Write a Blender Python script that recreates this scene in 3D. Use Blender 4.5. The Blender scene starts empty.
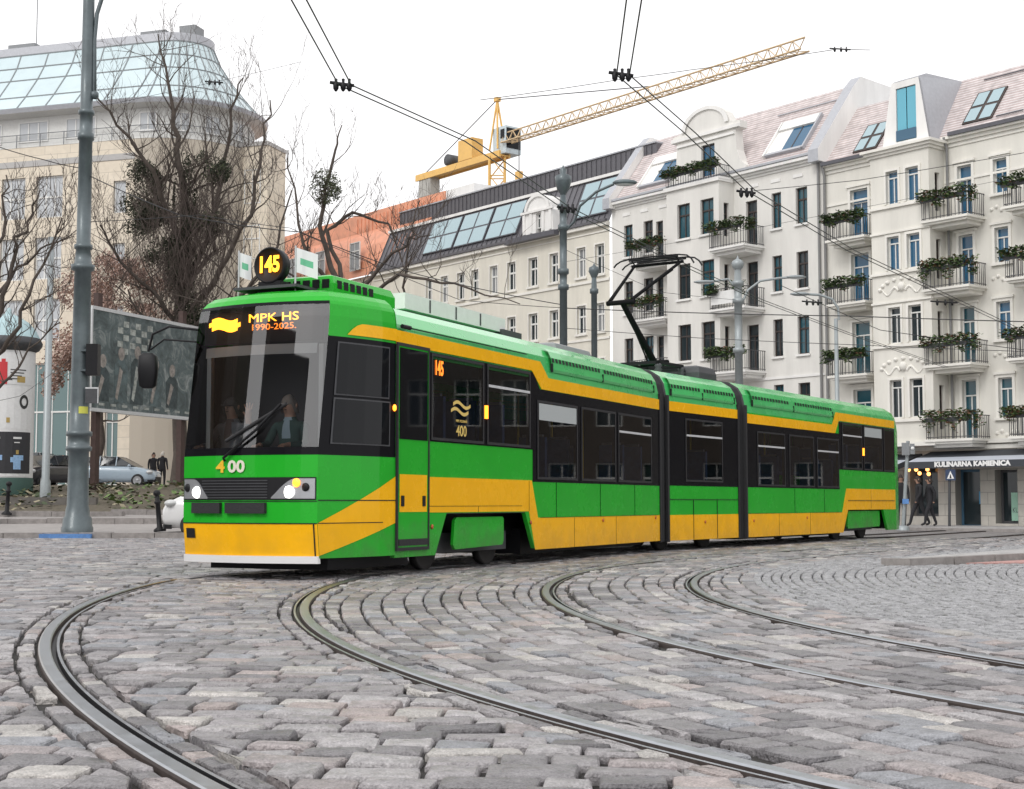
import bpy, math, random
import numpy as np
from mathutils import Vector, Matrix
rnd = random.Random(7)
SC = bpy.context.scene
COL = SC.collection
R = math.radians

# ------------------------------------------------------------------ camera, light, air
CAM_H, F_PX, V0 = 0.88, 1450.0, 503.0
PITCH = math.atan((V0 - 394.5) / F_PX)
cam = bpy.data.cameras.new('camera'); cam_o = bpy.data.objects.new('camera', cam); COL.objects.link(cam_o)
cam.sensor_fit = 'HORIZONTAL'; cam.sensor_width = 36.0; cam.lens = 36.0 * F_PX / 1024.0
cam.clip_start = 0.1; cam.clip_end = 3000
cam_o.location = (0, 0, CAM_H); cam_o.rotation_euler = (math.pi / 2 + PITCH, 0, 0)
SC.camera = cam_o
SC.view_settings.view_transform = 'Standard'; SC.view_settings.look = 'None'
SC.view_settings.exposure = 0.14; SC.view_settings.gamma = 1
SC.cycles.max_bounces = 6; SC.cycles.transparent_max_bounces = 8
SUN_EL, SUN_ROT = R(42), R(215)
w = bpy.data.worlds.new('World'); SC.world = w; w.use_nodes = True
nt = w.node_tree; nt.nodes.clear()
out = nt.nodes.new('ShaderNodeOutputWorld'); bg = nt.nodes.new('ShaderNodeBackground')
sky = nt.nodes.new('ShaderNodeTexSky'); sky.sky_type = 'NISHITA'; sky.sun_disc = False
sky.sun_elevation = SUN_EL; sky.sun_rotation = SUN_ROT; sky.dust_density = 4.0; sky.air_density = 1.0
hs = nt.nodes.new('ShaderNodeHueSaturation'); hs.inputs['Saturation'].default_value = 0.06
mx = nt.nodes.new('ShaderNodeMix'); mx.data_type = 'RGBA'; mx.inputs[0].default_value = 0.72
mx.inputs[7].default_value = (12.6, 12.5, 12.6, 1)          # the even overcast layer
nt.links.new(sky.outputs[0], hs.inputs['Color']); nt.links.new(hs.outputs[0], mx.inputs[6])
nt.links.new(mx.outputs[2], bg.inputs[0]); nt.links.new(bg.outputs[0], out.inputs[0])
bg.inputs[1].default_value = 0.115
sun = bpy.data.lights.new('sun', 'SUN'); sun.energy = 0.9; sun.angle = R(18); sun.color = (1, .97, .93)
sun_o = bpy.data.objects.new('sun', sun); COL.objects.link(sun_o)
_sd = Vector((math.sin(SUN_ROT) * math.cos(SUN_EL), math.cos(SUN_ROT) * math.cos(SUN_EL), math.sin(SUN_EL)))
sun_o.rotation_euler = _sd.to_track_quat('Z', 'Y').to_euler()

# ------------------------------------------------------------------ materials
MATS = {}
def mat(name, col=(.5, .5, .5), rough=.6, metal=0, noise=0, nscale=8, bump=0, bscale=40, coat=0, spec=.5, emit=None, estr=0,
        trans=0, attr=None, fine=0, stretch=None, dirt=0):
    if name in MATS: return MATS[name]
    m = bpy.data.materials.new(name); m.use_nodes = True
    n = m.node_tree.nodes; L = m.node_tree.links; b = n['Principled BSDF']
    b.inputs['Base Color'].default_value = (*col, 1); b.inputs['Roughness'].default_value = rough
    b.inputs['Metallic'].default_value = metal; b.inputs['Specular IOR Level'].default_value = spec
    if coat: b.inputs['Coat Weight'].default_value = coat; b.inputs['Coat Roughness'].default_value = .06
    if emit: b.inputs['Emission Color'].default_value = (*emit, 1); b.inputs['Emission Strength'].default_value = estr
    tc = n.new('ShaderNodeTexCoord'); src = tc.outputs['Object']
    if stretch:
        mp = n.new('ShaderNodeMapping'); mp.inputs['Scale'].default_value = stretch
        L.new(src, mp.inputs[0]); src = mp.outputs[0]
    cur = None
    if attr:
        a = n.new('ShaderNodeAttribute'); a.attribute_name = attr; cur = a.outputs['Color']
    if noise:
        t = n.new('ShaderNodeTexNoise'); t.inputs['Scale'].default_value = nscale; t.inputs['Detail'].default_value = 6
        t.inputs['Roughness'].default_value = .65
        L.new(src, t.inputs['Vector'])
        mr = n.new('ShaderNodeMapRange'); mr.inputs[1].default_value = .25; mr.inputs[2].default_value = .75
        mr.inputs[3].default_value = 1 - noise; mr.inputs[4].default_value = 1 + noise
        L.new(t.outputs[0], mr.inputs[0])
        mm = n.new('ShaderNodeVectorMath'); mm.operation = 'SCALE'
        if cur: L.new(cur, mm.inputs[0])
        else: mm.inputs[0].default_value = col
        L.new(mr.outputs[0], mm.inputs['Scale']); cur = mm.outputs[0]
        mr2 = n.new('ShaderNodeMapRange'); mr2.inputs[3].default_value = max(0, rough - .12); mr2.inputs[4].default_value = min(1, rough + .12)
        L.new(t.outputs[0], mr2.inputs[0]); L.new(mr2.outputs[0], b.inputs['Roughness'])
    if dirt:      # road splash: blotchy brown film on the lowest half metre, in its own ragged shape
        sp = n.new('ShaderNodeSeparateXYZ'); L.new(tc.outputs['Object'], sp.inputs[0])
        dn = n.new('ShaderNodeTexNoise'); dn.inputs['Scale'].default_value = 3.5; dn.inputs['Detail'].default_value = 7; L.new(tc.outputs['Object'], dn.inputs['Vector'])
        a1 = n.new('ShaderNodeMapRange'); a1.inputs[1].default_value = .85; a1.inputs[2].default_value = .15; a1.inputs[3].default_value = -.35; a1.inputs[4].default_value = .30; L.new(sp.outputs[2], a1.inputs[0])
        a2 = n.new('ShaderNodeMath'); a2.operation = 'ADD'; L.new(a1.outputs[0], a2.inputs[0]); L.new(dn.outputs[0], a2.inputs[1])
        a3 = n.new('ShaderNodeMapRange'); a3.inputs[1].default_value = .38; a3.inputs[2].default_value = .95; a3.inputs[4].default_value = dirt; L.new(a2.outputs[0], a3.inputs[0])
        dm_ = n.new('ShaderNodeMix'); dm_.data_type = 'RGBA'; L.new(a3.outputs[0], dm_.inputs[0]); L.new(cur, dm_.inputs[6]); dm_.inputs[7].default_value = (.10, .085, .07, 1); cur = dm_.outputs[2]
    if cur: L.new(cur, b.inputs['Base Color'])
    if bump:
        t2 = n.new('ShaderNodeTexNoise'); t2.inputs['Scale'].default_value = bscale; t2.inputs['Detail'].default_value = 8
        L.new(src, t2.inputs['Vector'])
        bp = n.new('ShaderNodeBump'); bp.inputs['Strength'].default_value = bump; bp.inputs['Distance'].default_value = .02
        L.new(t2.outputs[0], bp.inputs['Height']); L.new(bp.outputs[0], b.inputs['Normal'])
    MATS[name] = m; return m

def glass_mat(name, tint, clear, rough=.02, ior=1.5):
    m = bpy.data.materials.new(name); m.use_nodes = True
    n = m.node_tree.nodes; L = m.node_tree.links; n.clear()
    o = n.new('ShaderNodeOutputMaterial'); tr = n.new('ShaderNodeBsdfTransparent'); tr.inputs[0].default_value = (*clear, 1)
    g = n.new('ShaderNodeBsdfGlossy'); g.inputs['Roughness'].default_value = rough; g.inputs[0].default_value = (1, 1, 1, 1)
    fr = n.new('ShaderNodeFresnel'); fr.inputs[0].default_value = ior
    mxs = n.new('ShaderNodeMixShader'); L.new(fr.outputs[0], mxs.inputs[0]); L.new(tr.outputs[0], mxs.inputs[1]); L.new(g.outputs[0], mxs.inputs[2])
    L.new(mxs.outputs[0], o.inputs[0]); MATS[name] = m; return m

def brick_mat(name, c1, c2, mortar, bw, bh, msize=.012, rough=.7, bump=.4, axis='side', noise=.15, rot=0, offset=.5):
    """courses laid in the object's own s/z (or x/y) directions"""
    m = bpy.data.materials.new(name); m.use_nodes = True
    n = m.node_tree.nodes; L = m.node_tree.links; b = n['Principled BSDF']; b.inputs['Roughness'].default_value = rough
    uv = n.new('ShaderNodeAttribute'); uv.attribute_name = 'lay'
    mp = n.new('ShaderNodeMapping'); mp.inputs['Rotation'].default_value = (0, 0, rot); L.new(uv.outputs['Vector'], mp.inputs[0])
    br = n.new('ShaderNodeTexBrick'); br.inputs['Scale'].default_value = 1; br.offset = offset
    br.inputs['Brick Width'].default_value = bw; br.inputs['Row Height'].default_value = bh
    br.inputs['Mortar Size'].default_value = msize; br.inputs['Mortar Smooth'].default_value = .3
    br.inputs['Color1'].default_value = (*c1, 1); br.inputs['Color2'].default_value = (*c2, 1); br.inputs['Mortar'].default_value = (*mortar, 1)
    L.new(mp.outputs[0], br.inputs['Vector'])
    t = n.new('ShaderNodeTexNoise'); t.inputs['Scale'].default_value = 3; t.inputs['Detail'].default_value = 6
    L.new(mp.outputs[0], t.inputs['Vector'])
    mr = n.new('ShaderNodeMapRange'); mr.inputs[1].default_value = .25; mr.inputs[2].default_value = .75
    mr.inputs[3].default_value = 1 - noise; mr.inputs[4].default_value = 1 + noise; L.new(t.outputs[0], mr.inputs[0])
    mm = n.new('ShaderNodeVectorMath'); mm.operation = 'SCALE'; L.new(br.outputs['Color'], mm.inputs[0]); L.new(mr.outputs[0], mm.inputs['Scale'])
    L.new(mm.outputs[0], b.inputs['Base Color'])
    bp = n.new('ShaderNodeBump'); bp.inputs['Strength'].default_value = bump; bp.inputs['Distance'].default_value = .02; bp.invert = True
    L.new(br.outputs['Fac'], bp.inputs['Height']); L.new(bp.outputs[0], b.inputs['Normal'])
    MATS[name] = m; return m
M = MATS

# ------------------------------------------------------------------ frames and mesh building
class Fr:
    """a ground frame: s runs along the heading (degrees from +Y towards +X), b runs to the left of it, z up"""
    def __init__(S, o, head, z=0):
        a = R(head); S.o = Vector((o[0], o[1], z)); S.d = Vector((math.sin(a), math.cos(a), 0)); S.b = Vector((-math.cos(a), math.sin(a), 0))
        S.head = head
    def p(S, s, b, z): return S.o + S.d * s + S.b * b + Vector((0, 0, z))
    def sub(S, s, b, turn=0, z=0):
        q = S.p(s, b, z); return Fr((q.x, q.y), S.head + turn, q.z)
W0 = Fr((0, 0), 90)

class MB:
    def __init__(S, *mats):
        S.v = []; S.f = []; S.m = []; S.sm = []; S.uv = []; S.mats = list(mats)
    def face(S, pts, m=0, smooth=False, uv=None):
        i = len(S.v); S.v += [tuple(p) for p in pts]; S.f.append(tuple(range(i, i + len(pts)))); S.m.append(m); S.sm.append(smooth)
        S.uv.append(uv)
    def grid(S, rows, m=0, closed=False, smooth=True, flip=False):
        """rows: lists of points of equal length, joined by quads"""
        i = len(S.v); n = len(rows[0])
        for r_ in rows: S.v += [tuple(p) for p in r_]
        for a in range(len(rows) - 1):
            for b in range(n if closed else n - 1):
                c = (b + 1) % n
                q = (i + a * n + b, i + a * n + c, i + (a + 1) * n + c, i + (a + 1) * n + b)
                if flip: q = q[::-1]
                S.f.append(q); S.m.append(m(a, b) if callable(m) else m); S.sm.append(smooth); S.uv.append(None)
    def box(S, fr, s0, s1, b0, b1, z0, z1, m=0):
        P = fr.p
        a = [P(s0, b0, z0), P(s1, b0, z0), P(s1, b1, z0), P(s0, b1, z0), P(s0, b0, z1), P(s1, b0, z1), P(s1, b1, z1), P(s0, b1, z1)]
        i = len(S.v); S.v += [tuple(p) for p in a]
        L = [(0, 3, 2, 1), (4, 5, 6, 7), (0, 1, 5, 4), (1, 2, 6, 5), (2, 3, 7, 6), (3, 0, 4, 7)]
        uvs = [None, [(s0, b0), (s1, b0), (s1, b1), (s0, b1)], [(s0, z0), (s1, z0), (s1, z1), (s0, z1)], [(b0, z0), (b1, z0), (b1, z1), (b0, z1)],
               [(s1, z0), (s0, z0), (s0, z1), (s1, z1)], [(b1, z0), (b0, z0), (b0, z1), (b1, z1)]]
        for q, u in zip(L, uvs): S.f.append(tuple(i + k for k in q)); S.m.append(m); S.sm.append(False); S.uv.append(u)
    def poly(S, fr, pts, b0, b1, m=0, side=None):
        """polygon in the s/z plane, front at b0, extruded to b1"""
        ar = sum(pts[k][0] * pts[(k + 1) % len(pts)][1] - pts[(k + 1) % len(pts)][0] * pts[k][1] for k in range(len(pts)))
        if ar < 0: pts = pts[::-1]
        side = m if side is None else side
        S.face([fr.p(s, b0, z) for s, z in pts], m, uv=list(pts)); n = len(pts)
        S.face([fr.p(s, b1, z) for s, z in pts[::-1]], side)
        for k in range(n):
            (s0, z0), (s1, z1) = pts[k], pts[(k + 1) % n]
            S.face([fr.p(s1, b0, z1), fr.p(s0, b0, z0), fr.p(s0, b1, z0), fr.p(s1, b1, z1)], side)
    def plan(S, fr, pts, z0, z1, m=0, side=None, bottom=False):
        """polygon in the s/b plane extruded up"""
        ar = sum(pts[k][0] * pts[(k + 1) % len(pts)][1] - pts[(k + 1) % len(pts)][0] * pts[k][1] for k in range(len(pts)))
        if ar < 0: pts = pts[::-1]
        side = m if side is None else side
        S.face([fr.p(s, b, z1) for s, b in pts], m, uv=list(pts)); n = len(pts)
        if bottom: S.face([fr.p(s, b, z0) for s, b in pts[::-1]], side)
        acc = 0
        for k in range(n):
            (s0, b0), (s1, b1) = pts[k], pts[(k + 1) % n]; l = math.hypot(s1 - s0, b1 - b0)
            S.face([fr.p(s0, b0, z0), fr.p(s1, b1, z0), fr.p(s1, b1, z1), fr.p(s0, b0, z1)], side, uv=[(acc, z0), (acc + l, z0), (acc + l, z1), (acc, z1)]); acc += l
    def tube(S, pts, r, n=6, m=0, caps=True, smooth=True):
        pts = [Vector(p) for p in pts]; rs = r if isinstance(r, (list, tuple)) else [r] * len(pts)
        rows = []; up = None
        for k, p in enumerate(pts):
            t = (pts[min(k + 1, len(pts) - 1)] - pts[max(k - 1, 0)])
            if t.length < 1e-9: t = Vector((0, 0, 1))
            t.normalize()
            if up is None: up = t.orthogonal().normalized()
            up = (up - t * up.dot(t));
            if up.length < 1e-6: up = t.orthogonal()
            up.normalize(); q = t.cross(up)
            rows.append([p + (up * math.cos(2 * math.pi * j / n) + q * math.sin(2 * math.pi * j / n)) * rs[k] for j in range(n)])
        S.grid(rows, m, closed=True, smooth=smooth)
        if caps:
            S.face(rows[0][::-1], m); S.face(rows[-1], m)
    def lathe(S, c, prof, n=20, m=0, smooth=True, axis=None, arc=(0, 2 * math.pi)):
        """prof: (radius, height) pairs about a vertical (or given) axis through c"""
        c = Vector(c); ax = Vector(axis or (0, 0, 1)).normalized(); u = ax.orthogonal().normalized() if axis else Vector((1, 0, 0)); q = ax.cross(u)
        rows = [[c + ax * h + (u * math.cos(a) + q * math.sin(a)) * max(r_, 1e-4) for a in [arc[0] + (arc[1] - arc[0]) * j / n for j in range(n)]] for r_, h in prof]
        S.grid(rows, m, closed=True, smooth=smooth)
    def ball(S, c, r, m=0, n=10, sc=(1, 1, 1)):
        c = Vector(c); rows = []
        for i in range(n // 2 + 1):
            a = math.pi * i / (n // 2) - math.pi / 2
            rows.append([c + Vector((math.cos(a) * math.cos(2 * math.pi * j / n) * r * sc[0], math.cos(a) * math.sin(2 * math.pi * j / n) * r * sc[1], math.sin(a) * r * sc[2])) for j in range(n)])
        S.grid(rows, m, closed=True)
    def build(S, name, parent=None, mats=None):
        me = bpy.data.meshes.new(name)
        off = root_loc(parent) if parent else Vector((0, 0, 0))
        vs = [(x - off.x, y - off.y, z - off.z) for x, y, z in S.v]
        me.from_pydata(vs, [], S.f)
        for m_ in (mats or S.mats): me.materials.append(m_)
        me.polygons.foreach_set('material_index', S.m); me.polygons.foreach_set('use_smooth', S.sm)
        if any(u is not None for u in S.uv):
            at = me.attributes.new('lay', 'FLOAT_VECTOR', 'CORNER'); d = []
            for f_, u in zip(S.f, S.uv):
                if u is None: d += [0, 0, 0] * len(f_)
                else:
                    for q in u: d += [q[0], q[1], 0]
            at.data.foreach_set('vector', d)
        me.update()
        o = bpy.data.objects.new(name, me); COL.objects.link(o)
        if parent: o.parent = parent
        return o

def root_loc(o):
    while o.parent: o = o.parent
    return Vector(o.location)
def thing(name, label, cat, loc=(0, 0, 0), group=None):
    o = bpy.data.objects.new(name, None); COL.objects.link(o); o.location = loc; o.empty_display_size = .3
    return tag(o, label, cat, group)
def tag(o, label=None, cat=None, group=None, kind=None):
    if label: o['label'] = label
    if cat: o['category'] = cat
    if group: o['group'] = group
    if kind: o['kind'] = kind
    return o
def text_mesh(name, body, size, origin, right, up, m, parent, depth=.004, align='CENTER', bold=0, sx=1.0, shear=0):
    """letters as a thin mesh, standing at origin and running along right"""
    cu = bpy.data.curves.new(name, 'FONT'); cu.body = body; cu.size = size; cu.extrude = depth / 2; cu.align_x = align; cu.align_y = 'CENTER'
    cu.offset = bold; cu.resolution_u = 3; cu.shear = shear
    t = bpy.data.objects.new(name, cu); COL.objects.link(t)
    dg = bpy.context.evaluated_depsgraph_get(); me = bpy.data.meshes.new_from_object(t.evaluated_get(dg))
    bpy.data.objects.remove(t); bpy.data.curves.remove(cu)
    right = Vector(right).normalized(); up = Vector(up).normalized(); nn = right.cross(up); o0 = Vector(origin) - root_loc(parent)
    for v in me.vertices: v.co = o0 + right * v.co.x * sx + up * v.co.y + nn * v.co.z
    me.materials.clear(); me.materials.append(m)
    for p_ in me.polygons: p_.material_index = 0
    o = bpy.data.objects.new(name, me); COL.objects.link(o); o.parent = parent
    return o
def ray(u, v):
    x = (u - 512) / F_PX; z = -(v - 394.5) / F_PX; c, s = math.cos(PITCH), math.sin(PITCH)
    return Vector((x, c - s * z, s + c * z))
def at(u, v, y):
    """the point at distance y ahead that the photograph shows at pixel u, v"""
    r_ = ray(u, v); return Vector((0, 0, CAM_H)) + r_ * (y / r_.y)

def wall(mb, fr, s0, s1, z0, z1, b, holes, m=0, depth=.22, rm=None):
    """a wall face with real openings and reveals; holes are (s0, s1, z0, z1)"""
    rm = m if rm is None else rm
    ss = sorted({s0, s1, *[h[0] for h in holes], *[h[1] for h in holes]}); zs = sorted({z0, z1, *[h[2] for h in holes], *[h[3] for h in holes]})
    ss = [s for s in ss if s0 <= s <= s1]; zs = [z for z in zs if z0 <= z <= z1]
    for a, b_ in zip(ss, ss[1:]):
        for c, d in zip(zs, zs[1:]):
            sm, zm = (a + b_) / 2, (c + d) / 2
            if any(h[0] < sm < h[1] and h[2] < zm < h[3] for h in holes): continue
            q = [(a, c), (b_, c), (b_, d), (a, d)]
            mb.face([fr.p(s, b, z) for s, z in q], m, uv=q)
    for h in holes:
        a, b_, c, d = h; B1 = b + depth
        mb.face([fr.p(a, b, c), fr.p(a, b, d), fr.p(a, B1, d), fr.p(a, B1, c)], rm); mb.face([fr.p(b_, b, d), fr.p(b_, b, c), fr.p(b_, B1, c), fr.p(b_, B1, d)], rm)
        mb.face([fr.p(a, b, d), fr.p(b_, b, d), fr.p(b_, B1, d), fr.p(a, B1, d)], rm); mb.face([fr.p(b_, b, c), fr.p(a, b, c), fr.p(a, B1, c), fr.p(b_, B1, c)], rm)

# colours
mat('green', (.018, .41, .024), .26, coat=.15, noise=.07, nscale=2, spec=.2, dirt=.55)
mat('yellow', (.95, .485, .006), .27, coat=.10, noise=.08, nscale=2.5, spec=.2, dirt=.22)
mat('roof_green', (.055, .50, .13), .28, coat=.6, noise=.12, nscale=1.6)  # body green made paler: the sky's reflection on the roof is in the colour
mat('black', (.012, .012, .014), .5, spec=.25)
mat('tram_black', (.008, .008, .010), .2, spec=.09)
mat('rubber', (.02, .02, .022), .75, bump=.3)
mat('dark_grey', (.06, .062, .068), .55, noise=.2)
mat('mid_grey', (.22, .23, .24), .5, noise=.15)
mat('light_grey', (.55, .56, .57), .5, noise=.1)
mat('white', (.78, .78, .77), .5, noise=.06)
mat('dark_glass', (.006, .007, .009), .03, spec=.2, bump=.012, bscale=1.6)
mat('white_paint', (.8, .8, .8), .35, coat=.5)
mat('steel', (.43, .45, .48), .33, metal=1, noise=.10, nscale=9)
mat('rust_steel', (.07, .055, .05), .6, metal=.3, noise=.4, nscale=20)
mat('led', (.1, .05, 0), .5, emit=(1, .36, .02), estr=4.0)
mat('led_dim', (.1, .03, 0), .5, emit=(1, .22, .02), estr=2.0)
mat('lamp_white', (.9, .9, .9), .2, emit=(1, .97, .9), estr=3)
mat('lamp_amber', (.9, .35, .05), .2, emit=(1, .24, .015), estr=3.5); mat('soot', (.012, .012, .013), .85, spec=.08)
mat('gold', (.75, .55, .16), .4)
mat('chrome', (.6, .62, .64), .15, metal=1)
glass_mat('side_glass', None, (.46, .48, .50), ior=1.42); glass_mat('far_glass', None, (.24, .25, .27), ior=1.42)
glass_mat('windscreen_glass', None, (.90, .91, .92), ior=2.0)
mat('interior', (.075, .075, .08), .8); mat('wheel_dark', (.022, .020, .019), .7, noise=.3)
mat('visor', (.42, .45, .45), .7)
# ------------------------------------------------------------------ TRAM
T1 = Fr((-1.416, 17.6), 25.2); T2 = Fr((2.854, 26.6), 33); T3 = Fr((4.735, 29.36), 32.6)
tram = thing('tram', 'long green and yellow articulated tram numbered 400 with pantograph raised', 'tram', (-2.5, 18.1, 0))
WID = 2.42
OFF = [(.20, 0), (.75, 0), (2.72, 0), (2.90, .03), (3.08, .07), (3.22, .16), (3.34, .36), (3.41, .70), (3.44, 1.21)]
def off(z):
    for (z0, o0), (z1, o1) in zip(OFF, OFF[1:]):
        if z <= z1: return o0 + (o1 - o0) * max(0, (z - z0)) / (z1 - z0)
    return 1.21
def ring(z0=.75, bump=0):
    zs = [z for z, o in OFF if z >= z0]
    half = [(off(z), z) for z in zs]
    return half + [(WID - a, z) for a, z in half[-2::-1]]
def far(fr, s1): q = fr.p(s1, WID, 0); return Fr((q.x, q.y), fr.head + 180)
def mirror(hs, s1): return [(s1 - b, s1 - a, c, d) for a, b, c, d in hs]
def shell(fr, s0, s1, name, holes=()):
    """body above the skirts, from s0 to s1"""
    mb = MB(M['green'], M['roof_green'], M['interior'])
    n = 10; ss = [s0 + (s1 - s0) * k / n for k in range(n + 1)]
    rg = ring()
    nn = len(rg)
    rows = [[fr.p(s, b, z) for b, z in rg] for s in ss]
    mb.grid([r_[1:-1] for r_ in rows], 1, smooth=False, flip=True)
    hs_ = [(a, b, c, min(d, 2.715)) for a, b, c, d in holes]
    wall(mb, fr, s0, s1, .75, 2.72, 0, hs_, 0, .05, 2); wall(mb, far(fr, s1), 0, s1 - s0, .75, 2.72, 0, mirror(hs_, s1), 0, .05, 2)
    for s, fl in ((s0, 1), (s1, 0)):
        f = [fr.p(s, b, z) for b, z in rg]; mb.face(f if fl else f[::-1], 2)
    mb.box(fr, s0 + .01, s1 - .01, .01, WID - .01, .74, .80, 2)
    return mb
def skirts(mb, fr, polys):
    for pl in polys:
        mb.poly(fr, pl, 0, .06, 0); mb.poly(fr, pl, WID - .06, WID, 0)
def paint(mb, fr, pts, m, b=-.004): mb.poly(fr, pts, b, b + .004, m); mb.poly(fr, pts, WID, WID + .004, m)
def paint_k(mb, fr, s0, s1, z0, z1, holes, m, s_end):
    wall(mb, fr, s0, s1, z0, z1, -.004, holes, m, .004); wall(mb, far(fr, s_end), s_end - s1, s_end - s0, z0, z1, -.004, mirror(holes, s_end), m, .004)
def rect(s0, s1, z0, z1): return [(s0, z0), (s1, z0), (s1, z1), (s0, z1)]

def tram_window(fr, s0, s1, z0, z1, top_vent=False, blind=False, far_side=False):
    """glued glass pane with rubber frame; the frame carries pane and vent bar"""
    f = MB(M['rubber'])
    t = .035
    for a, b_, c, d in ((s0, s1, z0, z0 + t), (s0, s1, z1 - t, z1), (s0, s0 + t, z0 + t, z1 - t), (s1 - t, s1, z0 + t, z1 - t)):
        f.box(fr, a, b_, -.018, -.008, c, d)
    fo = f.build('window', tram)
    g = MB(M['far_glass' if far_side else 'side_glass']); q_ = rect(s0 + t, s1 - t, z0 + t, z1 - t); g.face([fr.p(s, -.012, z) for s, z in q_]); g.build('pane', fo)
    if top_vent:
        v = MB(M['light_grey']); zz = z1 - (z1 - z0) * .27; v.box(fr, s0 + t, s1 - t, -.024, -.014, zz - .018, zz + .018); v.build('vent_bar', fo)
    if blind:
        v = MB(M['visor']); v.box(fr, s0 + t + .02, s1 - t - .02, -.018, -.014, z1 - (z1 - z0) * .25, z1 - t - .01); v.build('blind', fo)
    return fo

# --- front section
def windows_of(fr, wl, s_end):
    for a, b_, c, d, v, bl in wl:
        tram_window(fr, a, b_, c, d, v, bl)
        tram_window(far(fr, s_end), s_end - b_, s_end - a, c, d, v, False, True)
def holes_of(wl): return [(a + .02, b_ - .02, c + .02, d - .02) for a, b_, c, d, v, bl in wl]
def interior(fr, s0, s1, seats, poles):
    cb = MB(M['light_grey']); cb.box(fr, s0 + .05, s1 - .05, .12, WID - .12, 2.82, 2.86); cb.build('ceiling', tram)
    for s, b, z in seats:
        st = MB(M['seat_cloth'], M['mid_grey']); st.box(fr, s, s + .44, b, b + .44, z + .38, z + .45); st.box(fr, s + .40, s + .47, b, b + .44, z + .452, z + 1.08); st.box(fr, s + .06, s + .4, b + .15, b + .28, z, z + .379, 1); st.box(fr, s + .41, s + .46, b + .05, b + .39, z + 1.082, z + 1.12, 1); st.build('seat', tram)
    for s, b in poles:
        st = MB(M['pole_yellow']); st.tube([fr.p(s, b, .8), fr.p(s, b, 2.82)], .02, 8); st.build('grab_pole', tram)
mat('seat_cloth', (.05, .09, .20), .8, noise=.3, nscale=10); mat('pole_yellow', (.75, .5, .05), .4)
WL1 = ((.89, 2.40, 1.68, 2.79, 0, 0), (2.50, 3.93, 1.68, 2.79, 1, 0), (4.18, 5.72, 1.23, 2.40, 0, 1), (5.88, 7.38, 1.23, 2.40, 0, 0), (7.50, 9.15, 1.23, 2.40, 1, 0))
WL2 = ((.72, 2.36, 1.28, 2.47, 1, 0),)
WL3 = ((.56, 2.06, 1.23, 2.36, 1, 0), (2.3, 3.76, 1.23, 2.36, 0, 0), (3.95, 5.36, 1.23, 2.36, 1, 0), (5.6, 6.98, 1.68, 2.77, 1, 0), (7.12, 8.5, 1.68, 2.77, 0, 1), (8.62, 9.45, 1.68, 2.77, 0, 0))
H1, H2, H3 = holes_of(WL1), holes_of(WL2), holes_of(WL3)
mb = shell(T1, 0.0, 9.62, 'front', H1)
skirts(mb, T1, [[(0, .22), (1.03, .22), (1.34, .75), (0, .75)], [(3.77, .75), (4.10, .22), (9.62, .2), (9.62, .75)]])
mb.mats += [M['yellow'], M['tram_black']]
Y, K = 3, 4
paint(mb, T1, rect(.83, 3.9, .76, 1.21), Y)
paint(mb, T1, [(3.9, .76), (4.12, .2), (4.22, .2), (9.6, .2), (9.6, .665), (4.22, .665), (4.0, 1.21), (3.9, 1.21)], Y)
paint_k(mb, T1, .83, 4.03, 1.66, 2.80, H1[:2], K, 9.62)
paint_k(mb, T1, 4.03, 9.60, 1.19, 2.565, H1[2:], K, 9.62)
paint(mb, T1, [(4.03, 2.565), (4.3, 2.565), (4.06, 2.8), (4.03, 2.8)], K)
paint(mb, T1, [(0, 2.82), (4.0, 2.82), (4.35, 2.57), (9.6, 2.57), (9.6, 2.755), (4.6, 2.755), (4.3, 2.98), (0, 2.99)], Y, b=-.008)
front = mb.build('front_body', tram)
windows_of(T1, WL1, 9.62)
interior(T1, 0, 9.62, [(s, b, z) for s, z in ((1.1, 1.2), (2.0, 1.2), (2.9, 1.2), (4.4, .8), (5.3, .8), (7.7, .8), (8.6, .8)) for b in (.14, 1.30, 1.78)], [(1.9, .75), (3.9, .7), (6.1, .6), (7.4, .6), (6.1, 1.8), (7.4, 1.8)])
fl_ = MB(M['interior']); fl_.box(T1, .02, 4.0, .06, WID - .06, .802, 1.2); fl_.build('raised_floor', tram)
# --- cab: horizontal outlines stacked up the height
L_CAB, W_C, BOW = 1.30, .27, .17
NF = 10
OFFC = [(.2, 0), (3.0, 0), (3.18, .015), (3.28, .06), (3.36, .16), (3.42, .42), (3.45, .78), (3.465, 1.21)]
def offc(z):
    for (z0, o0), (z1, o1) in zip(OFFC, OFFC[1:]):
        if z <= z1: return o0 + (o1 - o0) * max(0, (z - z0)) / (z1 - z0)
    return 1.21
def cab_s(wv, z, extra=0):
    t = (wv - WID / 2) / (WID / 2 - W_C)
    tilt = max(0, z - 1.43) * .14 + max(0, offc(z) - .02) * .8
    low = .05 * max(0, .64 - z) / .4
    return -L_CAB - BOW * (1 - t * t) + tilt + low - extra
def cab_row(z):
    o = offc(z); half = WID / 2
    k = max(0.02, (half - o) / half)
    c0 = half - (half - W_C) * k
    pts = []
    for i in range(4):
        t = i / 4.; q = o + (c0 - o) * (t ** 1.6)
        pts.append((t * (cab_s(W_C, z)), q))
    for i in range(NF + 1):
        tt = i / NF; wv = W_C + (WID - 2 * W_C) * tt
        pts.append((cab_s(wv, z), half + (wv - half) * k))
    for s, q in [p_ for p_ in pts[:4]][::-1]: pts.append((s, WID - q))
    return pts
ZL = [.25, .645, .90, 1.17, 1.43, 1.52, 2.40, 2.82, 3.06, 3.20, 3.24, 3.30, 3.36, 3.42, 3.45, 3.465]
rows = [cab_row(z) for z in ZL]
cab = MB(M['green'], M['yellow'], M['tram_black'], M['roof_green'], M['interior'])
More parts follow.
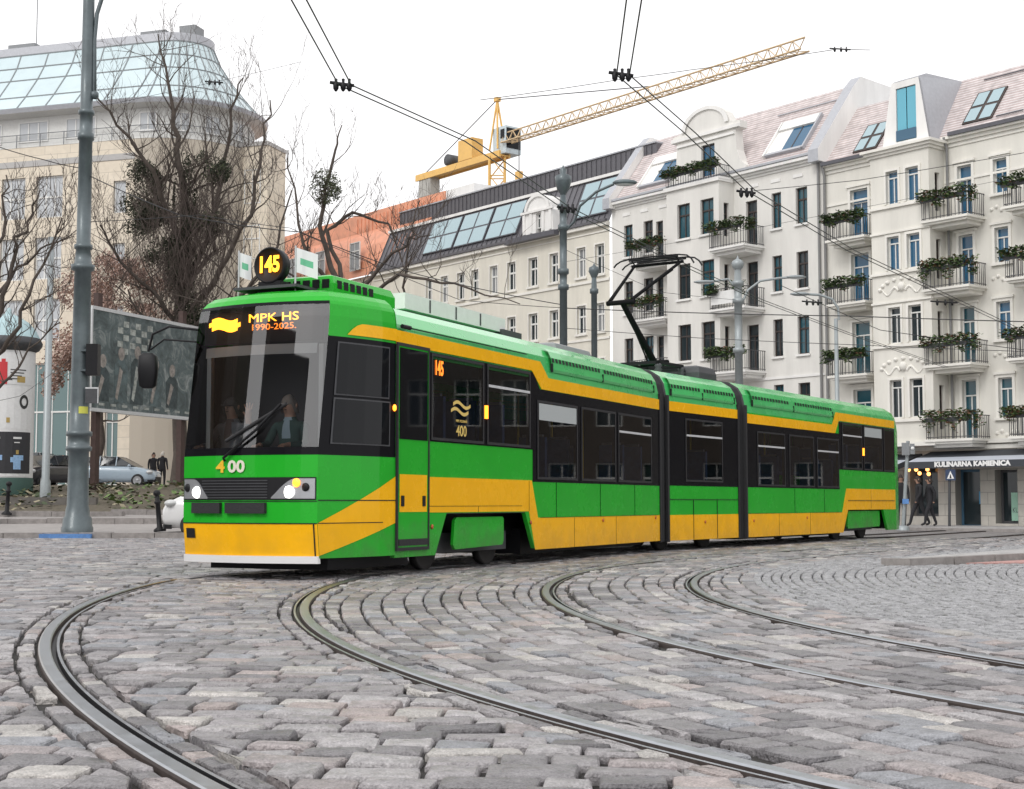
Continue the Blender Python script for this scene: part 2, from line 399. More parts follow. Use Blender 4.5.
gl = MB(M['windscreen_glass'])
n = len(rows[0])
for a in range(len(ZL) - 1):
    z0, z1 = ZL[a], ZL[a + 1]
    for b in range(n - 1):
        frontal = 4 <= b < 4 + NF
        q = [T1.p(*rows[a][b], z0), T1.p(*rows[a + 1][b], z1), T1.p(*rows[a + 1][b + 1], z1), T1.p(*rows[a][b + 1], z0)]
        if frontal:
            if 1.52 <= z0 and z1 <= 3.205: gl.face(q, 0, True); continue
            m_ = 1 if z1 <= .65 else (2 if (z0 >= 1.43 and z1 <= 1.53) or (3.19 < z0 and z1 <= 3.245) else 0)
        else:
            m_ = 2 if 1.43 <= z0 and z1 <= 2.83 else 0
        cab.face(q, m_, z0 > 3.0)
cab.face([T1.p(*p_, .25) for p_ in rows[0]], 4)
cb_ = [T1.p(.02, offc(z), z) for z in ZL] + [T1.p(.02, WID - offc(z), z) for z in ZL[::-1]]; cab.face(cb_[::-1], 0); cab.face([T1.p(-.001, offc(z), z) for z in ZL] + [T1.p(-.001, WID - offc(z), z) for z in ZL[::-1]], 4)
cab_o = cab.build('cab_body', tram)
gl.build('windscreen', tram)
def cab_side(t, z, outw=.006):
    """point on the tapered visible cab side; t=0 at the door, 1 at the corner"""
    r_ = cab_row(z); xs = r_[:5]; f = t * 4; i = min(3, int(f)); f -= i
    s = xs[i][0] * (1 - f) + xs[i + 1][0] * f; b = xs[i][1] * (1 - f) + xs[i + 1][1] * f
    return T1.p(s - outw * .2, b - outw, z)
def side_patch(mbb, fn0, fn1, t0, t1, m, outw, n=12, nz=3):
    R_ = []
    for j in range(nz + 1):
        R_.append([cab_side(t0 + (t1 - t0) * k / n, fn0(t0 + (t1 - t0) * k / n) * (1 - j / nz) + fn1(t0 + (t1 - t0) * k / n) * j / nz, outw) for k in range(n + 1)])
    mbb.grid(R_, m, smooth=False, flip=True)
pm = MB(M['yellow'])
side_patch(pm, lambda t: .64 - .36 * t, lambda t: 1.20 - .55 * t, .0, 1, 0, .006)
pm.build('side_stripe', tram); pm = MB(M['yellow'])
side_patch(pm, lambda t: 2.85, lambda t: 2.995 - max(0, t - .55) ** 2 * 3, .0, .77, 0, .012)
pm.build('side_stripe', tram)
# seams
sm = MB(M['black'])
side_patch(sm, lambda t: .905, lambda t: .917, 0, 1, 0, .010)
side_patch(sm, lambda t: .645, lambda t: .655, .2, 1, 0, .010)
sm.build('panel_seam', tram)
# cab side window with frame line
def cab_window(z0, z1, t0, t1):
    f = MB(M['dark_grey']); g = MB(M['dark_glass']); t = .018
    side_patch(f, lambda q: z0, lambda q: z1, t0, t1, 0, .010); side_patch(g, lambda q: z0 + t, lambda q: z1 - t, t0 + .02, t1 - .02, 0, .016)
    fo = f.build('cab_window', tram); g.build('pane', fo)
cab_window(1.56, 2.10, .10, .88); cab_window(2.13, 2.76, .12, .88)
def fpt(wv, z, outw=.01):
    r_ = cab_row(z); half = WID / 2; o = offc(z); k = max(.02, (half - o) / half)
    return T1.p(cab_s(wv, z, outw), half + (wv - half) * k, z)
def fstrip(mbb, w0, w1, z0, z1, m=0, outw=.01, n=8, thick=None, zz=None):
    zz = zz or (lambda q: (z0, z1))
    A = []; B = []
    for k in range(n + 1):
        wv = w0 + (w1 - w0) * k / n; a, b = zz(k / n); A.append(fpt(wv, a, outw)); B.append(fpt(wv, b, outw))
    mbb.grid([A, B], m, smooth=False, flip=True)
    if thick:
        A2 = [];B2 = []
        for k in range(n + 1):
            wv = w0 + (w1 - w0) * k / n; a, b = zz(k / n); A2.append(fpt(wv, a, outw - thick)); B2.append(fpt(wv, b, outw - thick))
        mbb.grid([A2, A], m, smooth=False, flip=True); mbb.grid([B, B2], m, smooth=False, flip=True)
        mbb.face([A[0], B[0], B2[0], A2[0]], m); mbb.face([A[-1], A2[-1], B2[-1], B[-1]], m)
g = MB(M['black'], M['dark_grey'])
fstrip(g, .28, 2.14, .915, 1.175, 0, .008, 16)
for k in range(7): fstrip(g, .85, 1.80, .935 + k * .033, .945 + k * .033, 1, .014, 8, .008)
g.build('grille', tram)
mat('lamp_shell', (.42, .43, .45), .25, metal=.5)
for (w0, w1, fn, lamp, dark) in ((.29, .80, lambda q: (.93, .93 + .23 * (1 if q < .45 else max(.05, 1 - ((q - .45) / .55) ** 1.5))), .585, .395),
                           (1.70, 2.12, lambda q: (.93, .93 + .23 * (1 if q > .55 else max(.05, 1 - ((.55 - q) / .55) ** 1.5))), 1.875, 2.05)):
    h = MB(M['lamp_shell']); fstrip(h, w0, w1, 0, 0, 0, .018, 10, .012, fn); ho = h.build('headlight', tram)
    def disc(wv, z, r_, m_, nm, outw=.022):
        c = fpt(wv, z, outw); mbb = MB(M[m_]); d = MB
        nx = -T1.d; mbb.lathe(c - nx * .01, [(r_, 0), (r_ * .96, .015), (r_ * .5, .024), (0, .026)], 14, axis=nx); return mbb.build(nm, ho)
    disc(lamp, 1.005, .072, 'lamp_white', 'bulb'); disc(dark, 1.06, .05, 'black', 'dark_lens')
    if lamp < 1: disc(.50, 1.11, .052, 'lamp_amber', 'indicator')
for w0, w1 in ((1.48, 1.95), (.86, 1.40)):
    b = MB(M['rubber']); fstrip(b, w0, w1, .76, .885, 0, .05, 6, .05); b.build('bumper_pad', tram)
b = MB(M['white_paint'])
A = [[fpt(W_C + (WID - 2 * W_C) * k / 12, z, o_) for k in range(13)] for z, o_ in ((.19, -.02), (.19, .03), (.275, .03), (.275, -.02))]
b.grid(A, 0, smooth=False, flip=True)
b.face([A[i][0] for i in range(4)], 0); b.face([A[i][-1] for i in range(4)][::-1], 0)
b.build('bumper_lip', tram)
b = MB(M['black']); fstrip(b, 1.93, 2.09, .47, .585, 0, .008, 3); b.build('tow_hatch', tram)
b = MB(M['black']); fstrip(b, W_C, WID - W_C, .640, .652, 0, .006, 12); fstrip(b, .30, .315, .26, .64, 0, .006, 2); fstrip(b, W_C, WID - W_C, .895, .903, 0, .006, 12); b.build('front_seam', tram)
mat('num_white', (.75, .72, .6), .4)
right_dir = -T1.b
text_mesh('fleet_number', '4', .19, fpt(1.50, 1.295, .012), right_dir, (0, 0, 1), mat('num_yellow', (.85, .5, .03), .4), tram, bold=.006, sx=1.25)
text_mesh('fleet_number', '00', .19, fpt(1.265, 1.295, .014), right_dir, (0, 0, 1), M['num_white'], tram, bold=.006, sx=1.25)
# LED destination board behind the windscreen
db = MB(M['black'])
LB = -L_CAB + .24
pA = [[T1.p(LB, wv, z) for wv in (.36, WID - .36)] for z in (2.78, 3.16)]
db.grid(pA, 0, smooth=False, flip=True)
dbo = db.build('destination_board', tram)
def led_pt(wv, z): return T1.p(LB - .012, wv, z)
text_mesh('led_lettering', 'MPK HS', .142, led_pt(1.06, 3.075), right_dir, (0.0, 0, 1), M['led'], dbo, bold=0, sx=1.5)
text_mesh('led_lettering', '1990-2025.', .105, led_pt(1.06, 2.965), right_dir, (0, 0, 1), M['led_dim'], dbo, bold=0, sx=1.38)
e = MB(M['led'])
c = led_pt(1.76, 3.02)
for k in range(3):
    pts = []
    for j in range(13):
        x = -.25 + .5 * j / 12; pts.append((x, .045 * (1 - k) + .022 * math.sin(j / 12 * 2 * math.pi) + .012 * x * 0))
    lo = .042
    wdt = [1, .82 if k == 2 else 1][0]
    e.grid([[c + right_dir * x * (.92 if k == 1 else .75) + Vector((0, 0, y - lo / 1.6)) for x, y in pts], [c + right_dir * x * (.92 if k == 1 else .75) + Vector((0, 0, y + lo / 1.6)) for x, y in pts]], 0, smooth=False)
e.build('led_emblem', dbo)
# inside the cab
ci = MB(M['interior'], M['visor'], M['dark_grey'])
ci.box(T1, -.95, -.02, .28, WID - .28, .30, 1.0, 0)
ci.box(T1, -1.22, -.85, .36, WID - .36, 1.0, 1.50, 2)
ci.box(T1, -.06, -.02, .1, WID - .1, 1.0, 3.1, 0)
ci.box(T1, -.95, -.02, .3, WID - .3, 3.18, 3.2, 0)
for wv in (.42, 2.02): ci.box(T1, -1.02, -.96, wv - .03, wv + .03, 1.5, 2.74, 1)
cio = ci.build('cab_interior', tram)
v = MB(M['visor']); pA = [[T1.p(cab_s(wv, z) + .07, wv, z) for wv in [.42 + (WID - .84) * k / 6 for k in range(7)]] for z in (2.62, 2.74)]
v.grid(pA, 0, smooth=False, flip=True); v.build('sun_visor', cio)
# wiper
wp = MB(M['black']); wp.tube([fpt(1.43, 1.37, .02), fpt(1.43, 1.40, .05), fpt(1.0, 1.72, .06), fpt(.72, 2.02, .05)], .018, 6)
wpo = wp.build('wiper', tram)
wb = MB(M['rubber']); wb.tube([fpt(1.42, 1.60, .035), fpt(.66, 2.02, .035)], .022, 6); wb.build('blade', wpo)
# mirror
mr = MB(M['black'])
mp0 = [fpt(2.14, 2.98, .01), T1.p(-1.25, 2.45, 3.02), T1.p(-1.30, 2.66, 2.93), T1.p(-1.30, 2.72, 2.72)]
mr.tube(mp0, .016, 6); mr.tube([fpt(2.14, 2.83, .01), T1.p(-1.28, 2.5, 2.86), T1.p(-1.3, 2.69, 2.74)], .012, 6)
mro = mr.build('mirror_arm', tram)
mh = MB(M['black'])
fm = T1.sub(-1.30, 2.72, -20)
pr = []
for z, a, b_ in ((2.27, .04, .06), (2.30, .06, .10), (2.5, .075, .12), (2.66, .07, .11), (2.70, .04, .06)):
    pr.append([fm.p(math.copysign(abs(math.cos(q)) ** .5, math.cos(q)) * a, math.copysign(abs(math.sin(q)) ** .5, math.sin(q)) * b_, z) for q in [2 * math.pi * k / 16 for k in range(16)]])
mh.grid(pr, 0, closed=True); mh.face(pr[0][::-1]); mh.face(pr[-1]); mh.build('mirror_head', mro)
# roof: round line number, flags, vent unit
fs = T1.sub(-.72, 1.30)
ns = MB(M['black']); c = fs.p(-.08, 0, 3.755)
ns.lathe(c, [(0, -.11), (.215, -.11), (.225, .02), (.205, .035), (.20, .01), (0, .01)], 28, axis=-T1.d)
ns.box(fs, -.10, .08, -.16, .16, 3.40, 3.56)
nso = ns.build('line_number_sign', tram)
text_mesh('led_lettering', '145', .27, fs.p(-.115, 0, 3.755), right_dir, (0, 0, 1), M['led'], nso, bold=.009, sx=.80)
bs = MB(M['dark_grey']); bs.box(T1, -.92, -.40, .85, 1.75, 3.455, 3.49); bs.build('roof_tray', tram)
mat('flag_cloth', (.78, .8, .8), .8)
for wv, nm in ((1.80, 0), (.97, 1)):
    f = MB(M['flag_cloth'], mat('flag_green', (.15, .5, .3), .8))
    pl = MB(M['light_grey']); q0 = T1.p(-.75, wv, 3.36); pl.tube([q0, q0 + Vector((0, 0, .62))], .012, 6); po = pl.build('flag_pole', tram)
    rows_ = []
    for j in range(7):
        x = .30 * j / 6 * (1 if nm else .55)
        rows_.append([q0 + right_dir * x + T1.d * (.03 * math.sin(j * 1.3)) + Vector((0, 0, .60 - zz_ - .35 * x)) for zz_ in (0, .11, .19, .30)])
    f.grid(rows_, lambda a, b: 1 if (b == 1 and 1 <= a <= 4) else 0, smooth=True); f.build('flag', po)
vu = MB(M['green'], M['black'])
def loaf(mbb, fr, s0, s1, b0, b1, z0, z1, m, ins=.12):
    r0 = [(s0, b0), (s1, b0), (s1, b1), (s0, b1)]
    def rr(i): return [(s0 + i, b0 + i), (s1 - i, b0 + i), (s1 - i, b1 - i), (s0 + i, b1 - i)]
    lv = [(0, z0), (0, z0 + (z1 - z0) * .55), (ins * .35, z0 + (z1 - z0) * .9), (ins, z1)]
    rows = [[fr.p(s, b, z) for s, b in rr(i)] for i, z in lv]
    mbb.grid(rows, m, closed=True, smooth=False); mbb.face(rows[-1], m)
loaf(vu, T1, -.45, 1.05, .62, 1.55, 3.40, 3.67, 0)
for k in range(6): vu.box(T1, -.456, -.445, .68 + k * .14, .78 + k * .14, 3.49, 3.60, 1)
for k in range(6): vu.box(T1, -.36 + k * .15, -.26 + k * .15, .616, .626, 3.49, 3.59, 1)
vu.build('roof_vent', tram)
rb = MB(M['white'], M['dark_grey']); rb.box(T1, 1.9, 5.1, .95, 1.95, 3.54, 3.76, 0); rb.box(T1, 2.0, 5.0, 1.05, 1.85, 3.3, 3.5, 1)
rb.box(T1, 4.9, 5.6, .9, 1.5, 3.42, 3.58, 1)
for k in range(3): rb.box(T1, 2.6 + k * .8, 2.63 + k * .8, .94, .95, 3.56, 3.74, 1)
rb.build('roof_equipment_case', tram)
# door
d = MB(M['green'], M['yellow'], M['rubber'])
dz0, dz1 = .34, 2.80
d.box(T1, .03, .79, -.022, -.01, dz0, dz1, 0); d.box(T1, .07, .76, -.026, -.022, .77, 1.23, 1)
for a, b_, c_, e_ in ((0, .82, dz1, dz1 + .04), (0, .82, dz0 - .04, dz0), (0, .03, dz0, dz1), (.79, .82, dz0, dz1), (.05, .78, dz0 + .02, dz0 + .10)): d.box(T1, a, b_, -.032, -.004, c_, e_, 2)
do = d.build('door', tram)
g = MB(M['dark_glass']); g.box(T1, .06, .765, -.030, -.022, 1.66, 2.78); g.build('door_window', do)
for a in (.10, .64): hd = MB(M['black']); hd.box(T1, a, a + .07, -.036, -.026, .84, .97); hd.build('handle', do)
# side lamps, route number and number on window
for fr, s, z, b in ((T1, 2.45, 2.12, -.02), (T3, 7.05, 2.12, -.02)):
    l = MB(M['lamp_amber']); l.box(fr, s - .028, s + .028, b - .02, b + .01, z - .09, z + .09); l.build('indicator_lamp', tram)
l = MB(M['lamp_amber']); q = cab_side(.05, 2.03, .03); l.ball(q, .035, sc=(.7, .7, 1.2)); l.build('indicator_lamp', tram)
text_mesh('route_number', '145', .26, T1.p(1.08, -.022, 2.60), T1.d, (0, 0, 1), M['led_dim'], tram, bold=.006, sx=.62)
text_mesh('window_number', '400', .20, T1.p(1.72, -.018, 1.82), T1.d, (0, 0, 1), M['gold'], tram, bold=.002)
text_mesh('window_number', 'MPK POZNAŃ', .05, T1.p(1.72, -.018, 1.955), T1.d, (0, 0, 1), M['gold'], tram)
lg = MB(M['gold'])
for k in range(2):
    A = [T1.p(1.48 + .5 * j / 10 - .06 * k, -.018, 2.06 + .09 * (1 - k) + .035 * math.sin(j / 10 * 2 * math.pi)) for j in range(11)]
    lg.grid([A, [p_ + Vector((0, 0, .045)) for p_ in A]], 0, smooth=False)
lg.build('window_emblem', tram)
# vents and seams of the roof edge
def roof_strip(fr, s0, s1, nslots):
    v = MB(M['roof_green'], M['black'])
    A = [(0.018, 2.86), (.0, 2.90), (.035, 3.08), (.085, 3.18), (.15, 3.23)]
    v.grid([[fr.p(s, b - .012, z) for b, z in A] for s in (s0, s1)], 0, smooth=False, flip=True)
    for s, fl in ((s0, 0), (s1, 1)):
        pass
    st = (s1 - s0) / nslots
    for k in range(nslots):
        a = s0 + st * (k + .2); b_ = s0 + st * (k + .8)
        if abs(k - nslots * .45) < .6: continue
        v.face([fr.p(a, .003, 3.01), fr.p(b_, .003, 3.01), fr.p(b_, .016, 3.075), fr.p(a, .016, 3.075)], 1)
    for s in (s0, s0 + st * round(nslots * .45) + st * .5, s1): v.box(fr, s - .01, s + .01, -.018, .02, 2.86, 2.99, 1)
    v.build('roof_grille', tram)
roof_strip(T1, 4.75, 9.3, 34)
g = MB(M['black']); g.box(T1, .2, 3.9, .022, .03, 3.045, 3.06); g.tube([T1.p(.15, .0, 3.05), T1.p(.35, .0, 3.05)], .03, 6); g.build('roof_rail', tram)
# --- middle section
SEC2 = 3.13
mb = shell(T2, 0, SEC2, 'mid', H2); mb.mats += [M['yellow'], M['tram_black'], M['black']]
skirts(mb, T2, [rect(0, SEC2, .19, .75)])
paint(mb, T2, rect(.02, SEC2 - .02, .19, .66), Y); paint_k(mb, T2, .02, SEC2 - .02, 1.2, 2.58, H2, K, SEC2); paint(mb, T2, rect(0, SEC2, 2.575, 2.755), Y, b=-.008)
for s in (1.05, 2.1): mb.box(T2, s - .006, s + .006, -.012, -.002, .2, .95, 5)
mb.box(T2, .05, SEC2 - .05, -.012, -.002, .94, .952, 5)
mb.build('middle_body', tram)
windows_of(T2, WL2, SEC2); interior(T2, 0, SEC2, [(.6, .14, .8), (1.5, .14, .8), (.6, 1.7, .8), (1.5, 1.7, .8)], [(.5, .8), (2.6, .8)])
roof_strip(T2, .15, 2.95, 22)
# --- rear section
mb = shell(T3, 0, 9.55, 'rear', H3); mb.mats += [M['yellow'], M['tram_black'], M['black']]
skirts(mb, T3, [[(0, .19), (5.6, .19), (5.95, .75), (0, .75)], [(8.5, .75), (8.85, .2), (9.55, .2), (9.55, .75)]])
paint(mb, T3, [(0, .19), (5.6, .19), (5.95, .72), (9.5, .72), (9.5, 1.22), (5.85, 1.22), (5.55, .66), (0, .66)], Y)
paint_k(mb, T3, .02, 5.4, 1.2, 2.5, H3[:3], K, 9.55)
paint_k(mb, T3, 5.4, 9.5, 1.66, 2.78, H3[3:], K, 9.55)
paint(mb, T3, [(0, 2.5), (5.15, 2.5), (5.4, 2.8), (9.5, 2.8), (9.5, 2.99), (5.2, 2.99), (4.95, 2.69), (0, 2.69)], Y, b=-.008)
mb.box(T3, 5.95, 9.4, -.012, -.002, .93, .945, 5)
# rear end, tapering away
re = []
for z in [z for z, o in OFF]:
    o = off(z); re.append((o, z))
RW = [[T3.p(s, q[0] + (WID / 2 - q[0]) * t_, q[1]) for q in re] for s, t_ in ((9.55, 0), (10.2, .12), (10.6, .24), (10.75, .5), (10.8, 1.0))]
RW2 = [[T3.p(s, WID - q[0] - (WID / 2 - q[0]) * t_, q[1]) for q in re] for s, t_ in ((9.55, 0), (10.2, .12), (10.6, .24), (10.75, .5), (10.8, 1.0))]
mb.grid(RW, lambda a, b: 4 if b == 1 and False else 0, smooth=False, flip=True); mb.grid(RW2, 0, smooth=False)
mb.build('rear_body', tram)
windows_of(T3, WL3, 9.55)
interior(T3, 0, 9.55, [(s, b, z) for s, z in ((.6, .8), (1.6, .8), (4.0, .8), (4.9, .8), (5.9, 1.2), (7.0, 1.2), (8.2, 1.2)) for b in (.14, 1.78)], [(2.4, .6), (3.7, .6), (2.4, 1.8), (3.7, 1.8)])
fl_ = MB(M['interior']); fl_.box(T3, 5.6, 9.5, .06, WID - .06, .802, 1.2); fl_.build('raised_floor', tram)
roof_strip(T3, .35, 5.0, 30)
mb = MB(M['dark_grey'], M['mid_grey']); loaf(mb, T2, 2.3, 3.1, .45, 1.9, 3.3, 3.63, 0); mb.build('roof_unit', tram)
mb = MB(M['mid_grey']); loaf(mb, T1, 7.0, 8.6, .9, 2.0, 3.3, 3.60, 0); mb.build('roof_unit', tram)
# bellows
for fa, sa, fb, sb in ((T1, 9.62, T2, 0), (T2, SEC2, T3, 0)):
    mb = MB(M['rubber'], M['dark_grey']); rg = [(q[0] + .03, q[1] - .02) for q in ring(.2)]
    rg = [(max(.04, min(WID - .04, b)), z) for b, z in rg]
    rows = []
    for k in range(9):
        t = k / 8; ins = .07 if k % 2 else 0
        rows.append([(fa.p(sa, b, z) * (1 - t) + fb.p(sb, b, z) * t) + (fa.p(sa, WID / 2, z) - fa.p(sa, b, z)) * ins * .6 for b, z in rg])
    mb.grid(rows, lambda a, b: 0, smooth=False, flip=True)
    for f_, s_ in ((fa, sa), (fb, sb)):
        for b0, b1 in ((-.022, .03), (WID - .03, WID + .022)): mb.box(f_, s_ - .035, s_ + .035, b0, b1, .17, 2.86, 0)
    mb.build('gangway_bellows', tram)
# under the floor: frames, bogies, wheels
mb = MB(M['black'], M['dark_grey'])
mb.box(T1, -.8, 9.6, .45, WID - .45, .42, .76); mb.box(T2, 0, SEC2, .3, WID - .3, .35, .76); mb.box(T3, 0, 9.9, .4, WID - .4, .42, .76)
mb.box(T1, -.9, 1.0, .38, WID - .38, .10, .45); mb.box(T1, 4.25, 9.4, .3, WID - .3, .13, .5); mb.box(T3, .2, 5.5, .3, WID - .3, .14, .5); mb.box(T3, 9.0, 9.5, .3, 2, .24, .5)
mb.build('underframe', tram)
for fr, sc, cover in ((T1, 2.5, (1.66, 3.2)), (T3, 7.25, (6.1, 8.45)), (T2, 1.5, None)):
    bo = MB(M['dark_grey'], M['black']); bo.box(fr, sc - 1.25, sc + 1.25, .30, .42, .22, .48); bo.box(fr, sc - 1.25, sc + 1.25, WID - .42, WID - .30, .22, .48); bo.box(fr, sc - .4, sc + .4, .4, WID - .4, .2, .42, 1)
    boo = bo.build('bogie', tram)
    for ds in (-.92, .92):
        for bb in (.44, WID - .54):
            wl = MB(M['wheel_dark'], M['steel']); c = fr.p(sc + ds, bb, .305)
            wl.lathe(c, [(0, -.02), (.09, -.03), (.2, .01), (.27, 0), (.305, .0), (.30, .11), (.28, .11), (0, .11)], 24, axis=fr.b); wl.build('wheel', boo)
    if cover:
        cv = MB(M['green'])
        a, b_ = cover; cv.poly(fr, [(a + .06, .27), (b_ - .04, .30), (b_, .36), (b_, .66), (b_ - .04, .69), (a + .1, .69), (a + .04, .65), (a, .33)], .07, .11, 0); cv.build('bogie_cover', boo)
# panel joints and flaps along the skirts
for fr, lines, verts in ((T1, [(.84, 3.66, .84), (4.3, 9.5, .665)], [(2.25, .76, .84), (5.6, .2, .66), (7.4, .2, .66), (3.9, .76, 1.2), (4.9, .66, 1.19), (6.7, .66, 1.19), (8.3, .66, 1.19)]), (T3, [(.1, 5.5, .665)], [(1.7, .2, .66), (3.5, .2, .66), (2.6, .66, 1.19), (4.4, .66, 1.19), (7.6, .75, 1.2)])):
    for s0, s1, z in lines: sm = MB(M['tram_black']); sm.box(fr, s0, s1, -.0075, -.002, z - .003, z + .003); sm.build('panel_seam', tram)
    for s, z0, z1 in verts: sm = MB(M['tram_black']); sm.box(fr, s - .003, s + .003, -.0075, -.002, z0, z1); sm.build('panel_seam', tram)
mat('reflector', (.55, .12, .03), .3)
for fr, s, z in ((T1, 3.95, .60), (T1, 6.8, .60), (T1, 9.35, .62), (T2, 1.55, .52), (T3, .35, .52), (T3, 3.3, .56), (T1, .93, .58)):
    sm = MB(M['reflector']); sm.lathe(fr.p(s, -.004, z), [(0, 0), (.03, 0), (.03, .012), (0, .014)], 10, axis=-fr.b); sm.build('reflector', tram)
# --- pantograph
def Q(s, b, z): return T2.p(s, b, z)
pg = MB(M['black'], M['dark_grey'])
ctr = WID / 2
pg.box(T2, 1.2, 2.3, ctr - .42, ctr - .36, 3.58, 3.64); pg.box(T2, 1.2, 2.3, ctr + .36, ctr + .42, 3.58, 3.64); pg.box(T2, 1.2, 1.27, ctr - .42, ctr + .42, 3.58, 3.64); pg.box(T2, 2.23, 2.3, ctr - .42, ctr + .42, 3.58, 3.64)
for s in (1.25, 2.25):
    for b in (ctr - .39, ctr + .39): pg.lathe(Q(s, b, 3.35), [(.05, 0), (.08, .04), (.05, .08), (.08, .12), (.05, .16), (.08, .2), (.04, .24)], 10, m=1)
pgo = pg.build('pantograph', tram)
la = MB(M['soot']); la.tube([Q(1.85, ctr, 3.66), Q(.50, ctr, 4.74)], [.075, .055], 8); la.tube([Q(1.35, ctr - .1, 3.66), Q(.42, ctr - .1, 4.66)], .016, 5); la.tube([Q(.46, ctr - .3, 4.72), Q(.46, ctr + .3, 4.72)], .05, 8); la.tube([Q(1.85, ctr - .3, 3.66), Q(1.85, ctr + .3, 3.66)], .06, 8)
la.build('lower_arm', pgo)
ua = MB(M['soot'])
for sg in (-1, 1): ua.tube([Q(.46, ctr + sg * .24, 4.76), Q(2.0, ctr + sg * .52, 5.68)], [.04, .03], 6)
ua.tube([Q(.6, ctr, 4.68), Q(2.1, ctr - .3, 5.55)], .012, 5); ua.tube([Q(2.0, ctr - .58, 5.68), Q(2.0, ctr + .58, 5.68)], .03, 6)
ua.build('upper_arm', pgo)
for ds in (-.18, .18):
    hb = MB(M['black'], M['dark_grey'])
    pts = [(-.90, 5.60), (-.84, 5.70), (-.74, 5.77), (-.55, 5.80), (0, 5.81), (.55, 5.80), (.74, 5.77), (.84, 5.72), (.90, 5.66)]
    hb.tube([Q(2.0 + ds, ctr + b, z) for b, z in pts], .017, 6); hb.tube([Q(2.0 + ds, ctr - .55, 5.77), Q(2.0 + ds, ctr + .55, 5.77)], .02, 6)
    hb.tube([Q(2.0, ctr - .5, 5.68), Q(2.0 + ds, ctr - .5, 5.78)], .015, 5); hb.tube([Q(2.0, ctr + .5, 5.68), Q(2.0 + ds, ctr + .5, 5.78)], .015, 5)
    hb.build('collector_strip', pgo)
# ------------------------------------------------------------------ GROUND
def rise(x, y):
    """the square on the left climbs away from the street"""
    fx = max(0, min(1, (-x - 2.5) / 5.0))
    tb = [(37, 0), (37.3, .0), (45, .10), (50, .45), (60, 1.50), (75, 1.72), (110, 1.95), (3000, 1.95)]
    if y <= 37: return 0
    for (a, b), (c, d) in zip(tb, tb[1:]):
        if y <= c: return fx * (b + (d - b) * (y - a) / (c - a))
    return fx * 1.95
brick_mat('far_setts', (.20, .19, .19), (.27, .25, .25), (.07, .065, .06), .26, .17, .012, .6, .5, noise=.35)
mat('joint_soil', (.026, .023, .020), .75, noise=.5, nscale=30, bump=.8, bscale=120)
xs = [-1500, -600, -250, -120, -70, -45, -30, -20, -14, -10, -7.5, -5, -2.5, 0, 3, 6, 10, 15, 22, 30, 45, 70, 120, 250, 600, 1500]
ys = [-1500, -500, -150, -60, -25, -10, 0, 3.0, 10, 20, 30, 36, 37, 41, 45, 47, 50, 53, 56, 60, 67, 75, 90, 110, 150, 300, 700, 1500]
g = MB(M['far_setts'], M['joint_soil'])
for j in range(len(ys) - 1):
    for i in range(len(xs) - 1):
        c = [(xs[i], ys[j]), (xs[i + 1], ys[j]), (xs[i + 1], ys[j + 1]), (xs[i], ys[j + 1])]
        lay = ys[j] >= 3.0 and ys[j + 1] <= 36.5 and abs(xs[i]) < 46 and abs(xs[i + 1]) < 46
        g.face([(x, y, rise(x, y) - .032) for x, y in c], 1 if lay else 0, uv=c)
tag(g.build('ground'), kind='structure')

# rails: arcs fitted to the curve, then straight on
def arc(c, r, y0, th1, n=90):
    th0 = math.asin((y0 - c[1]) / r)
    return [(c[0] - r * math.cos(th0 + (th1 - th0) * k / n), c[1] + r * math.sin(th0 + (th1 - th0) * k / n)) for k in range(n + 1)]
def straight(p, head, L, n=40): return [(p[0] + math.sin(head) * L * k / n, p[1] + math.cos(head) * L * k / n) for k in range(1, n + 1)]
def smooth_path(pts, step=.25):
    out_ = []
    P_ = [np.array(p) for p in pts]; P_ = [2 * P_[0] - P_[1]] + P_ + [2 * P_[-1] - P_[-2]]
    for k in range(1, len(P_) - 2):
        m_ = max(2, int(np.linalg.norm(P_[k + 1] - P_[k]) / step))
        for j in range(m_):
            t = j / m_
            out_.append(tuple(.5 * ((2 * P_[k]) + (-P_[k - 1] + P_[k + 1]) * t + (2 * P_[k - 1] - 5 * P_[k] + 4 * P_[k + 1] - P_[k + 2]) * t * t + (-P_[k - 1] + 3 * P_[k] - 3 * P_[k + 1] + P_[k + 2]) * t ** 3)))
    return out_
def trl(fr, s, w_): q = fr.p(s, w_, 0); return (q.x, q.y)
A_PATH = arc((18.851, 15.869), 22.83, .3, R(2)) + smooth_path([trl(T1, 1.6, 1.93), trl(T1, 5, 1.95), trl(T1, 9, 1.93), trl(T2, 1.5, 1.93), trl(T3, 2, 1.93), trl(T3, 10, 1.93), trl(T3, 30, 1.93)])
B_PATH = arc((17.587, 14.90), 19.562, .3, R(9)) + smooth_path([trl(T1, 2.0, .49), trl(T1, 5, .47), trl(T1, 9, .49), trl(T2, 1.5, .49), trl(T3, 2, .49), trl(T3, 10, .49), trl(T3, 30, .49)])
cA = arc((18.524, 14.131), 18.242, .9, R(33)); C_PATH = cA + straight(cA[-1], R(33), 32)
cD = arc((19.639, 13.8145), 17.836, 1.5, R(33)); D_PATH = cD + straight(cD[-1], R(33), 32)
def shift(path, o_):
    q = np.array(path); t = np.gradient(q, axis=0); t /= np.linalg.norm(t, axis=1)[:, None]
    return [tuple(r_) for r_ in q + np.c_[t[:, 1], -t[:, 0]] * o_]
A_PATH, B_PATH, C_PATH, D_PATH = [shift(p_, .05) for p_ in (A_PATH, B_PATH, C_PATH, D_PATH)]
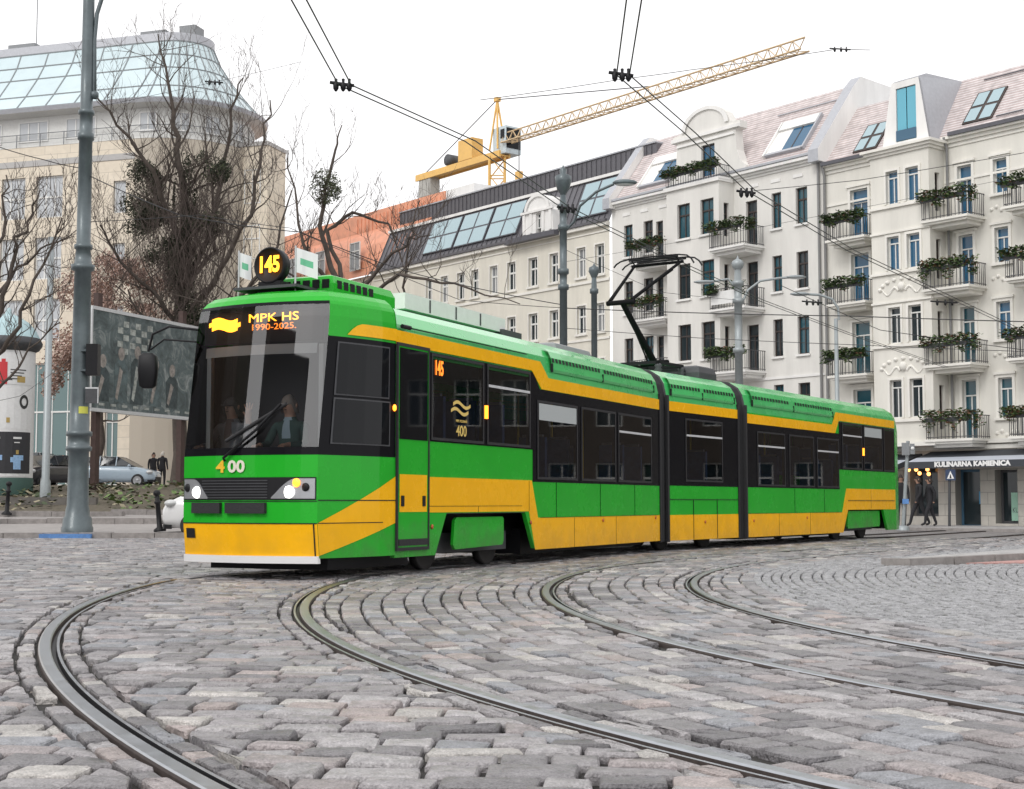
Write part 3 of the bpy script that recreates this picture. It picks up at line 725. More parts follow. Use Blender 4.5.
def rail(path, inner, name, parent):
    """grooved rail; inner=+1 puts the groove on the right of travel"""
    mb = MB(M['steel'], M['rust_steel'], M['black'])
    prof = [(-.046, -.05), (-.044, -.006), (-.040, .004), (-.032, .009), (.026, .009), (.034, .002), (.038, -.03), (.064, -.03), (.068, -.002), (.084, -.002), (.088, -.05)]
    mt = [1, 1, 0, 0, 0, 1, 2, 2, 0, 1]
    rows = []; n = len(path)
    for k in range(n):
        a, b = path[max(k - 1, 0)], path[min(k + 1, n - 1)]; t = Vector((b[0] - a[0], b[1] - a[1], 0)).normalized(); q = Vector((t.y, -t.x, 0)) * inner
        rows.append([Vector((path[k][0], path[k][1], 0)) + q * o_ + Vector((0, 0, z)) for o_, z in prof])
    mb.grid(rows, lambda a, b: mt[b], smooth=False, flip=(inner < 0))
    return mb.build(name, parent)
tr = thing('tram_track', 'near grooved tram track curving from the tram front to the bottom edge', 'tram track', (-3, 10, 0), 'tram tracks in the cobbles')
rail(A_PATH, 1, 'rail', tr); rail(B_PATH, -1, 'rail', tr)
tr = thing('tram_track', 'farther grooved tram track curving past the tram side to the right edge', 'tram track', (1, 14, 0), 'tram tracks in the cobbles')
rail(C_PATH, 1, 'rail', tr); rail(D_PATH, -1, 'rail', tr)

# setts
rs = np.random.RandomState(11)
RAILS = [np.array(p) for p in (A_PATH, B_PATH, C_PATH, D_PATH)]
def seen(x, y): return (3.9 < y < 36.4) and abs(x) < .43 * y + 1.6
def in_B(x, y):   # right of rail B / the tram's right-hand wheels
    if y < 18.0: return math.hypot(x - 17.587, y - 14.90) < 19.562
    q = Vector((x, y, 0)) - T1.o; return q.dot(T1.b) < .49
stones = []   # x, y, tx, ty, half along, half across, kind
def rows_straight(rot, xr, yr, wid, lmin, lmax, keep, kind):
    ca, sa = math.cos(rot), math.sin(rot); v = yr[0]
    while v < yr[1]:
        wv = wid * rs.uniform(.85, 1.2); u = xr[0] + rs.uniform(0, .3); drift = rs.uniform(-.01, .01)
        while u < xr[1]:
            l = rs.uniform(lmin, lmax)
            wob = .05 * math.sin(u * .9 + v * .35) + .03 * math.sin(u * 2.3 + v * 1.7)
            cx, cy = u + l / 2, v + wv / 2 + wob
            x, y = cx * ca - cy * sa, cx * sa + cy * ca
            if seen(x, y) and keep(x, y): stones.append((x, y, ca, sa, l / 2, wv / 2, kind))
            u += l
        v += wv
def rows_polar(c, r0, r1, wid, lmin, lmax, keep, kind, th=(-1.0, 1.3)):
    r_ = r0
    while r_ < r1:
        wv = wid * rs.uniform(.88, 1.15); rm = r_ + wv / 2; a = th[0] + rs.uniform(0, .02)
        while a < th[1]:
            l = rs.uniform(lmin, lmax); am = a + l / 2 / rm; rr = rm + .03 * math.sin(am * 14 + r_)
            x, y = c[0] - rr * math.cos(am), c[1] + rr * math.sin(am)
            if seen(x, y) and keep(x, y): stones.append((x, y, math.sin(am), math.cos(am), l / 2, wv / 2, kind))
            a += l / rm
        r_ += wv
CC = (18.6, 14.1)
far_r = lambda x, y: math.hypot(x - CC[0], y - CC[1])
island = [(5.3, 20.7), (9.6, 25.9), (15, 32.5), (22, 36), (30, 36), (30, 26), (16, 24), (9, 21.6)]
def in_poly(x, y, P_):
    c = False
    for k in range(len(P_)):
        (x0, y0), (x1, y1) = P_[k], P_[k - 1]
        if (y0 > y) != (y1 > y) and x < (x1 - x0) * (y - y0) / (y1 - y0) + x0: c = not c
    return c
rows_straight(R(-3), (-18, 6), (3.4, 38), .182, .17, .36, lambda x, y: not in_B(x, y) and y < 37, 0)
RS = 16.05
# courses follow the curve, and run on straight beside the tram farther back
fp = lambda x, y: (Vector((x, y, 0)) - Vector((cA[-1][0], cA[-1][1], 0)))
hd = Vector((math.sin(R(33)), math.cos(R(33)), 0))
def past(x, y): return fp(x, y).dot(hd) > 0
rows_polar(CC, RS, 24.0, .180, .17, .35, lambda x, y: in_B(x, y) and not past(x, y), 0)
st_ang = math.pi / 2 - R(33)
def keep_st(x, y): return in_B(x, y) and past(x, y) and not in_poly(x, y, island) and fp(x, y).dot(Vector((hd.y, -hd.x, 0))) < 2.6
rows_straight(st_ang, (5, 60), (-40, 30), .195, .2, .4, keep_st, 0)
rows_polar(CC, 2.0, RS - .02, .118, .10, .15, lambda x, y: not past(x, y) and y < 26 and not in_poly(x, y, island), 1, th=(-1.3, 1.4))
def keep_sm(x, y): return past(x, y) and y < 36 and fp(x, y).dot(Vector((hd.y, -hd.x, 0))) >= 2.6 and not in_poly(x, y, island)
rows_straight(st_ang, (5, 60), (-40, 30), .16, .14, .22, keep_sm, 1)

# a row of setts laid tight along both sides of every rail
for P_, inn in ((A_PATH, 1), (B_PATH, -1), (C_PATH, 1), (D_PATH, -1)):
    for sg in (-1, 1):
        acc = 0; nxt = .05; lcur = rs.uniform(.12, .3)
        for (x0, y0), (x1, y1) in zip(P_, P_[1:]):
            seg = math.hypot(x1 - x0, y1 - y0)
            while acc + seg > nxt + lcur / 2:
                t = (nxt + lcur / 2 - acc) / seg; tx, ty = (x1 - x0) / seg, (y1 - y0) / seg
                wv = rs.uniform(.095, .118); o_ = sg * ((.096 if sg == inn else .056) + wv / 2)
                x, y = x0 + (x1 - x0) * t + ty * o_, y0 + (y1 - y0) * t - tx * o_
                if seen(x, y) and rs.uniform() > .07: stones.append((x, y, tx, ty, lcur / 2, wv / 2, 2))
                nxt += lcur; lcur = rs.uniform(.12, .32)
            acc += seg
def build_stones(lst, name):
    K = len(lst); S_ = np.array([l[:6] for l in lst]); kind = np.array([l[6] for l in lst])
    c = S_[:, :2]; t = S_[:, 2:4]; nrm = np.c_[-t[:, 1], t[:, 0]]
    gap = np.where(kind == 1, .0065, .0080); ha = S_[:, 4] - gap * rs.uniform(.5, 1.7, K); hb = S_[:, 5] - gap * rs.uniform(.5, 1.7, K)
    # eight-cornered outline
    k_ = .90
    base = np.array([(-1, -k_), (-k_, -1), (k_, -1), (1, -k_), (1, k_), (k_, 1), (-k_, 1), (-1, k_)])
    base = base[None] * np.ones((K, 1, 1)) + rs.uniform(-.075, .075, (K, 8, 2))
    base = np.clip(base, -1.06, 1.06)
    out2 = base * np.c_[ha, hb][:, None, :]
    tiltx = rs.normal(0, .018, K); tilty = rs.normal(0, .030, K); h0 = rs.normal(0, .0048, K)
    rnds = rs.uniform(0, 1, K)
    def ringp(sc, z, mid=False):
        l = out2 * sc if sc is not None else None
        return l, z
    # ring scales: inset of an absolute width so that long stones keep crisp ends
    def inset(d):
        q = np.maximum(0.05, 1 - d / np.c_[ha, hb])[:, None, :]
        return out2 * q
    rings = [(out2 * 1.0, np.full(K, -.055)), (out2 * 1.0, np.full(K, -.014)), (inset(.003), np.full(K, -.0055)), (inset(.010), np.full(K, -.0005)), (inset(.04), rs.normal(.0015, .002, K))]
    V = np.zeros((K, 41, 3)); 
    for i, (l, z) in enumerate(rings):
        top = i >= 1
        zz = z[:, None] + (h0[:, None] + l[:, :, 0] * tiltx[:, None] + l[:, :, 1] * tilty[:, None] if top else 0) + (rs.normal(0, .0022, (K, 8)) if i >= 2 else 0)
        xy = c[:, None, :] + l[:, :, :1] * t[:, None, :] + l[:, :, 1:] * nrm[:, None, :]
        V[:, i * 8:(i + 1) * 8, :2] = xy; V[:, i * 8:(i + 1) * 8, 2] = zz
    V[:, 40, :2] = c; V[:, 40, 2] = h0 + rs.normal(.004, .003, K)
    drop = np.zeros(K, bool)
    for P_, INN in zip(RAILS, (1, -1, 1, -1)):
        tg = np.gradient(P_, axis=0); tg /= np.linalg.norm(tg, axis=1)[:, None]; nn_ = np.c_[tg[:, 1], -tg[:, 0]]
        d = np.min(np.stack([np.hypot(c[:, 0] - p[0], c[:, 1] - p[1]) for p in P_[::2]]), axis=0)
        for k in np.where(d < .55)[0]:
            q = V[k, :, :2]; D = q[:, None, :] - P_[None]; i = np.argmin((D ** 2).sum(2), axis=1)
            off_ = (D[np.arange(41), i] * nn_[i]).sum(1)
            if kind[k] == 2: continue
            sgn = 1 if off_.max() > -off_.min() else -1
            cl = (.215 if sgn == INN else .178) + .012 * rnds[k]
            if (off_ * sgn).max() < cl + .045:
                drop[k] = True; continue
            bad = off_ * sgn < cl
            V[k, bad, :2] += nn_[i[bad]] * ((cl - off_[bad] * sgn) * sgn)[:, None]
    V = V[~drop]; rn = rnds[~drop]; kd = kind[~drop]; K = len(V)
    # colours: slate, violet grey, rose and buff granite
    pal = np.array([(.20, .19, .197), (.27, .255, .262), (.34, .325, .33), (.30, .268, .268), (.35, .30, .288), (.245, .25, .27), (.42, .40, .38), (.155, .148, .155)])
    pal = (pal * 1.0) ** 1.0
    pk = pal[rs.choice(8, K, p=[.17, .22, .19, .09, .05, .13, .08, .07])] * rs.uniform(.85, 1.12, (K, 1))
    pk = pk * .97
    sm = kd == 1; pk[sm] = np.array([.29, .29, .30]) * rs.uniform(.85, 1.15, (sm.sum(), 1))
    faces = []
    q = [(i * 8 + j, i * 8 + (j + 1) % 8, (i + 1) * 8 + (j + 1) % 8, (i + 1) * 8 + j) for i in range(4) for j in range(8)]
    tri = [(32 + j, 32 + (j + 1) % 8, 40) for j in range(8)]
    off_ = (np.arange(K) * 41)[:, None, None]
    Q_ = (np.array(q)[None] + off_).reshape(-1, 4); T_ = (np.array(tri)[None] + off_).reshape(-1, 3)
    me = bpy.data.meshes.new(name); nq, nt_ = len(Q_), len(T_)
    me.vertices.add(K * 41); me.vertices.foreach_set('co', V.reshape(-1))
    me.loops.add(nq * 4 + nt_ * 3); me.polygons.add(nq + nt_)
    me.loops.foreach_set('vertex_index', np.r_[Q_.reshape(-1), T_.reshape(-1)].astype(np.int32))
    me.polygons.foreach_set('loop_start', np.r_[np.arange(nq) * 4, nq * 4 + np.arange(nt_) * 3].astype(np.int32))
    smq = np.tile(np.repeat([False, False, False, True], 8), K); me.polygons.foreach_set('use_smooth', np.r_[smq, np.ones(nt_, bool)])
    me.update(calc_edges=True); me.validate()
    a = me.attributes.new('col', 'FLOAT_COLOR', 'POINT')
    a.data.foreach_set('color', np.repeat(np.c_[pk, np.ones(K)], 41, axis=0).reshape(-1))
    me.materials.append(M['sett'])
    o = bpy.data.objects.new(name, me); COL.objects.link(o); tag(o, kind='structure'); return o
mat('sett', (.3, .3, .3), .38, noise=.36, nscale=14, bump=.75, bscale=48, attr='col', spec=.55)
_n = M['sett'].node_tree.nodes; _L = M['sett'].node_tree.links; _b = _n['Principled BSDF']; _src = _b.inputs['Base Color'].links[0].from_socket
_t = _n.new('ShaderNodeTexNoise'); _t.inputs['Scale'].default_value = 120; _t.inputs['Detail'].default_value = 4; _tc = _n.new('ShaderNodeTexCoord'); _L.new(_tc.outputs['Object'], _t.inputs['Vector'])
_mr = _n.new('ShaderNodeMapRange'); _mr.inputs[1].default_value = .3; _mr.inputs[2].default_value = .7; _mr.inputs[3].default_value = .68; _mr.inputs[4].default_value = 1.32; _L.new(_t.outputs[0], _mr.inputs[0])
_mm = _n.new('ShaderNodeVectorMath'); _mm.operation = 'SCALE'; _L.new(_src, _mm.inputs[0]); _L.new(_mr.outputs[0], _mm.inputs['Scale']); _L.new(_mm.outputs[0], _b.inputs['Base Color'])
build_stones(stones, 'cobbled_road')

# grit and chips in the joints beside the rails
gt = MB(M['joint_soil'], M['sett_chip'] if 'sett_chip' in M else mat('sett_chip', (.24, .22, .2), .8, noise=.4, nscale=20))
for P_ in (A_PATH, B_PATH, C_PATH, D_PATH):
    for (x0, y0), (x1, y1) in zip(P_, P_[1:]):
        if not seen(x0, y0) or y0 > 16: continue
        for k in range(int(34 * math.hypot(x1 - x0, y1 - y0)) + 1):
            t = rnd.random(); o_ = rnd.choice((-1, 1)) * rnd.uniform(.095, .25); dx, dy = x1 - x0, y1 - y0; l_ = math.hypot(dx, dy) + 1e-6
            c = Vector((x0 + dx * t + dy / l_ * o_, y0 + dy * t - dx / l_ * o_, -.026)); r_ = rnd.uniform(.004, .015)
            p_ = [c + Vector((math.cos(a) * r_ * rnd.uniform(.6, 1.2), math.sin(a) * r_ * rnd.uniform(.6, 1.2), 0)) for a in (0, 2.1, 4.2)]; q_ = c + Vector((0, 0, r_ * 1.1))
            m_ = rnd.choice((0, 1, 1))
            for i_ in range(3): gt.face([p_[i_], p_[(i_ + 1) % 3], q_], m_)
tag(gt.build('grit'), kind='stuff', label='loose grit and stone chips lying beside the tram rails', cat='grit')
# island on the right: granite kerb, pale slabs; red strip and white line in front of it
mat('kerb_granite', (.27, .25, .24), .7, noise=.3, nscale=6, bump=.3)
brick_mat('slab_paving', (.36, .35, .35), (.42, .41, .40), (.18, .17, .17), .5, .5, .01, .7, .3)
mat('red_paving', (.42, .24, .22), .75, noise=.2, nscale=6, bump=.3)
mat('road_white', (.66, .66, .66), .7, noise=.25, nscale=12)
k = MB(M['slab_paving'], M['kerb_granite'])
isl = [(5.3, 20.7), (5.6, 20.55), (9.0, 23.6), (16, 28.5), (30, 36), (40, 48), (26, 45), (18, 36.5), (9.5, 26.2)]
k.plan(W0, isl, -.03, .085, 0, 1); o = k.build('traffic_island'); tag(o, kind='structure')
k = MB(M['kerb_granite'])
edge = [(5.25, 20.75), (5.6, 20.5), (9.0, 23.55), (16, 28.45), (30, 35.95)]
for (x0, y0), (x1, y1) in zip(edge, edge[1:]):
    dd = Vector((x1 - x0, y1 - y0, 0)); nn_ = Vector((-dd.y, dd.x, 0)).normalized() * .16; L_ = dd.length; m_ = max(1, int(L_ / .95))
    for j in range(m_):
        a = Vector((x0, y0, 0)) + dd * (j / m_ + .004); b_ = Vector((x0, y0, 0)) + dd * ((j + 1) / m_ - .004)
        k.plan(W0, [(a.x, a.y), (b_.x, b_.y), (b_.x + nn_.x, b_.y + nn_.y), (a.x + nn_.x, a.y + nn_.y)], -.03, .10 + rnd.uniform(-.006, .006))
tag(k.build('kerb'), kind='structure')
k = MB(M['red_paving'], M['road_white'])
k.plan(W0, [(6.6, 21.2), (9.1, 23.5), (16, 28.4), (28, 34.8), (30, 33.5), (18, 27.0), (9.6, 21.6)], -.03, .012, 0)
k.plan(W0, [(9.6, 21.55), (18, 26.95), (18.1, 26.75), (9.7, 21.3)], -.03, .016, 1)
tag(k.build('cycle_path'), kind='structure')

# left pavement with kerbs, steps and the raised bed
mat('pavement_grey', (.30, .28, .27), .7, noise=.25, nscale=3, bump=.3, bscale=30)
def strip(name, x0, x1, prof, m, thick=None):
    mb = MB(m)
    n_ = 18
    rows = [[Vector((x, y, z + (rnd.uniform(-.012, .012)))) for x in [x0 + (x1 - x0) * i / n_ for i in range(n_ + 1)]] for y, z in prof]
    mb.grid(rows, 0, smooth=False); o = mb.build(name); tag(o, kind='structure'); return o
strip('pavement', -30, -6.2, [(37.15, .125), (41, .17), (45, .24)], M['pavement_grey'])
kb = MB(M['kerb_granite']); x = -30
while x < -6.4:
    l = rnd.uniform(.8, 1.1); kb.box(W0, x, x + l - .02, 36.85, 37.16, -.03, .13 + rnd.uniform(-.01, .012)); x += l
tag(kb.build('kerb'), kind='structure')
kb = MB(M['kerb_granite']); x = -30
while x < -6.4:
    l = rnd.uniform(.9, 1.4); kb.box(W0, x, x + l - .015, 45.0, 45.35, .1, .40 + rnd.uniform(-.02, .015)); x += l
x = -30
while x < -13.4:
    l = rnd.uniform(.9, 1.4); kb.box(W0, x, x + l - .015, 47.2, 47.6, .1, .62 + rnd.uniform(-.02, .015)); x += l
x = -13.4
while x < -6.4:
    l = rnd.uniform(.9, 1.4); kb.box(W0, x, x + l - .015, 48.6, 48.9, .1, .66 + rnd.uniform(-.02, .015)); x += l
tag(kb.build('steps'), kind='structure')
strip('terrace', -30, -6.2, [(45.3, .39), (49, .50)], M['pavement_grey'])
mat('earth', (.10, .085, .06), .9, noise=.5, nscale=9, bump=.8, bscale=25)
strip('flower_bed', -30, -6.0, [(48.9, .60), (52, .92), (56, 1.25), (60.3, 1.62)], M['earth'])
wl_ = MB(mat('old_concrete', (.13, .12, .11), .8, noise=.35, nscale=3)); wl_.box(W0, -30, -17.6, 51.0, 51.3, .5, 1.10); wl_.box(W0, -17.6, -14.6, 51.0, 51.3, .5, 1.08)
tag(wl_.build('retaining_wall'), 'low dark concrete retaining wall in front of the raised flower bed', 'wall')
# low plants and litter of leaves in the bed
lv = MB(mat('leaf_green', (.12, .19, .055), .6), mat('leaf_dead', (.27, .24, .16), .8), mat('leaf_dark', (.05, .07, .03), .7))
for i in range(2600):
    x = rnd.uniform(-24, -7); y = rnd.uniform(49.2, 60)
    if math.sin(x * 1.7 + y * .6) + math.sin(x * .6 - y) < rnd.uniform(-1.4, .9): continue
    z = .60 + (y - 48.9) * .0895 + rnd.uniform(0, .25); s_ = rnd.uniform(.06, .16); a = rnd.uniform(0, 6.28); ti = rnd.uniform(-.6, .6)
    u_ = Vector((math.cos(a), math.sin(a), ti)) * s_; v_ = Vector((-math.sin(a), math.cos(a), rnd.uniform(-.2, .7))) * s_ * .7; c = Vector((x, y, z))
    lv.face([c - u_, c - v_, c + u_, c + v_], 0 if (x > -15 and rnd.random() < .6) else rnd.choice((1, 2, 2)))
tag(lv.build('ground_cover'), kind='stuff', label='low green and withered leaves covering the raised bed', cat='ground cover')
# pavement in front of the street row
STR0 = Fr((4.7187, 67.57), 141.5)
mb = MB(M['slab_paving'], M['kerb_granite']); mb.plan(STR0, [(-40, 0.1), (60, 0.1), (60, -5.2), (-40, -5.2)], -.03, .07, 0, 1); tag(mb.build('pavement'), kind='structure')
# ------------------------------------------------------------------ BUILDINGS
STR = STR0     # s runs towards the viewer along the street row, b goes back into the houses
def plaster(name, col, noise=.07):
    return mat(name, col, .85, noise=noise * 1.5, nscale=1.3, bump=.12, bscale=18, stretch=(1.1, 1.1, .22))
plaster('cream_plaster', (.70, .68, .625)); plaster('white_plaster', (.70, .685, .65)); plaster('pale_plaster', (.68, .65, .57))
plaster('trim_cream', (.76, .74, .69)); plaster('trim_white', (.78, .77, .75)); plaster('shop_stone', (.46, .44, .40))
brick_mat('shop_tiles', (.44, .42, .38), (.48, .455, .41), (.25, .24, .22), 1.2, .42, .012, .7, .4, noise=.1)
brick_mat('roof_tiles', (.40, .325, .315), (.47, .395, .385), (.62, .59, .585), 30, .155, .030, .6, .5, noise=.25)
mat('zinc', (.42, .43, .46), .45, metal=.2, noise=.12); mat('zinc_dark', (.10, .10, .115), .5, metal=.2, noise=.2)
mat('frame_white', (.72, .72, .70), .5); mat('frame_brown', (.045, .032, .028), .5); mat('frame_blue', (.05, .12, .19), .5)
mat('pane_dark', (.02, .03, .035), .05, spec=.5); mat('pane_blue', (.02, .10, .19), .06, spec=.6); mat('pane_curtain', (.22, .23, .24), .10, spec=.6)
mat('pane_teal', (.015, .075, .10), .05, spec=.6); mat('pane_bright', (.10, .40, .52), .06, spec=.8); mat('pane_sky', (.30, .42, .46), .04, spec=1.0)  # the bright dormer pane carries the sky's reflection in its base colour
mat('iron', (.075, .075, .08), .5); mat('copper', (.74, .33, .20), .45, metal=.12, noise=.22, nscale=1.5)
mat('downpipe', (.22, .22, .22), .5)

def window(par, fr, h, b, fm, pm, depth=.15, mull=1, trans=.68, t=.055, surround=None, sill=None, sides='lrt'):
    s0, s1, z0, z1 = h; B0 = b + depth
    f = MB(M[fm])
    f.box(fr, s0, s1, B0 - .03, B0 + .04, z0, z0 + t); f.box(fr, s0, s1, B0 - .03, B0 + .04, z1 - t, z1)
    f.box(fr, s0, s0 + t, B0 - .03, B0 + .04, z0 + t, z1 - t); f.box(fr, s1 - t, s1, B0 - .03, B0 + .04, z0 + t, z1 - t)
    zt = z0 + (z1 - z0) * trans if trans else z1 - t
    if trans: f.box(fr, s0 + t, s1 - t, B0 - .04, B0 + .03, zt - t * .6, zt + t * .6)
    for k in range(mull):
        sm = s0 + (s1 - s0) * (k + 1) / (mull + 1); f.box(fr, sm - t * .5, sm + t * .5, B0 - .025, B0 + .03, z0 + t, zt - t * .6)
        if trans and mull and trans < .7: f.box(fr, sm - t * .3, sm + t * .3, B0 - .02, B0 + .03, zt + t * .6, z1 - t)
    o = f.build('window', par)
    g = MB(M[pm]); g.box(fr, s0 + t * .5, s1 - t * .5, B0 + .005, B0 + .02, z0 + t * .5, z1 - t * .5); g.build('pane', o)
    return o
def surround(mb, fr, h, b, m, w_=.11, pr=.05, sill=True, top=True):
    s0, s1, z0, z1 = h
    mb.box(fr, s0 - w_, s0, b - pr, b + .02, z0, z1 + w_, m); mb.box(fr, s1, s1 + w_, b - pr, b + .02, z0, z1 + w_, m)
    mb.box(fr, s0, s1, b - pr, b + .02, z1, z1 + w_, m)
    if top: mb.box(fr, s0 - w_ - .05, s1 + w_ + .05, b - pr - .06, b + .02, z1 + w_ + .003, z1 + w_ + .09, m)
    if sill: mb.box(fr, s0 - w_ - .04, s1 + w_ + .04, b - pr - .06, b + .05, z0 - .10, z0 - .003, m)
def cornice(mb, fr, s0, s1, b, z, m, prof=((.05, .12), (.14, .12), (.26, .10)), ends=True):
    zz = z
    for pr, h_ in prof: mb.box(fr, s0, s1, b - pr, b + .05, zz, zz + h_ - .003, m); zz += h_
def balcony(par, fr, s0, s1, b0, b1, z, rail_h=.85, slab='trim_white', deep=.20, rail='bars', name='balcony'):
    """slab between s0..s1 that juts from b1 (wall) out to b0"""
    mb = MB(M[slab]); mb.box(fr, s0, s1, b0, b1, z - .09, z); mb.box(fr, s0 + .08, s1 - .08, b0 + .08, b1, z - .17, z - .092); mb.box(fr, s0 + .2, s1 - .2, b0 + .3, b1, z - .30, z - .172)
    o = mb.build(name, par)
    r_ = MB(M['iron'])
    a0, a1, c0 = s0 + .05, s1 - .05, b0 + .05
    r_.box(fr, a0, a1, c0 - .015, c0 + .015, z + rail_h - .03, z + rail_h); r_.box(fr, a0, a1, c0 - .01, c0 + .01, z + .06, z + .085)
    for s_ in (a0, a1):
        r_.box(fr, s_ - .015, s_ + .015, c0 + .016, b1, z + rail_h - .03, z + rail_h); r_.box(fr, s_ - .01, s_ + .01, c0 + .012, b1, z + .06, z + .085)
    n_ = int((a1 - a0) / .15)
    for k in range(n_ + 1):
        s_ = a0 + (a1 - a0) * k / n_; r_.box(fr, s_ - .009, s_ + .009, c0 - .009, c0 + .009, z, z + rail_h - .031)
    n_ = max(1, int((b1 - c0) / .12))
    for s_ in (a0, a1):
        for k in range(1, n_ + 1):
            bb = c0 + (b1 - c0) * k / (n_ + .5); r_.box(fr, s_ - .009, s_ + .009, bb - .009, bb + .009, z, z + rail_h - .031)
    r_.build('railing', o); return o
mat('plant_green', (.065, .12, .035), .7); mat('plant_mid', (.11, .16, .05), .7); mat('plant_red', (.20, .10, .06), .8); mat('plant_dark', (.04, .06, .025), .8)
def planter(fr, s0, s1, b, z, label, dens=560, droop=.38, red=.08, h=.25, wrap=None):
    """box of plants hooked on the balcony rail"""
    root = thing('balcony_plants', label, 'plants', tuple(fr.p((s0 + s1) / 2, b, z)), 'planted boxes on the balcony rails')
    bx = MB(M['dark_grey']); bx.box(fr, s0 + .12, s1 - .12, b - .16, b - .05, z - .20, z - .06); bx.build('planter_box', root)
    lf = MB(M['plant_green'], M['plant_mid'], M['plant_red'], M['plant_dark'])
    def leaf(c, s_):
        a = rnd.uniform(0, 6.28); e_ = rnd.uniform(-1, 1)
        u_ = Vector((math.cos(a), math.sin(a), e_ * .6)).normalized() * s_; v_ = Vector((-math.sin(a), math.cos(a), rnd.uniform(-.8, .8))).normalized() * s_ * .55
        x = rnd.random(); lf.face([c - u_, c - v_, c + u_, c + v_], 2 if x < red else (3 if x < .45 else (1 if x < .62 else 0)))
    red *= .6; n_ = int(dens * rnd.uniform(.7, 1.15) * (s1 - s0))
    ph = rnd.uniform(0, 6)
    for k in range(n_):
        s_ = rnd.uniform(s0, s1); env = .55 + .45 * math.sin(s_ * 4.3 + ph) * math.sin(s_ * 9.1 + ph)
        dz = rnd.uniform(-1, 1); zz = (dz * h * (.6 + .5 * env)) if dz > 0 else dz * droop * (.35 + .65 * max(0, math.sin(s_ * 6 + ph)))
        bb = b - .13 + rnd.gauss(0, .12); leaf(fr.p(s_, bb, z + zz), rnd.uniform(.045, .095))
    if wrap:
        for k in range(int(dens * wrap)):
            leaf(fr.p(s1 + rnd.gauss(.04, .1), b + rnd.uniform(0, wrap), z + rnd.uniform(-droop, h) * .8), rnd.uniform(.045, .09))
    lf.build('foliage', root)
    return root
def slope_pt(fr, s, z, ze, deg, b0=0, lift=0):
    t = math.tan(R(deg)); return fr.p(s, b0 + (z - ze) / t - lift * math.sin(R(deg)), z + lift * math.cos(R(deg)))
def slope_quad(mb, fr, s0, s1, z0, z1, ze, deg, m, b0=0, lift=0, thick=0):
    q = [slope_pt(fr, s, z, ze, deg, b0, lift) for s, z in ((s0, z0), (s1, z0), (s1, z1), (s0, z1))]
    l = math.sin(R(deg)); mb.face(q, m, uv=[(s0, z0 / l), (s1, z0 / l), (s1, z1 / l), (s0, z1 / l)])
    if thick:
        q2 = [slope_pt(fr, s, z, ze, deg, b0, lift - thick) for s, z in ((s0, z0), (s1, z0), (s1, z1), (s0, z1))]
        for k in range(4): mb.face([q[(k + 1) % 4], q[k], q2[k], q2[(k + 1) % 4]], m)
def skylight(par, fr, s0, s1, z0, z1, ze, deg, b0=0, nx=2, ny=2, fm='frame_brown', pm='pane_sky', t=.07):
    f = MB(M[fm]); slope_quad(f, fr, s0, s1, z0, z1, ze, deg, 0, b0, .10, .12); o = f.build('skylight', par)
    g = MB(M[pm])
    for i in range(nx):
        for j in range(ny):
            a = s0 + (s1 - s0) * i / nx; b_ = s0 + (s1 - s0) * (i + 1) / nx; c = z0 + (z1 - z0) * j / ny; d = z0 + (z1 - z0) * (j + 1) / ny
            slope_quad(g, fr, a + t, b_ - t, c + t * .8, d - t * .8, ze, deg, 0, b0, .115)
    g.build('panes', o); return o

# ---- white house with the curved gable (s 0 .. 12.55)
HW = thing('tenement_house', 'white tenement house with curved gable, pinkish tiled roof and planted balconies', 'house', tuple(STR.p(6.3, 0, 0)), 'houses along the street row')
BP = .95
rowz = [(12.28, 13.78), (9.62, 11.13), (6.92, 8.47), (4.2, 5.75)]
wn = MB(M['white_plaster'], M['trim_white'], M['shop_stone'])
holes = []
left_c = [(.81, 1.40), (2.13, 2.74)]; right_c = [(9.85, 10.37), (11.15, 11.76)]
wins = []
for z0, z1 in rowz:
    for a, b_ in left_c + right_c: wins.append((a, b_, z0, z1))
doors_r = [(8.42, 9.05, z, z + 1.95) for z in (11.72, 9.1, 6.42, 3.75)]
doors_l = [(2.95, 3.4, z, z + 1.9) for z in (11.75, 9.15, 6.5)]
bay = (4.60, 7.75)
shop = [(.6, 3.2, .5, 2.75), (9.2, 11.8, .5, 2.75)]
wall(wn, STR, 0, 12.55, 0, 15.0, 0, wins + doors_r + doors_l + shop, 0)
for h in wins: wn.box(STR, h[0] - .06, h[1] + .06, -.09, .04, h[2] - .09, h[2] - .003, 1)
cornice(wn, STR, .0, 4.6, 0, 14.62, 1, ((.06, .1), (.16, .1), (.30, .12))); cornice(wn, STR, 7.75, 12.55, 0, 14.62, 1, ((.06, .1), (.16, .1), (.30, .12)))
for s in (1.0, 2.2, 3.4, 8.9, 10.1, 11.3): wn.box(STR, s - .25, s + .25, -.035, .02, 14.22, 14.36, 1)
wn.box(STR, 0, 12.55, -.08, .02, 3.12, 3.30, 1); wn.box(STR, 0, 12.55, -.05, .02, 5.98, 6.08, 1)
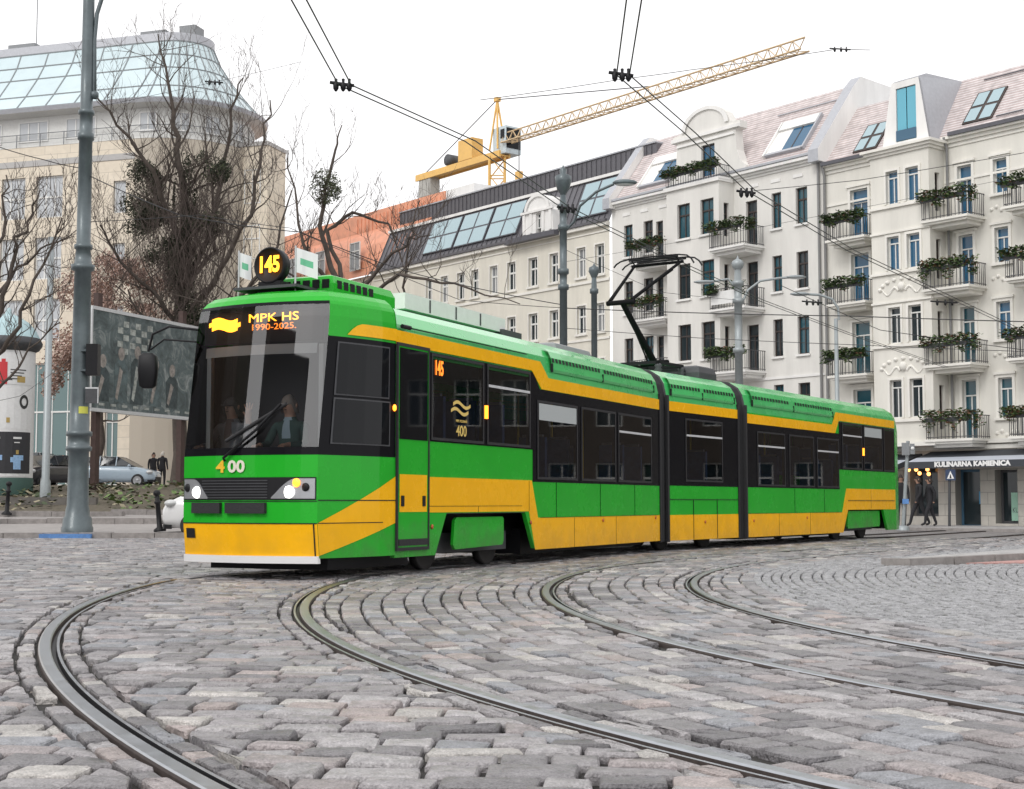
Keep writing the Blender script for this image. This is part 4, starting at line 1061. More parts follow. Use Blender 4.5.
# the bay
bw = [(5.26, 6.03), (6.66, 7.44)]
bayholes = [(a, b_, z0 + .1, z1 + .13) for z0, z1 in rowz for a, b_ in bw]
wall(wn, STR, bay[0], bay[1], 3.3, 14.75, -BP, bayholes, 0)
SIDE = STR.sub(bay[1], -BP, -90)      # face of the bay that looks towards the viewer
side_h = [(.30, .62, z0 - .05, z1 - .1) for z0, z1 in rowz]
wall(wn, SIDE, 0, BP, 3.3, 14.75, 0, side_h, 0)
wn.face([STR.p(bay[0], 0, 3.3), STR.p(bay[0], -BP, 3.3), STR.p(bay[0], -BP, 14.75), STR.p(bay[0], 0, 14.75)][::-1], 0)
wn.face([STR.p(bay[0], 0, 3.3), STR.p(bay[1], 0, 3.3), STR.p(bay[1], -BP, 3.3), STR.p(bay[0], -BP, 3.3)], 0)
for h in bayholes: wn.box(STR, h[0] - .06, h[1] + .06, -BP - .09, -BP + .04, h[2] - .09, h[2] - .003, 1)
for h in bayholes[:2]: pass
# gable with scrolls and a round top, set a little back from the bay front
gz = 14.75
g_l, g_r = 4.35, 8.1
pts = [(3.9, gz), (8.6, gz), (8.55, 15.25), (8.25, 15.5), (8.05, 16.0), (7.98, 16.9), (8.25, 16.95), (8.25, 17.25), (7.7, 17.3)]
for k in range(1, 12): 
    a = math.pi * k / 12; pts.append((6.22 + 1.4 * math.cos(a), 17.32 + .92 * math.sin(a)))
pts += [(4.7, 17.3), (4.2, 17.25), (4.2, 16.95), (4.45, 16.9), (4.4, 16.0), (4.25, 15.5), (3.95, 15.25)]
gd = (5.95, 6.75, 14.85, 16.55)
# gable front with the balcony door cut out: left of, right of, above the opening
gb = -.12
def clip_poly(P_, s, keep_left):
    o = []
    for k in range(len(P_)):
        a, b_ = P_[k], P_[(k + 1) % len(P_)]; ia = (a[0] <= s) == keep_left; ib = (b_[0] <= s) == keep_left
        if ia: o.append(a)
        if ia != ib: t = (s - a[0]) / (b_[0] - a[0]); o.append((s, a[1] + (b_[1] - a[1]) * t))
    return o
lp = clip_poly(pts, gd[0], True); rp = clip_poly(pts, gd[1], False); mp_ = clip_poly(clip_poly(pts, gd[0], False), gd[1], True)
mp_ = [(s, max(z, gd[3])) for s, z in mp_]
for q in (lp, rp, mp_): wn.poly(STR, q, gb, gb + .45, 0)
wn.box(STR, 4.2, 8.25, gb - .12, gb - .002, 16.96, 17.1, 1); wn.box(STR, 4.5, 7.95, gb - .07, gb - .002, 16.7, 16.8, 1)
arcp = [[STR.p(6.22 + r_ * math.cos(a), gb - .08, 17.32 + .66 * r_ * math.sin(a)) for a in [math.pi * k / 14 for k in range(15)]] for r_ in (1.18, 1.42)]
wn.grid(arcp, 1, smooth=False)
wn.face([STR.p(bay[0] - .1, -BP - .1, 14.75), STR.p(bay[1] + .1, -BP - .1, 14.75), STR.p(bay[1] + .1, .2, 14.75), STR.p(bay[0] - .1, .2, 14.75)], 1)
wn.box(STR, bay[0] - .08, bay[1] + .08, -BP - .12, -.14, 14.58, 14.747, 1)
# roof
slope_quad(wn, STR, -.0, 12.55, 15.0, 18.2, 15.0, 52, 0, .0); 
wn.face([STR.p(0, 0, 0), STR.p(0, 0, 15), STR.p(0, 9, 15), STR.p(0, 9, 0)], 0)
HWw = wn.build('walls', HW)
rf = MB(M['roof_tiles'], M['zinc']); slope_quad(rf, STR, .32, 12.2, 15.02, 18.25, 15.0, 52, 0, -.06, .05)
rf.box(STR, 0, 12.55, -.34, -.22, 14.96, 15.06, 1)
rf.face([slope_pt(STR, 0, 18.25, 15, 52), slope_pt(STR, 12.5, 18.25, 15, 52), STR.p(12.5, 7, 18.3), STR.p(0, 7, 18.3)], 1)
for s in (2.0, 9.5): pass
for zz in (17.6,): 
    slope_quad(rf, STR, 8.6, 12.1, zz, zz + .04, 15, 52, 1, -.06, .12, .03)
rfo = rf.build('roof', HW)
# party walls sticking out of the roof, light rendered with a metal capping
def party_wall(par, s0, s1, ze, ztop, deg, mwall, up=.55, name='party_wall'):
    mb = MB(M[mwall], M['zinc']); t = math.tan(R(deg))
    lo = [(ze - .35, -.45), (ze + .15, -.45), (ztop, (ztop - ze) / t - .55), (ztop + .45, (ztop - ze) / t - .1), (ztop + .3, (ztop - ze) / t + 3.5), (ze - .35, (ztop - ze) / t + 3.5)]
    for s, fl in ((s0, 0), (s1, 1)):
        q = [STR.p(s, b, z) for z, b in lo]; mb.face(q if fl else q[::-1], 0)
    n_ = len(lo)
    for k in range(n_):
        (z0, b0), (z1, b1) = lo[k], lo[(k + 1) % n_]; mb.face([STR.p(s0, b0, z0), STR.p(s1, b0, z0), STR.p(s1, b1, z1), STR.p(s0, b1, z1)], 1)
    return mb.build(name, par)
party_wall(HW, -.18, .30, 15.0, 18.0, 52, 'trim_white'); party_wall(HW, 12.2, 12.72, 14.95, 18.1, 52, 'trim_white')
for h in wins: window(HW, STR, h, 0, 'frame_brown', 'pane_teal' if rnd.random() < .3 else 'pane_dark', mull=1)
for h in bayholes: window(HW, STR, h, -BP, 'frame_brown', 'pane_teal' if h[2] > 12 or rnd.random() < .5 else 'pane_dark', mull=1)
for h in side_h: window(HW, SIDE, h, 0, 'frame_brown', 'pane_dark', mull=0)
for h in doors_r + doors_l: window(HW, STR, h, 0, 'frame_brown', 'pane_dark', mull=0 if h[1] - h[0] < .5 else 1, trans=.76)
window(HW, STR, gd, gb, 'frame_brown', 'pane_blue', mull=1, trans=.62)
for h in shop: window(HW, STR, h, 0, 'frame_brown', 'pane_dark', mull=2, trans=.8)
# roof terraces cut in the tiles: a dark recess with a glazed wall and slanting white cheek
def roof_recess(s0, s1, z0, z1, nm):
    mb = MB(M['trim_white'], M['zinc']); t = math.tan(R(52)); b0 = (z0 - 15) / t; b1 = (z1 - 15) / t
    s_m = s0 + .25 * (s1 - s0)
    pass
    # raised frame
    slope_quad(mb, STR, s0, s0 + .08, z0, z1, 15, 52, 0, -.06, .22, .2); slope_quad(mb, STR, s1 - .08, s1, z0, z1, 15, 52, 1, -.06, .22, .2)
    slope_quad(mb, STR, s0 + .12, s1 - .12, z1 - .42, z1, 15, 52, 0, -.06, .21, .12); slope_quad(mb, STR, s0 + .12, s1 - .12, z0, z0 + .1, 15, 52, 1, -.06, .2, .15)
    o = mb.build('dormer', HW)
    g = MB(M['pane_blue'], M['frame_brown'], M['trim_white']); slope_quad(g, STR, s0 + .9, s0 + 1.4, z0 + .1, z1 - .43, 15, 52, 0, -.06, .12); slope_quad(g, STR, s0 + 1.46, s1 - .1, z0 + .1, z1 - .43, 15, 52, 0, -.06, .12)
    slope_quad(g, STR, s0 + 1.4, s0 + 1.46, z0 + .1, z1 - .43, 15, 52, 1, -.06, .13); slope_quad(g, STR, s0 + .08, s0 + .9, z0 + .1, z1 - .43, 15, 52, 2, -.06, .12); g.build('panes', o)
roof_recess(1.6, 3.7, 15.35, 16.95, 'a'); roof_recess(9.3, 11.5, 15.35, 17.0, 'b')
# balconies of the white house and their plants
for z, t_ in ((11.62, 'top'), (9.02, 'middle'), (6.36, 'low')):
    balcony(HW, STR, 7.42, 9.45, -1.30, 0, z)
    balcony(HW, STR, 2.30, 4.58, -1.15, 0, z + .05)
balcony(HW, STR, 4.55, 7.85, -1.02, -.3, 14.76, .55)
planter(STR, 7.40, 9.5, -1.30, 12.50, 'long green planter on upper corner balcony right of the white bay', red=.1, wrap=.5)
planter(STR, 7.40, 8.05, -1.30, 9.80, 'green plant left of the white banner on the middle white-house balcony', red=.05)
planter(STR, 8.95, 9.5, -1.30, 9.85, 'green plant right of the white banner on the middle white-house balcony', red=.05)
planter(STR, 7.40, 8.6, -1.30, 7.15, 'green plants on left half of the lowest balcony right of the white bay', red=.05)
planter(STR, 8.7, 9.5, -1.30, 7.15, 'small green plant on right end of the lowest balcony by the white bay', red=.05)
planter(STR, 2.35, 4.6, -1.15, 12.45, 'olive plants on upper balcony left of the white bay, above the pantograph', red=.2)
planter(STR, 2.35, 4.6, -1.15, 9.85, 'olive plants on balcony left of the white bay, beside the pantograph', red=.2)
planter(STR, 4.55, 7.9, -1.05, 15.33, 'long green garland of plants on gable balcony of the white house', droop=.35, red=.1)
bn = MB(M['white']); 
bn.grid([[STR.p(7.55 + 1.35 * k / 8, -1.29 - .02 * math.sin(k * 1.2), z) for k in range(9)] for z in (9.2, 9.75)], 0); bn.grid([[STR.p(7.55 + 1.35 * k / 8, -1.275 - .02 * math.sin(k * 1.2), z) for k in range(9)] for z in (9.2, 9.75)], 0, flip=True)
tag(bn.build('banner'), 'white cloth banner hung on middle balcony rail of the white house', 'banner')
dp = MB(M['downpipe']); dp.tube([STR.p(12.42, -.10, 3.3), STR.p(12.42, -.10, 14.6)], .055, 8); dp.build('downpipe', HW)

# ---- cream house with the metal dormer and the shops (s 12.55 .. 24)
HC = thing('tenement_house', 'cream tenement house with blue windows, grey metal dormer and shop awning', 'house', tuple(STR.p(18, 0, 0)), 'houses along the street row')
E1 = 24.5
wn = MB(M['cream_plaster'], M['trim_cream'], M['shop_tiles'])
rz = [(12.0, 13.25), (9.48, 10.75), (6.72, 8.07), (3.92, 5.34)]
dl = [(13.95, 14.80, z, z + t_) for z, t_ in ((11.2, 2.0), (8.68, 1.95), (5.9, 2.05), (3.3, 2.0))]
dr = [(18.86, 19.46, z, z1) for z, z1 in ((11.25, 13.27), (8.72, 10.68), (5.95, 8.03), (3.15, 5.35))]
wr = [(20.36, 20.92, a, b_) for a, b_ in rz]
wr2 = [(22.6, 23.2, a, b_) for a, b_ in rz]
shopw = [(16.48, 17.72, .39, 2.35), (18.45, 19.50, .0, 2.10), (20.1, 21.0, .15, 2.06), (22.0, 23.6, .4, 2.1), (13.2, 15.4, .4, 2.3)]
wall(wn, STR, 12.55, E1, 3.0, 14.3, 0, dl + dr + wr + wr2, 0)
wall(wn, STR, 12.55, E1, 0, 3.0, 0, shopw, 2, depth=.5)
for h in wr + wr2: surround(wn, STR, h, 0, 1)
for h in dl + dr: surround(wn, STR, h, 0, 1, sill=False)
for s0, s1 in ((12.7, 15.65), (18.35, E1)): cornice(wn, STR, s0, s1, 0, 14.05, 1, ((.05, .14), (.14, .13), (.28, .12)))
for z in (13.3, ): wn.box(STR, 18.32, E1, -.045, .02, 12.72, 12.80, 1); wn.box(STR, 12.6, 15.6, -.045, .02, 12.72, 12.80, 1)
for z in (3.02, 2.82): wn.box(STR, 12.6, E1, -.18 + (3.02 - z) * .4, .02, z, z + .15, 1)
cb = (15.65, 18.28)
cw = [(16.38, 16.92), (17.27, 17.84)]
cbh = [(a, b_, z0 + .12, z1 + .12) for z0, z1 in rz for a, b_ in cw]
wall(wn, STR, cb[0], cb[1], 3.12, 14.2, -BP, cbh, 0)
SIDE2 = STR.sub(cb[1], -BP, -90)
sh2 = [(.36, .66, z0 - .35, z1 - .15) for z0, z1 in rz]
wall(wn, SIDE2, 0, BP, 3.12, 14.2, 0, sh2, 0)
wn.face([STR.p(cb[0], 0, 3.12), STR.p(cb[0], 0, 14.2), STR.p(cb[0], -BP, 14.2), STR.p(cb[0], -BP, 3.12)], 0)
wn.face([STR.p(cb[0], 0, 3.12), STR.p(cb[1], 0, 3.12), STR.p(cb[1], -BP, 3.12), STR.p(cb[0], -BP, 3.12)], 0)
wn.face([STR.p(cb[0], 0, 14.2), STR.p(cb[0], -BP, 14.2), STR.p(cb[1], -BP, 14.2), STR.p(cb[1], 0, 14.2)], 0)
for h in cbh: surround(wn, STR, h, -BP, 1, .09, .045, sill=False, top=False)
for z in [a + .06 for a, b_ in rz]:
    wn.box(STR, cb[0] - .02, cb[1] + .03, -BP - .09, -BP + .02, z - .1, z - .004, 1); wn.box(SIDE2, 0.02, BP, -.06, .02, z - .1, z - .004, 1)
for z in (11.0, 8.35): wn.box(STR, cb[0] - .02, cb[1] + .03, -BP - .07, -BP + .02, z, z + .07, 1); wn.box(SIDE2, .02, BP, -.05, .02, z, z + .07, 1)
for pr, z in ((.08, 13.98), (.18, 14.08), (.28, 14.18)): wn.box(STR, cb[0] - pr, cb[1] + pr, -BP - pr, -.02, z, z + .097, 1)
wn.box(STR, cb[0] - .1, cb[1] + .1, -BP - .14, -.20, 2.97, 3.118, 1)
# stucco relief panels on the bay: scroll shapes in low relief
for zc in (8.95, 5.95):
    for k in range(9):
        a = math.pi * (k + .5) / 9; x = 17.0 + 1.0 * math.cos(a); z = zc - .12 + .42 * math.sin(a)
        c = STR.p(x, -BP, z); wn.ball(c, .10, 1, 8, (1, 1, .8))
    for sg in (-1, 1):
        wn.tube([STR.p(17.0 + sg * (.15 + .75 * t), -BP, zc - .15 + .14 * math.sin(t * 7)) for t in [j / 8 for j in range(9)]], [.06 - .004 * j for j in range(9)], 6, 1)
    wn.ball(STR.p(17.0, -BP, zc), .17, 1, 10, (1, 1, 1.1))
for h in wr:
    for k in range(5): wn.ball(STR.p(20.25 + .2 * k, 0, h[2] - .55 + .08 * math.sin(k * 2.2)), .08, 1, 8)
HCw = wn.build('walls', HC)
rf = MB(M['roof_tiles'], M['zinc'], M['zinc_dark'])
slope_quad(rf, STR, 12.72, E1, 14.42, 17.15, 14.42, 51, 0, -.05, .04)
rf.face([slope_pt(STR, 12.7, 17.15, 14.42, 51), slope_pt(STR, E1, 17.15, 14.42, 51), STR.p(E1, 8, 17.2), STR.p(12.7, 8, 17.2)], 1)
rf.box(STR, 12.75, 15.6, -.36, -.22, 14.36, 14.50, 2); rf.box(STR, 18.7, E1, -.36, -.22, 14.40, 14.54, 2)
slope_quad(rf, STR, 18.9, E1, 16.78, 16.82, 14.42, 51, 2, -.05, .12, .03)
slope_quad(rf, STR, 20.4, 21.5, 14.8, 14.84, 14.42, 51, 2, -.05, .12, .03)
rf.build('roof', HC)
skylight(HC, STR, 14.0, 15.15, 14.68, 15.95, 14.42, 51, -.05)
skylight(HC, STR, 18.95, 20.2, 14.82, 16.2, 14.42, 51, -.05); skylight(HC, STR, 21.6, 22.8, 14.82, 16.2, 14.42, 51, -.05)
# the dormer: tapering white front over the bay with slate-grey metal cheeks
dm = MB(M['trim_white'], M['zinc'], M['pane_blue'])
fb = -.72; zt, zb = 16.80, 14.30
L0, L1, Rt0, Rt1 = 16.05, 16.55, 18.18, 17.75
gl_ = (16.72, 17.62, 14.50, 16.55)
for q in ([(L0, zb), (gl_[0], zb), (gl_[0], gl_[3]), (L1 - .02, zt)][0:4], [(gl_[1], zb), (Rt0, zb), (Rt1, zt), (gl_[1], gl_[3])], [(gl_[0], gl_[3]), (gl_[1], gl_[3]), (Rt1, zt), (L1 - .02, zt)], [(gl_[0], zb), (gl_[1], zb), (gl_[1], gl_[2]), (gl_[0], gl_[2])]):
    dm.poly(STR, q, fb, fb + .15, 0)
for (sb, st, fl) in ((Rt0, Rt1, 1), (L0, L1, 0)):
    q = [STR.p(sb, fb + .001, zb), STR.p(sb, 2.4, zb), STR.p(sb + (0 if fl else 0), 2.8, 16.2), STR.p(st, 2.0, 17.12), STR.p(st, fb + .5, 17.02), STR.p(st, fb + .001, zt)]
    dm.face(q if fl else q[::-1], 1)
dm.face([STR.p(L1, fb, zt + .01), STR.p(Rt1, fb, zt + .01), STR.p(Rt1, fb + .5, 17.02), STR.p(L1, fb + .5, 17.02)], 1); dm.face([STR.p(L1, fb + .5, 17.02), STR.p(Rt1, fb + .5, 17.02), STR.p(Rt1, 2.0, 17.12), STR.p(L1, 2.0, 17.12)], 1)
dm.face([STR.p(L1, 2, 17.12), STR.p(Rt1, 2, 17.12), STR.p(Rt0, 2.8, 16.2), STR.p(L0, 2.8, 16.2)], 1)
dmo = dm.build('dormer', HC)
window(dmo, STR, gl_, fb, 'trim_white', 'pane_blue', depth=.06, mull=1, trans=0, t=.04) if False else None
g = MB(M['pane_bright']); sm_ = (gl_[0] + gl_[1]) / 2
g.box(STR, gl_[0] + .02, sm_ - .02, fb + .05, fb + .07, gl_[2], gl_[3] - .03); g.box(STR, sm_ + .02, gl_[1] - .02, fb + .05, fb + .07, gl_[2], gl_[3] - .03); g.build('panes', dmo)
rl = MB(M['frame_blue']); rl.box(STR, gl_[0], gl_[1], fb - .03, fb - .01, gl_[2] + .02, gl_[2] + .42); rl.build('guard', dmo)
for h in dl + dr: window(HC, STR, h, 0, 'frame_white', 'pane_blue' if h[2] > 8 else 'pane_teal', mull=1, trans=.74, t=.042)
for h in wr + wr2: window(HC, STR, h, 0, 'frame_white', 'pane_blue' if h[2] > 6 else 'pane_teal', mull=1, trans=.72, t=.042)
for h in cbh: window(HC, STR, h, -BP, 'frame_white', 'pane_blue' if h[2] > 8 else 'pane_dark', mull=1, trans=.80, t=.04)
for h in sh2: window(HC, SIDE2, h, 0, 'frame_brown', 'pane_dark', mull=0)
for h in shopw: window(HC, STR, h, 0, 'frame_blue' if h[0] in (18.45,) else 'iron', 'pane_dark', depth=.4, mull=1 if h[1] - h[0] > 1.1 else 0, trans=.0, t=.09)
# balconies in the corner right of the bay, left balconies, and those at the picture's right edge
for z, t_ in ((11.22, 'top'), (8.68, 'second'), (5.88, 'third'), (3.18, 'lowest')):
    balcony(HC, STR, 18.0, 20.0, -1.15, 0, z, slab='trim_cream')
    balcony(HC, STR, 21.4, 23.9, -1.15, 0, z, slab='trim_cream')
    if z > 3.5: balcony(HC, STR, 13.4, 15.3, -.95, 0, z - .05, slab='trim_cream')
nm = ['topmost', 'second from top', 'third from top', 'lowest']
for k, z in enumerate((12.05, 9.5, 6.7, 4.0)):
    planter(STR, 18.0, 20.05, -1.15, z, 'reddish green planter on %s corner balcony right of the cream bay' % nm[k], red=.22 + .06 * k, droop=.45 + .15 * (k % 2), wrap=.3)
    planter(STR, 21.35, 23.9, -1.15, z, 'leafy planter on %s cream-house balcony at the right picture edge' % nm[k], red=.1 + .1 * k, droop=.3)
    if k < 3: planter(STR, 13.35, 15.35, -.95, z - .1, 'green planter on %s balcony at left end of the cream house' % nm[k], red=.06, droop=.35)
dp = MB(M['downpipe']); dp.tube([STR.p(18.5, -.3, 14.4), STR.p(18.5, -.12, 14.0), STR.p(18.5, -.12, 3.2)], .05, 8); dp.build('downpipe', HC)
dp = MB(M['downpipe']); dp.tube([STR.p(12.75, -.3, 14.5), STR.p(12.75, -.12, 14.0), STR.p(12.75, -.12, .2)], .06, 8); dp.build('downpipe', HC)
# awnings
mat('awning_dark', (.045, .05, .06), .8, noise=.1); mat('awning_light', (.45, .48, .54), .8)
def awning(s0, s1, z, label, txt=None):
    root = thing('awning', label, 'awning', tuple(STR.p((s0 + s1) / 2, 0, z)))
    mb = MB(M['awning_dark'], M['awning_light']); d_ = -1.55
    mb.grid([[STR.p(s, -.05, z + .42) for s in (s0, s1)], [STR.p(s, d_ * .62, z + .17) for s in (s0, s1)]], 0, smooth=False, flip=True)
    mb.grid([[STR.p(s, d_ * .62, z + .17) for s in (s0, s1)], [STR.p(s, d_, z) for s in (s0, s1)]], 1, smooth=False, flip=True)
    mb.grid([[STR.p(s, -.05, z + .41) for s in (s0, s1)], [STR.p(s, d_, z - .012) for s in (s0, s1)]], 0, smooth=False)
    for s, fl in ((s0, 1), (s1, 0)):
        q = [STR.p(s, -.05, z + .42), STR.p(s, -.05, z + .2), STR.p(s, d_, z - .2), STR.p(s, d_, z)]; mb.face(q if fl else q[::-1], 0)
    mb.build('fabric', root)
    v = MB(M['awning_dark']); v.box(STR, s0, s1, d_ - .02, d_, z - .24, z + .005); vo = v.build('valance', root)
    if txt: text_mesh('lettering', txt, .27, STR.p((s0 + s1) / 2 - .1, d_ - .03, z - .115), STR.d, (0, 0, 1), M['white'], root, bold=.008, sx=1.04)
    return root
awning(17.5, 22.6, 2.36, 'wide dark awning lettered KULINARNA KAMIENICA over the shop door')
aw2 = [o for o in bpy.data.objects if o.name == 'awning'][0]
text_mesh('lettering', 'KULINARNA KAMIENICA', .24, STR.p(20.22, -1.585, 2.245), STR.d, (0, 0, 1), M['white'], aw2, bold=.014, sx=1.14)
text_mesh('lettering', '?', .27, STR.p(18.05, -1.585, 2.245), STR.d, (0, 0, 1), M['awning_light'], aw2, bold=.006) if False else None
awning(13.0, 17.1, 2.30, 'plain dark awning over shop window just behind the tram rear')
# shop lamps and the green poster
mat('bulb_warm', (.9, .5, .2), .4, emit=(1, .42, .12), estr=3.0)
for k, (s, z) in enumerate(((16.62, 2.12), (16.95, 2.12), (17.1, 1.98), (17.45, 2.12), (17.5, 1.95))):
    b = MB(M['iron'], M['bulb_warm']); c = STR.p(s, -.25, z); b.tube([c + Vector((0, 0, .08)), c + Vector((0, 0, .35))], .008, 5); b.ball(c, .075, 1, 10)
    tag(b.build('hanging_lamp'), 'small glowing orange bulb lamp hanging over the shop window', 'lamp', 'orange lamps under the awning')
ps = MB(mat('poster_green', (.36, .60, .47), .7), M['iron']); ps.box(STR, 20.55, 20.97, .30, .33, .25, 1.25)
po = ps.build('poster'); tag(po, 'pale green poster lettered KUL in the shop window', 'poster')
text_mesh('lettering', 'KUL', .26, STR.p(20.76, .297, .62), STR.d, (0, 0, 1), M['iron'], po, sx=.7)
bp_ = MB(mat('poster_blue', (.06, .28, .5), .6)); bp_.box(STR, 19.25, 19.42, .29, .32, .85, 1.3); tag(bp_.build('poster'), 'small blue sticker on the dark shop door', 'poster')

# ---- grey-roofed house (s -16.5 .. -.18)
HG = thing('tenement_house', 'cream house with dark grey metal mansard, big skylights and white-framed windows', 'house', tuple(STR.p(-8, 0, 0)), 'houses along the street row')
cols = [(-15.2, -14.62), (-13.8, -13.15), (-12.3, -11.65), (-11.03, -10.4), (-9.43, -8.77), (-7.95, -7.27), (-6.22, -5.52), (-4.57, -3.92), (-2.52, -1.88), (-1.20, -.55)]
grz = [(11.72, 13.17), (8.98, 10.34), (6.3, 7.7), (3.5, 5.0)]
gh = [(a, b_, z0, z1) for z0, z1 in grz for a, b_ in cols]
wn = MB(M['pale_plaster'], M['trim_cream'], M['zinc_dark'])
wall(wn, STR, -20.5, -.18, 0, 14.2, 0, gh, 0)
for h in gh: surround(wn, STR, h, 0, 1, .07, .03, sill=True, top=False)
wn.box(STR, -20.5, -.18, -.06, .02, 11.36, 11.48, 1); wn.box(STR, -20.5, -.18, -.05, .02, 8.6, 8.7, 1); wn.box(STR, -20.5, -.18, -.05, .02, 13.72, 13.78, 1)
wn.box(STR, -20.5, -.18, -.22, .02, 13.98, 14.14, 1)
wn.face([STR.p(-20.5, 0, 0), STR.p(-20.5, 0, 14.2), STR.p(-20.5, 9, 14.2), STR.p(-20.5, 9, 0)], 0)
wn.build('walls', HG)
mat('seam_metal', (.125, .122, .135), .45, metal=.3, noise=.15)
rf = MB(M['seam_metal'], M['zinc'], M['trim_white'])
GD = 66
slope_quad(rf, STR, -20.5, -.18, 14.2, 16.65, 14.2, GD, 0)
s = -20.4
while s < -.3: slope_quad(rf, STR, s, s + .03, 14.25, 16.62, 14.2, GD, 0, 0, .04, .04); s += .42
bt = (16.65 - 14.2) / math.tan(R(GD))
rf.box(STR, -20.5, -.18, bt - .12, bt + .06, 16.652, 16.80, 2)
rf.box(STR, -20.5, 1.2, bt + .7, bt + 6, 16.66, 17.95, 0); s = -20.4
while s < 1.1: rf.box(STR, s, s + .035, bt + .66, bt + .699, 16.8, 17.9, 0); s += .36
rf.box(STR, -20.5, 1.2, bt + .62, bt + 6.05, 17.952, 18.02, 1)
rf.box(STR, -20.5, -.18, -.30, -.14, 14.15, 14.27, 0)
rf.build('roof', HG)
for a, b_ in ((-15.75, -13.0), (-12.85, -10.2), (-10.05, -7.4), (-2.9, -.5)): skylight(HG, STR, a, b_, 14.62, 16.5, 14.2, GD, fm='zinc_dark', nx=2, ny=2, t=.06)
dmr = MB(M['trim_white'], M['zinc_dark'])
ds0, ds1 = -6.4, -4.0; dh = (-5.35, -4.95, 14.55, 15.3)
q = [(ds0, 14.25), (ds1, 14.25), (ds1 - .1, 15.35)]
for k in range(0, 11): a = math.pi * k / 10; q.append((-5.2 + .95 * math.cos(a), 15.5 + .75 * math.sin(a)))
q += [(ds0 + .1, 15.35)]
lp = clip_poly(q, dh[0], True); rp = clip_poly(q, dh[1], False); mp_ = [(s, max(z, dh[3])) for s, z in clip_poly(clip_poly(q, dh[0], False), dh[1], True)]
for p_ in (lp, rp, mp_): dmr.poly(STR, p_, -.25, .9, 0)
for s in (-6.25, -5.7, -4.75, -4.2): dmr.box(STR, s - .09, s + .09, -.32, -.252, 14.35, 15.35, 0)
dmr.box(STR, -6.45, -3.95, -.36, -.252, 15.36, 15.48, 0)
dmr.grid([[STR.p(-5.2 + r_ * math.cos(a), -.34, 15.5 + .79 * r_ * math.sin(a)) for a in [math.pi * k / 12 for k in range(13)]] for r_ in (.8, .98)], 0, smooth=False)
dmr.poly(STR, [(-7.6, 13.98), (-3.6, 13.98), (-3.6, 14.22), (-6.0, 14.25), (-7.2, 14.22)], -.55, -.22, 1)
do_ = dmr.build('dormer', HG); window(HG, STR, dh, -.25, 'frame_white', 'pane_dark')
for h in gh: window(HG, STR, h, 0, 'frame_white', rnd.choice(['pane_dark', 'pane_dark', 'pane_curtain']), mull=1, trans=.62, t=.075)

# ---- copper-clad house farther along
HO = thing('tenement_house', 'house with orange copper-clad curved roof storey behind the bare tree', 'house', tuple(STR.p(-26, 3, 0)), 'houses along the street row')
wn = MB(M['pale_plaster'], M['copper'], M['trim_cream'], M['zinc'])
wn.box(STR, -36, -20.52, .6, 10, 0, 14.3, 0); wn.build('walls', HO)
cp = MB(M['copper'], M['zinc_dark'])
zs_ = [(14.3, 0), (15.2, .15), (16.2, .55), (17.0, 1.1), (17.5, 1.8)]
cp.grid([[STR.p(-36, .35 + b, z) for z, b in zs_], [STR.p(-17.2, .35 + b, z) for z, b in zs_]], 0, smooth=False)
s = -36
while s < -17.3: 
    cp.grid([[STR.p(s, .33 + b - .04, z) for z, b in zs_], [STR.p(s + .035, .33 + b - .04, z) for z, b in zs_]], 0, smooth=False); s += .5
cp.box(STR, -36, -16.7, 2.35, 8, 16.6, 18.75, 0); s = -26
while s < -16.8: cp.box(STR, s, s + .04, 2.31, 2.349, 16.6, 18.5, 0); s += .42
cp.face([STR.p(-17.2, .35, 14.3), STR.p(-17.2, 2.35, 14.3), STR.p(-17.2, 2.35, 17.5), STR.p(-17.2, 2.15, 17.5), STR.p(-17.2, 1.45, 17.0), STR.p(-17.2, .9, 16.2), STR.p(-17.2, .5, 15.2)], 0)
cp.build('copper_roof', HO)
pb = MB(M['trim_white']); pb.box(STR, -16.68, -14.0, 2.4, 8, 16.6, 18.75, 0); pb.build('roof_block', HO)
for a in (-31, -27.5, -23.5): window(HO, STR, (a, a + 1.1, 14.7, 16.4), .1, 'frame_white', 'pane_curtain', mull=1)
for a in (-34, -31, -28, -25, -22.5):
    for z in (11.6, 8.9, 6.2, 3.6): window(HO, STR, (a, a + .75, z, z + 1.45), .42, 'frame_white', 'pane_curtain')

# ---- added house, out of the picture: dark brick keeps the tram's reflections dark
HN = thing('tenement_house', 'dark brown brick house next to the cream house, outside the right edge', 'house', tuple(STR.p(35, 0, 0)), 'houses along the street row')
nh = [(s, s + 1.0, z, z + 1.75) for z in (.6, 3.7, 6.4, 9.1, 11.8) for s in [25.6 + 1.75 * k for k in range(14)]]
wn = MB(mat('dark_brick', (.085, .07, .06), .85, noise=.2, nscale=2), M['roof_tiles'], M['trim_cream']); wall(wn, STR, 24.52, 50, 0, 14.4, 0, nh, 0)
slope_quad(wn, STR, 24.52, 50, 14.4, 17.4, 14.4, 51, 1); wn.box(STR, 24.52, 50, -.25, .02, 14.1, 14.38, 2); wn.face([STR.p(50, 0, 0), STR.p(50, 9, 0), STR.p(50, 9, 14.4), STR.p(50, 0, 14.4)], 0)
wn.build('walls', HN)
for h in nh: window(HN, STR, h, 0, 'frame_white', 'pane_dark')

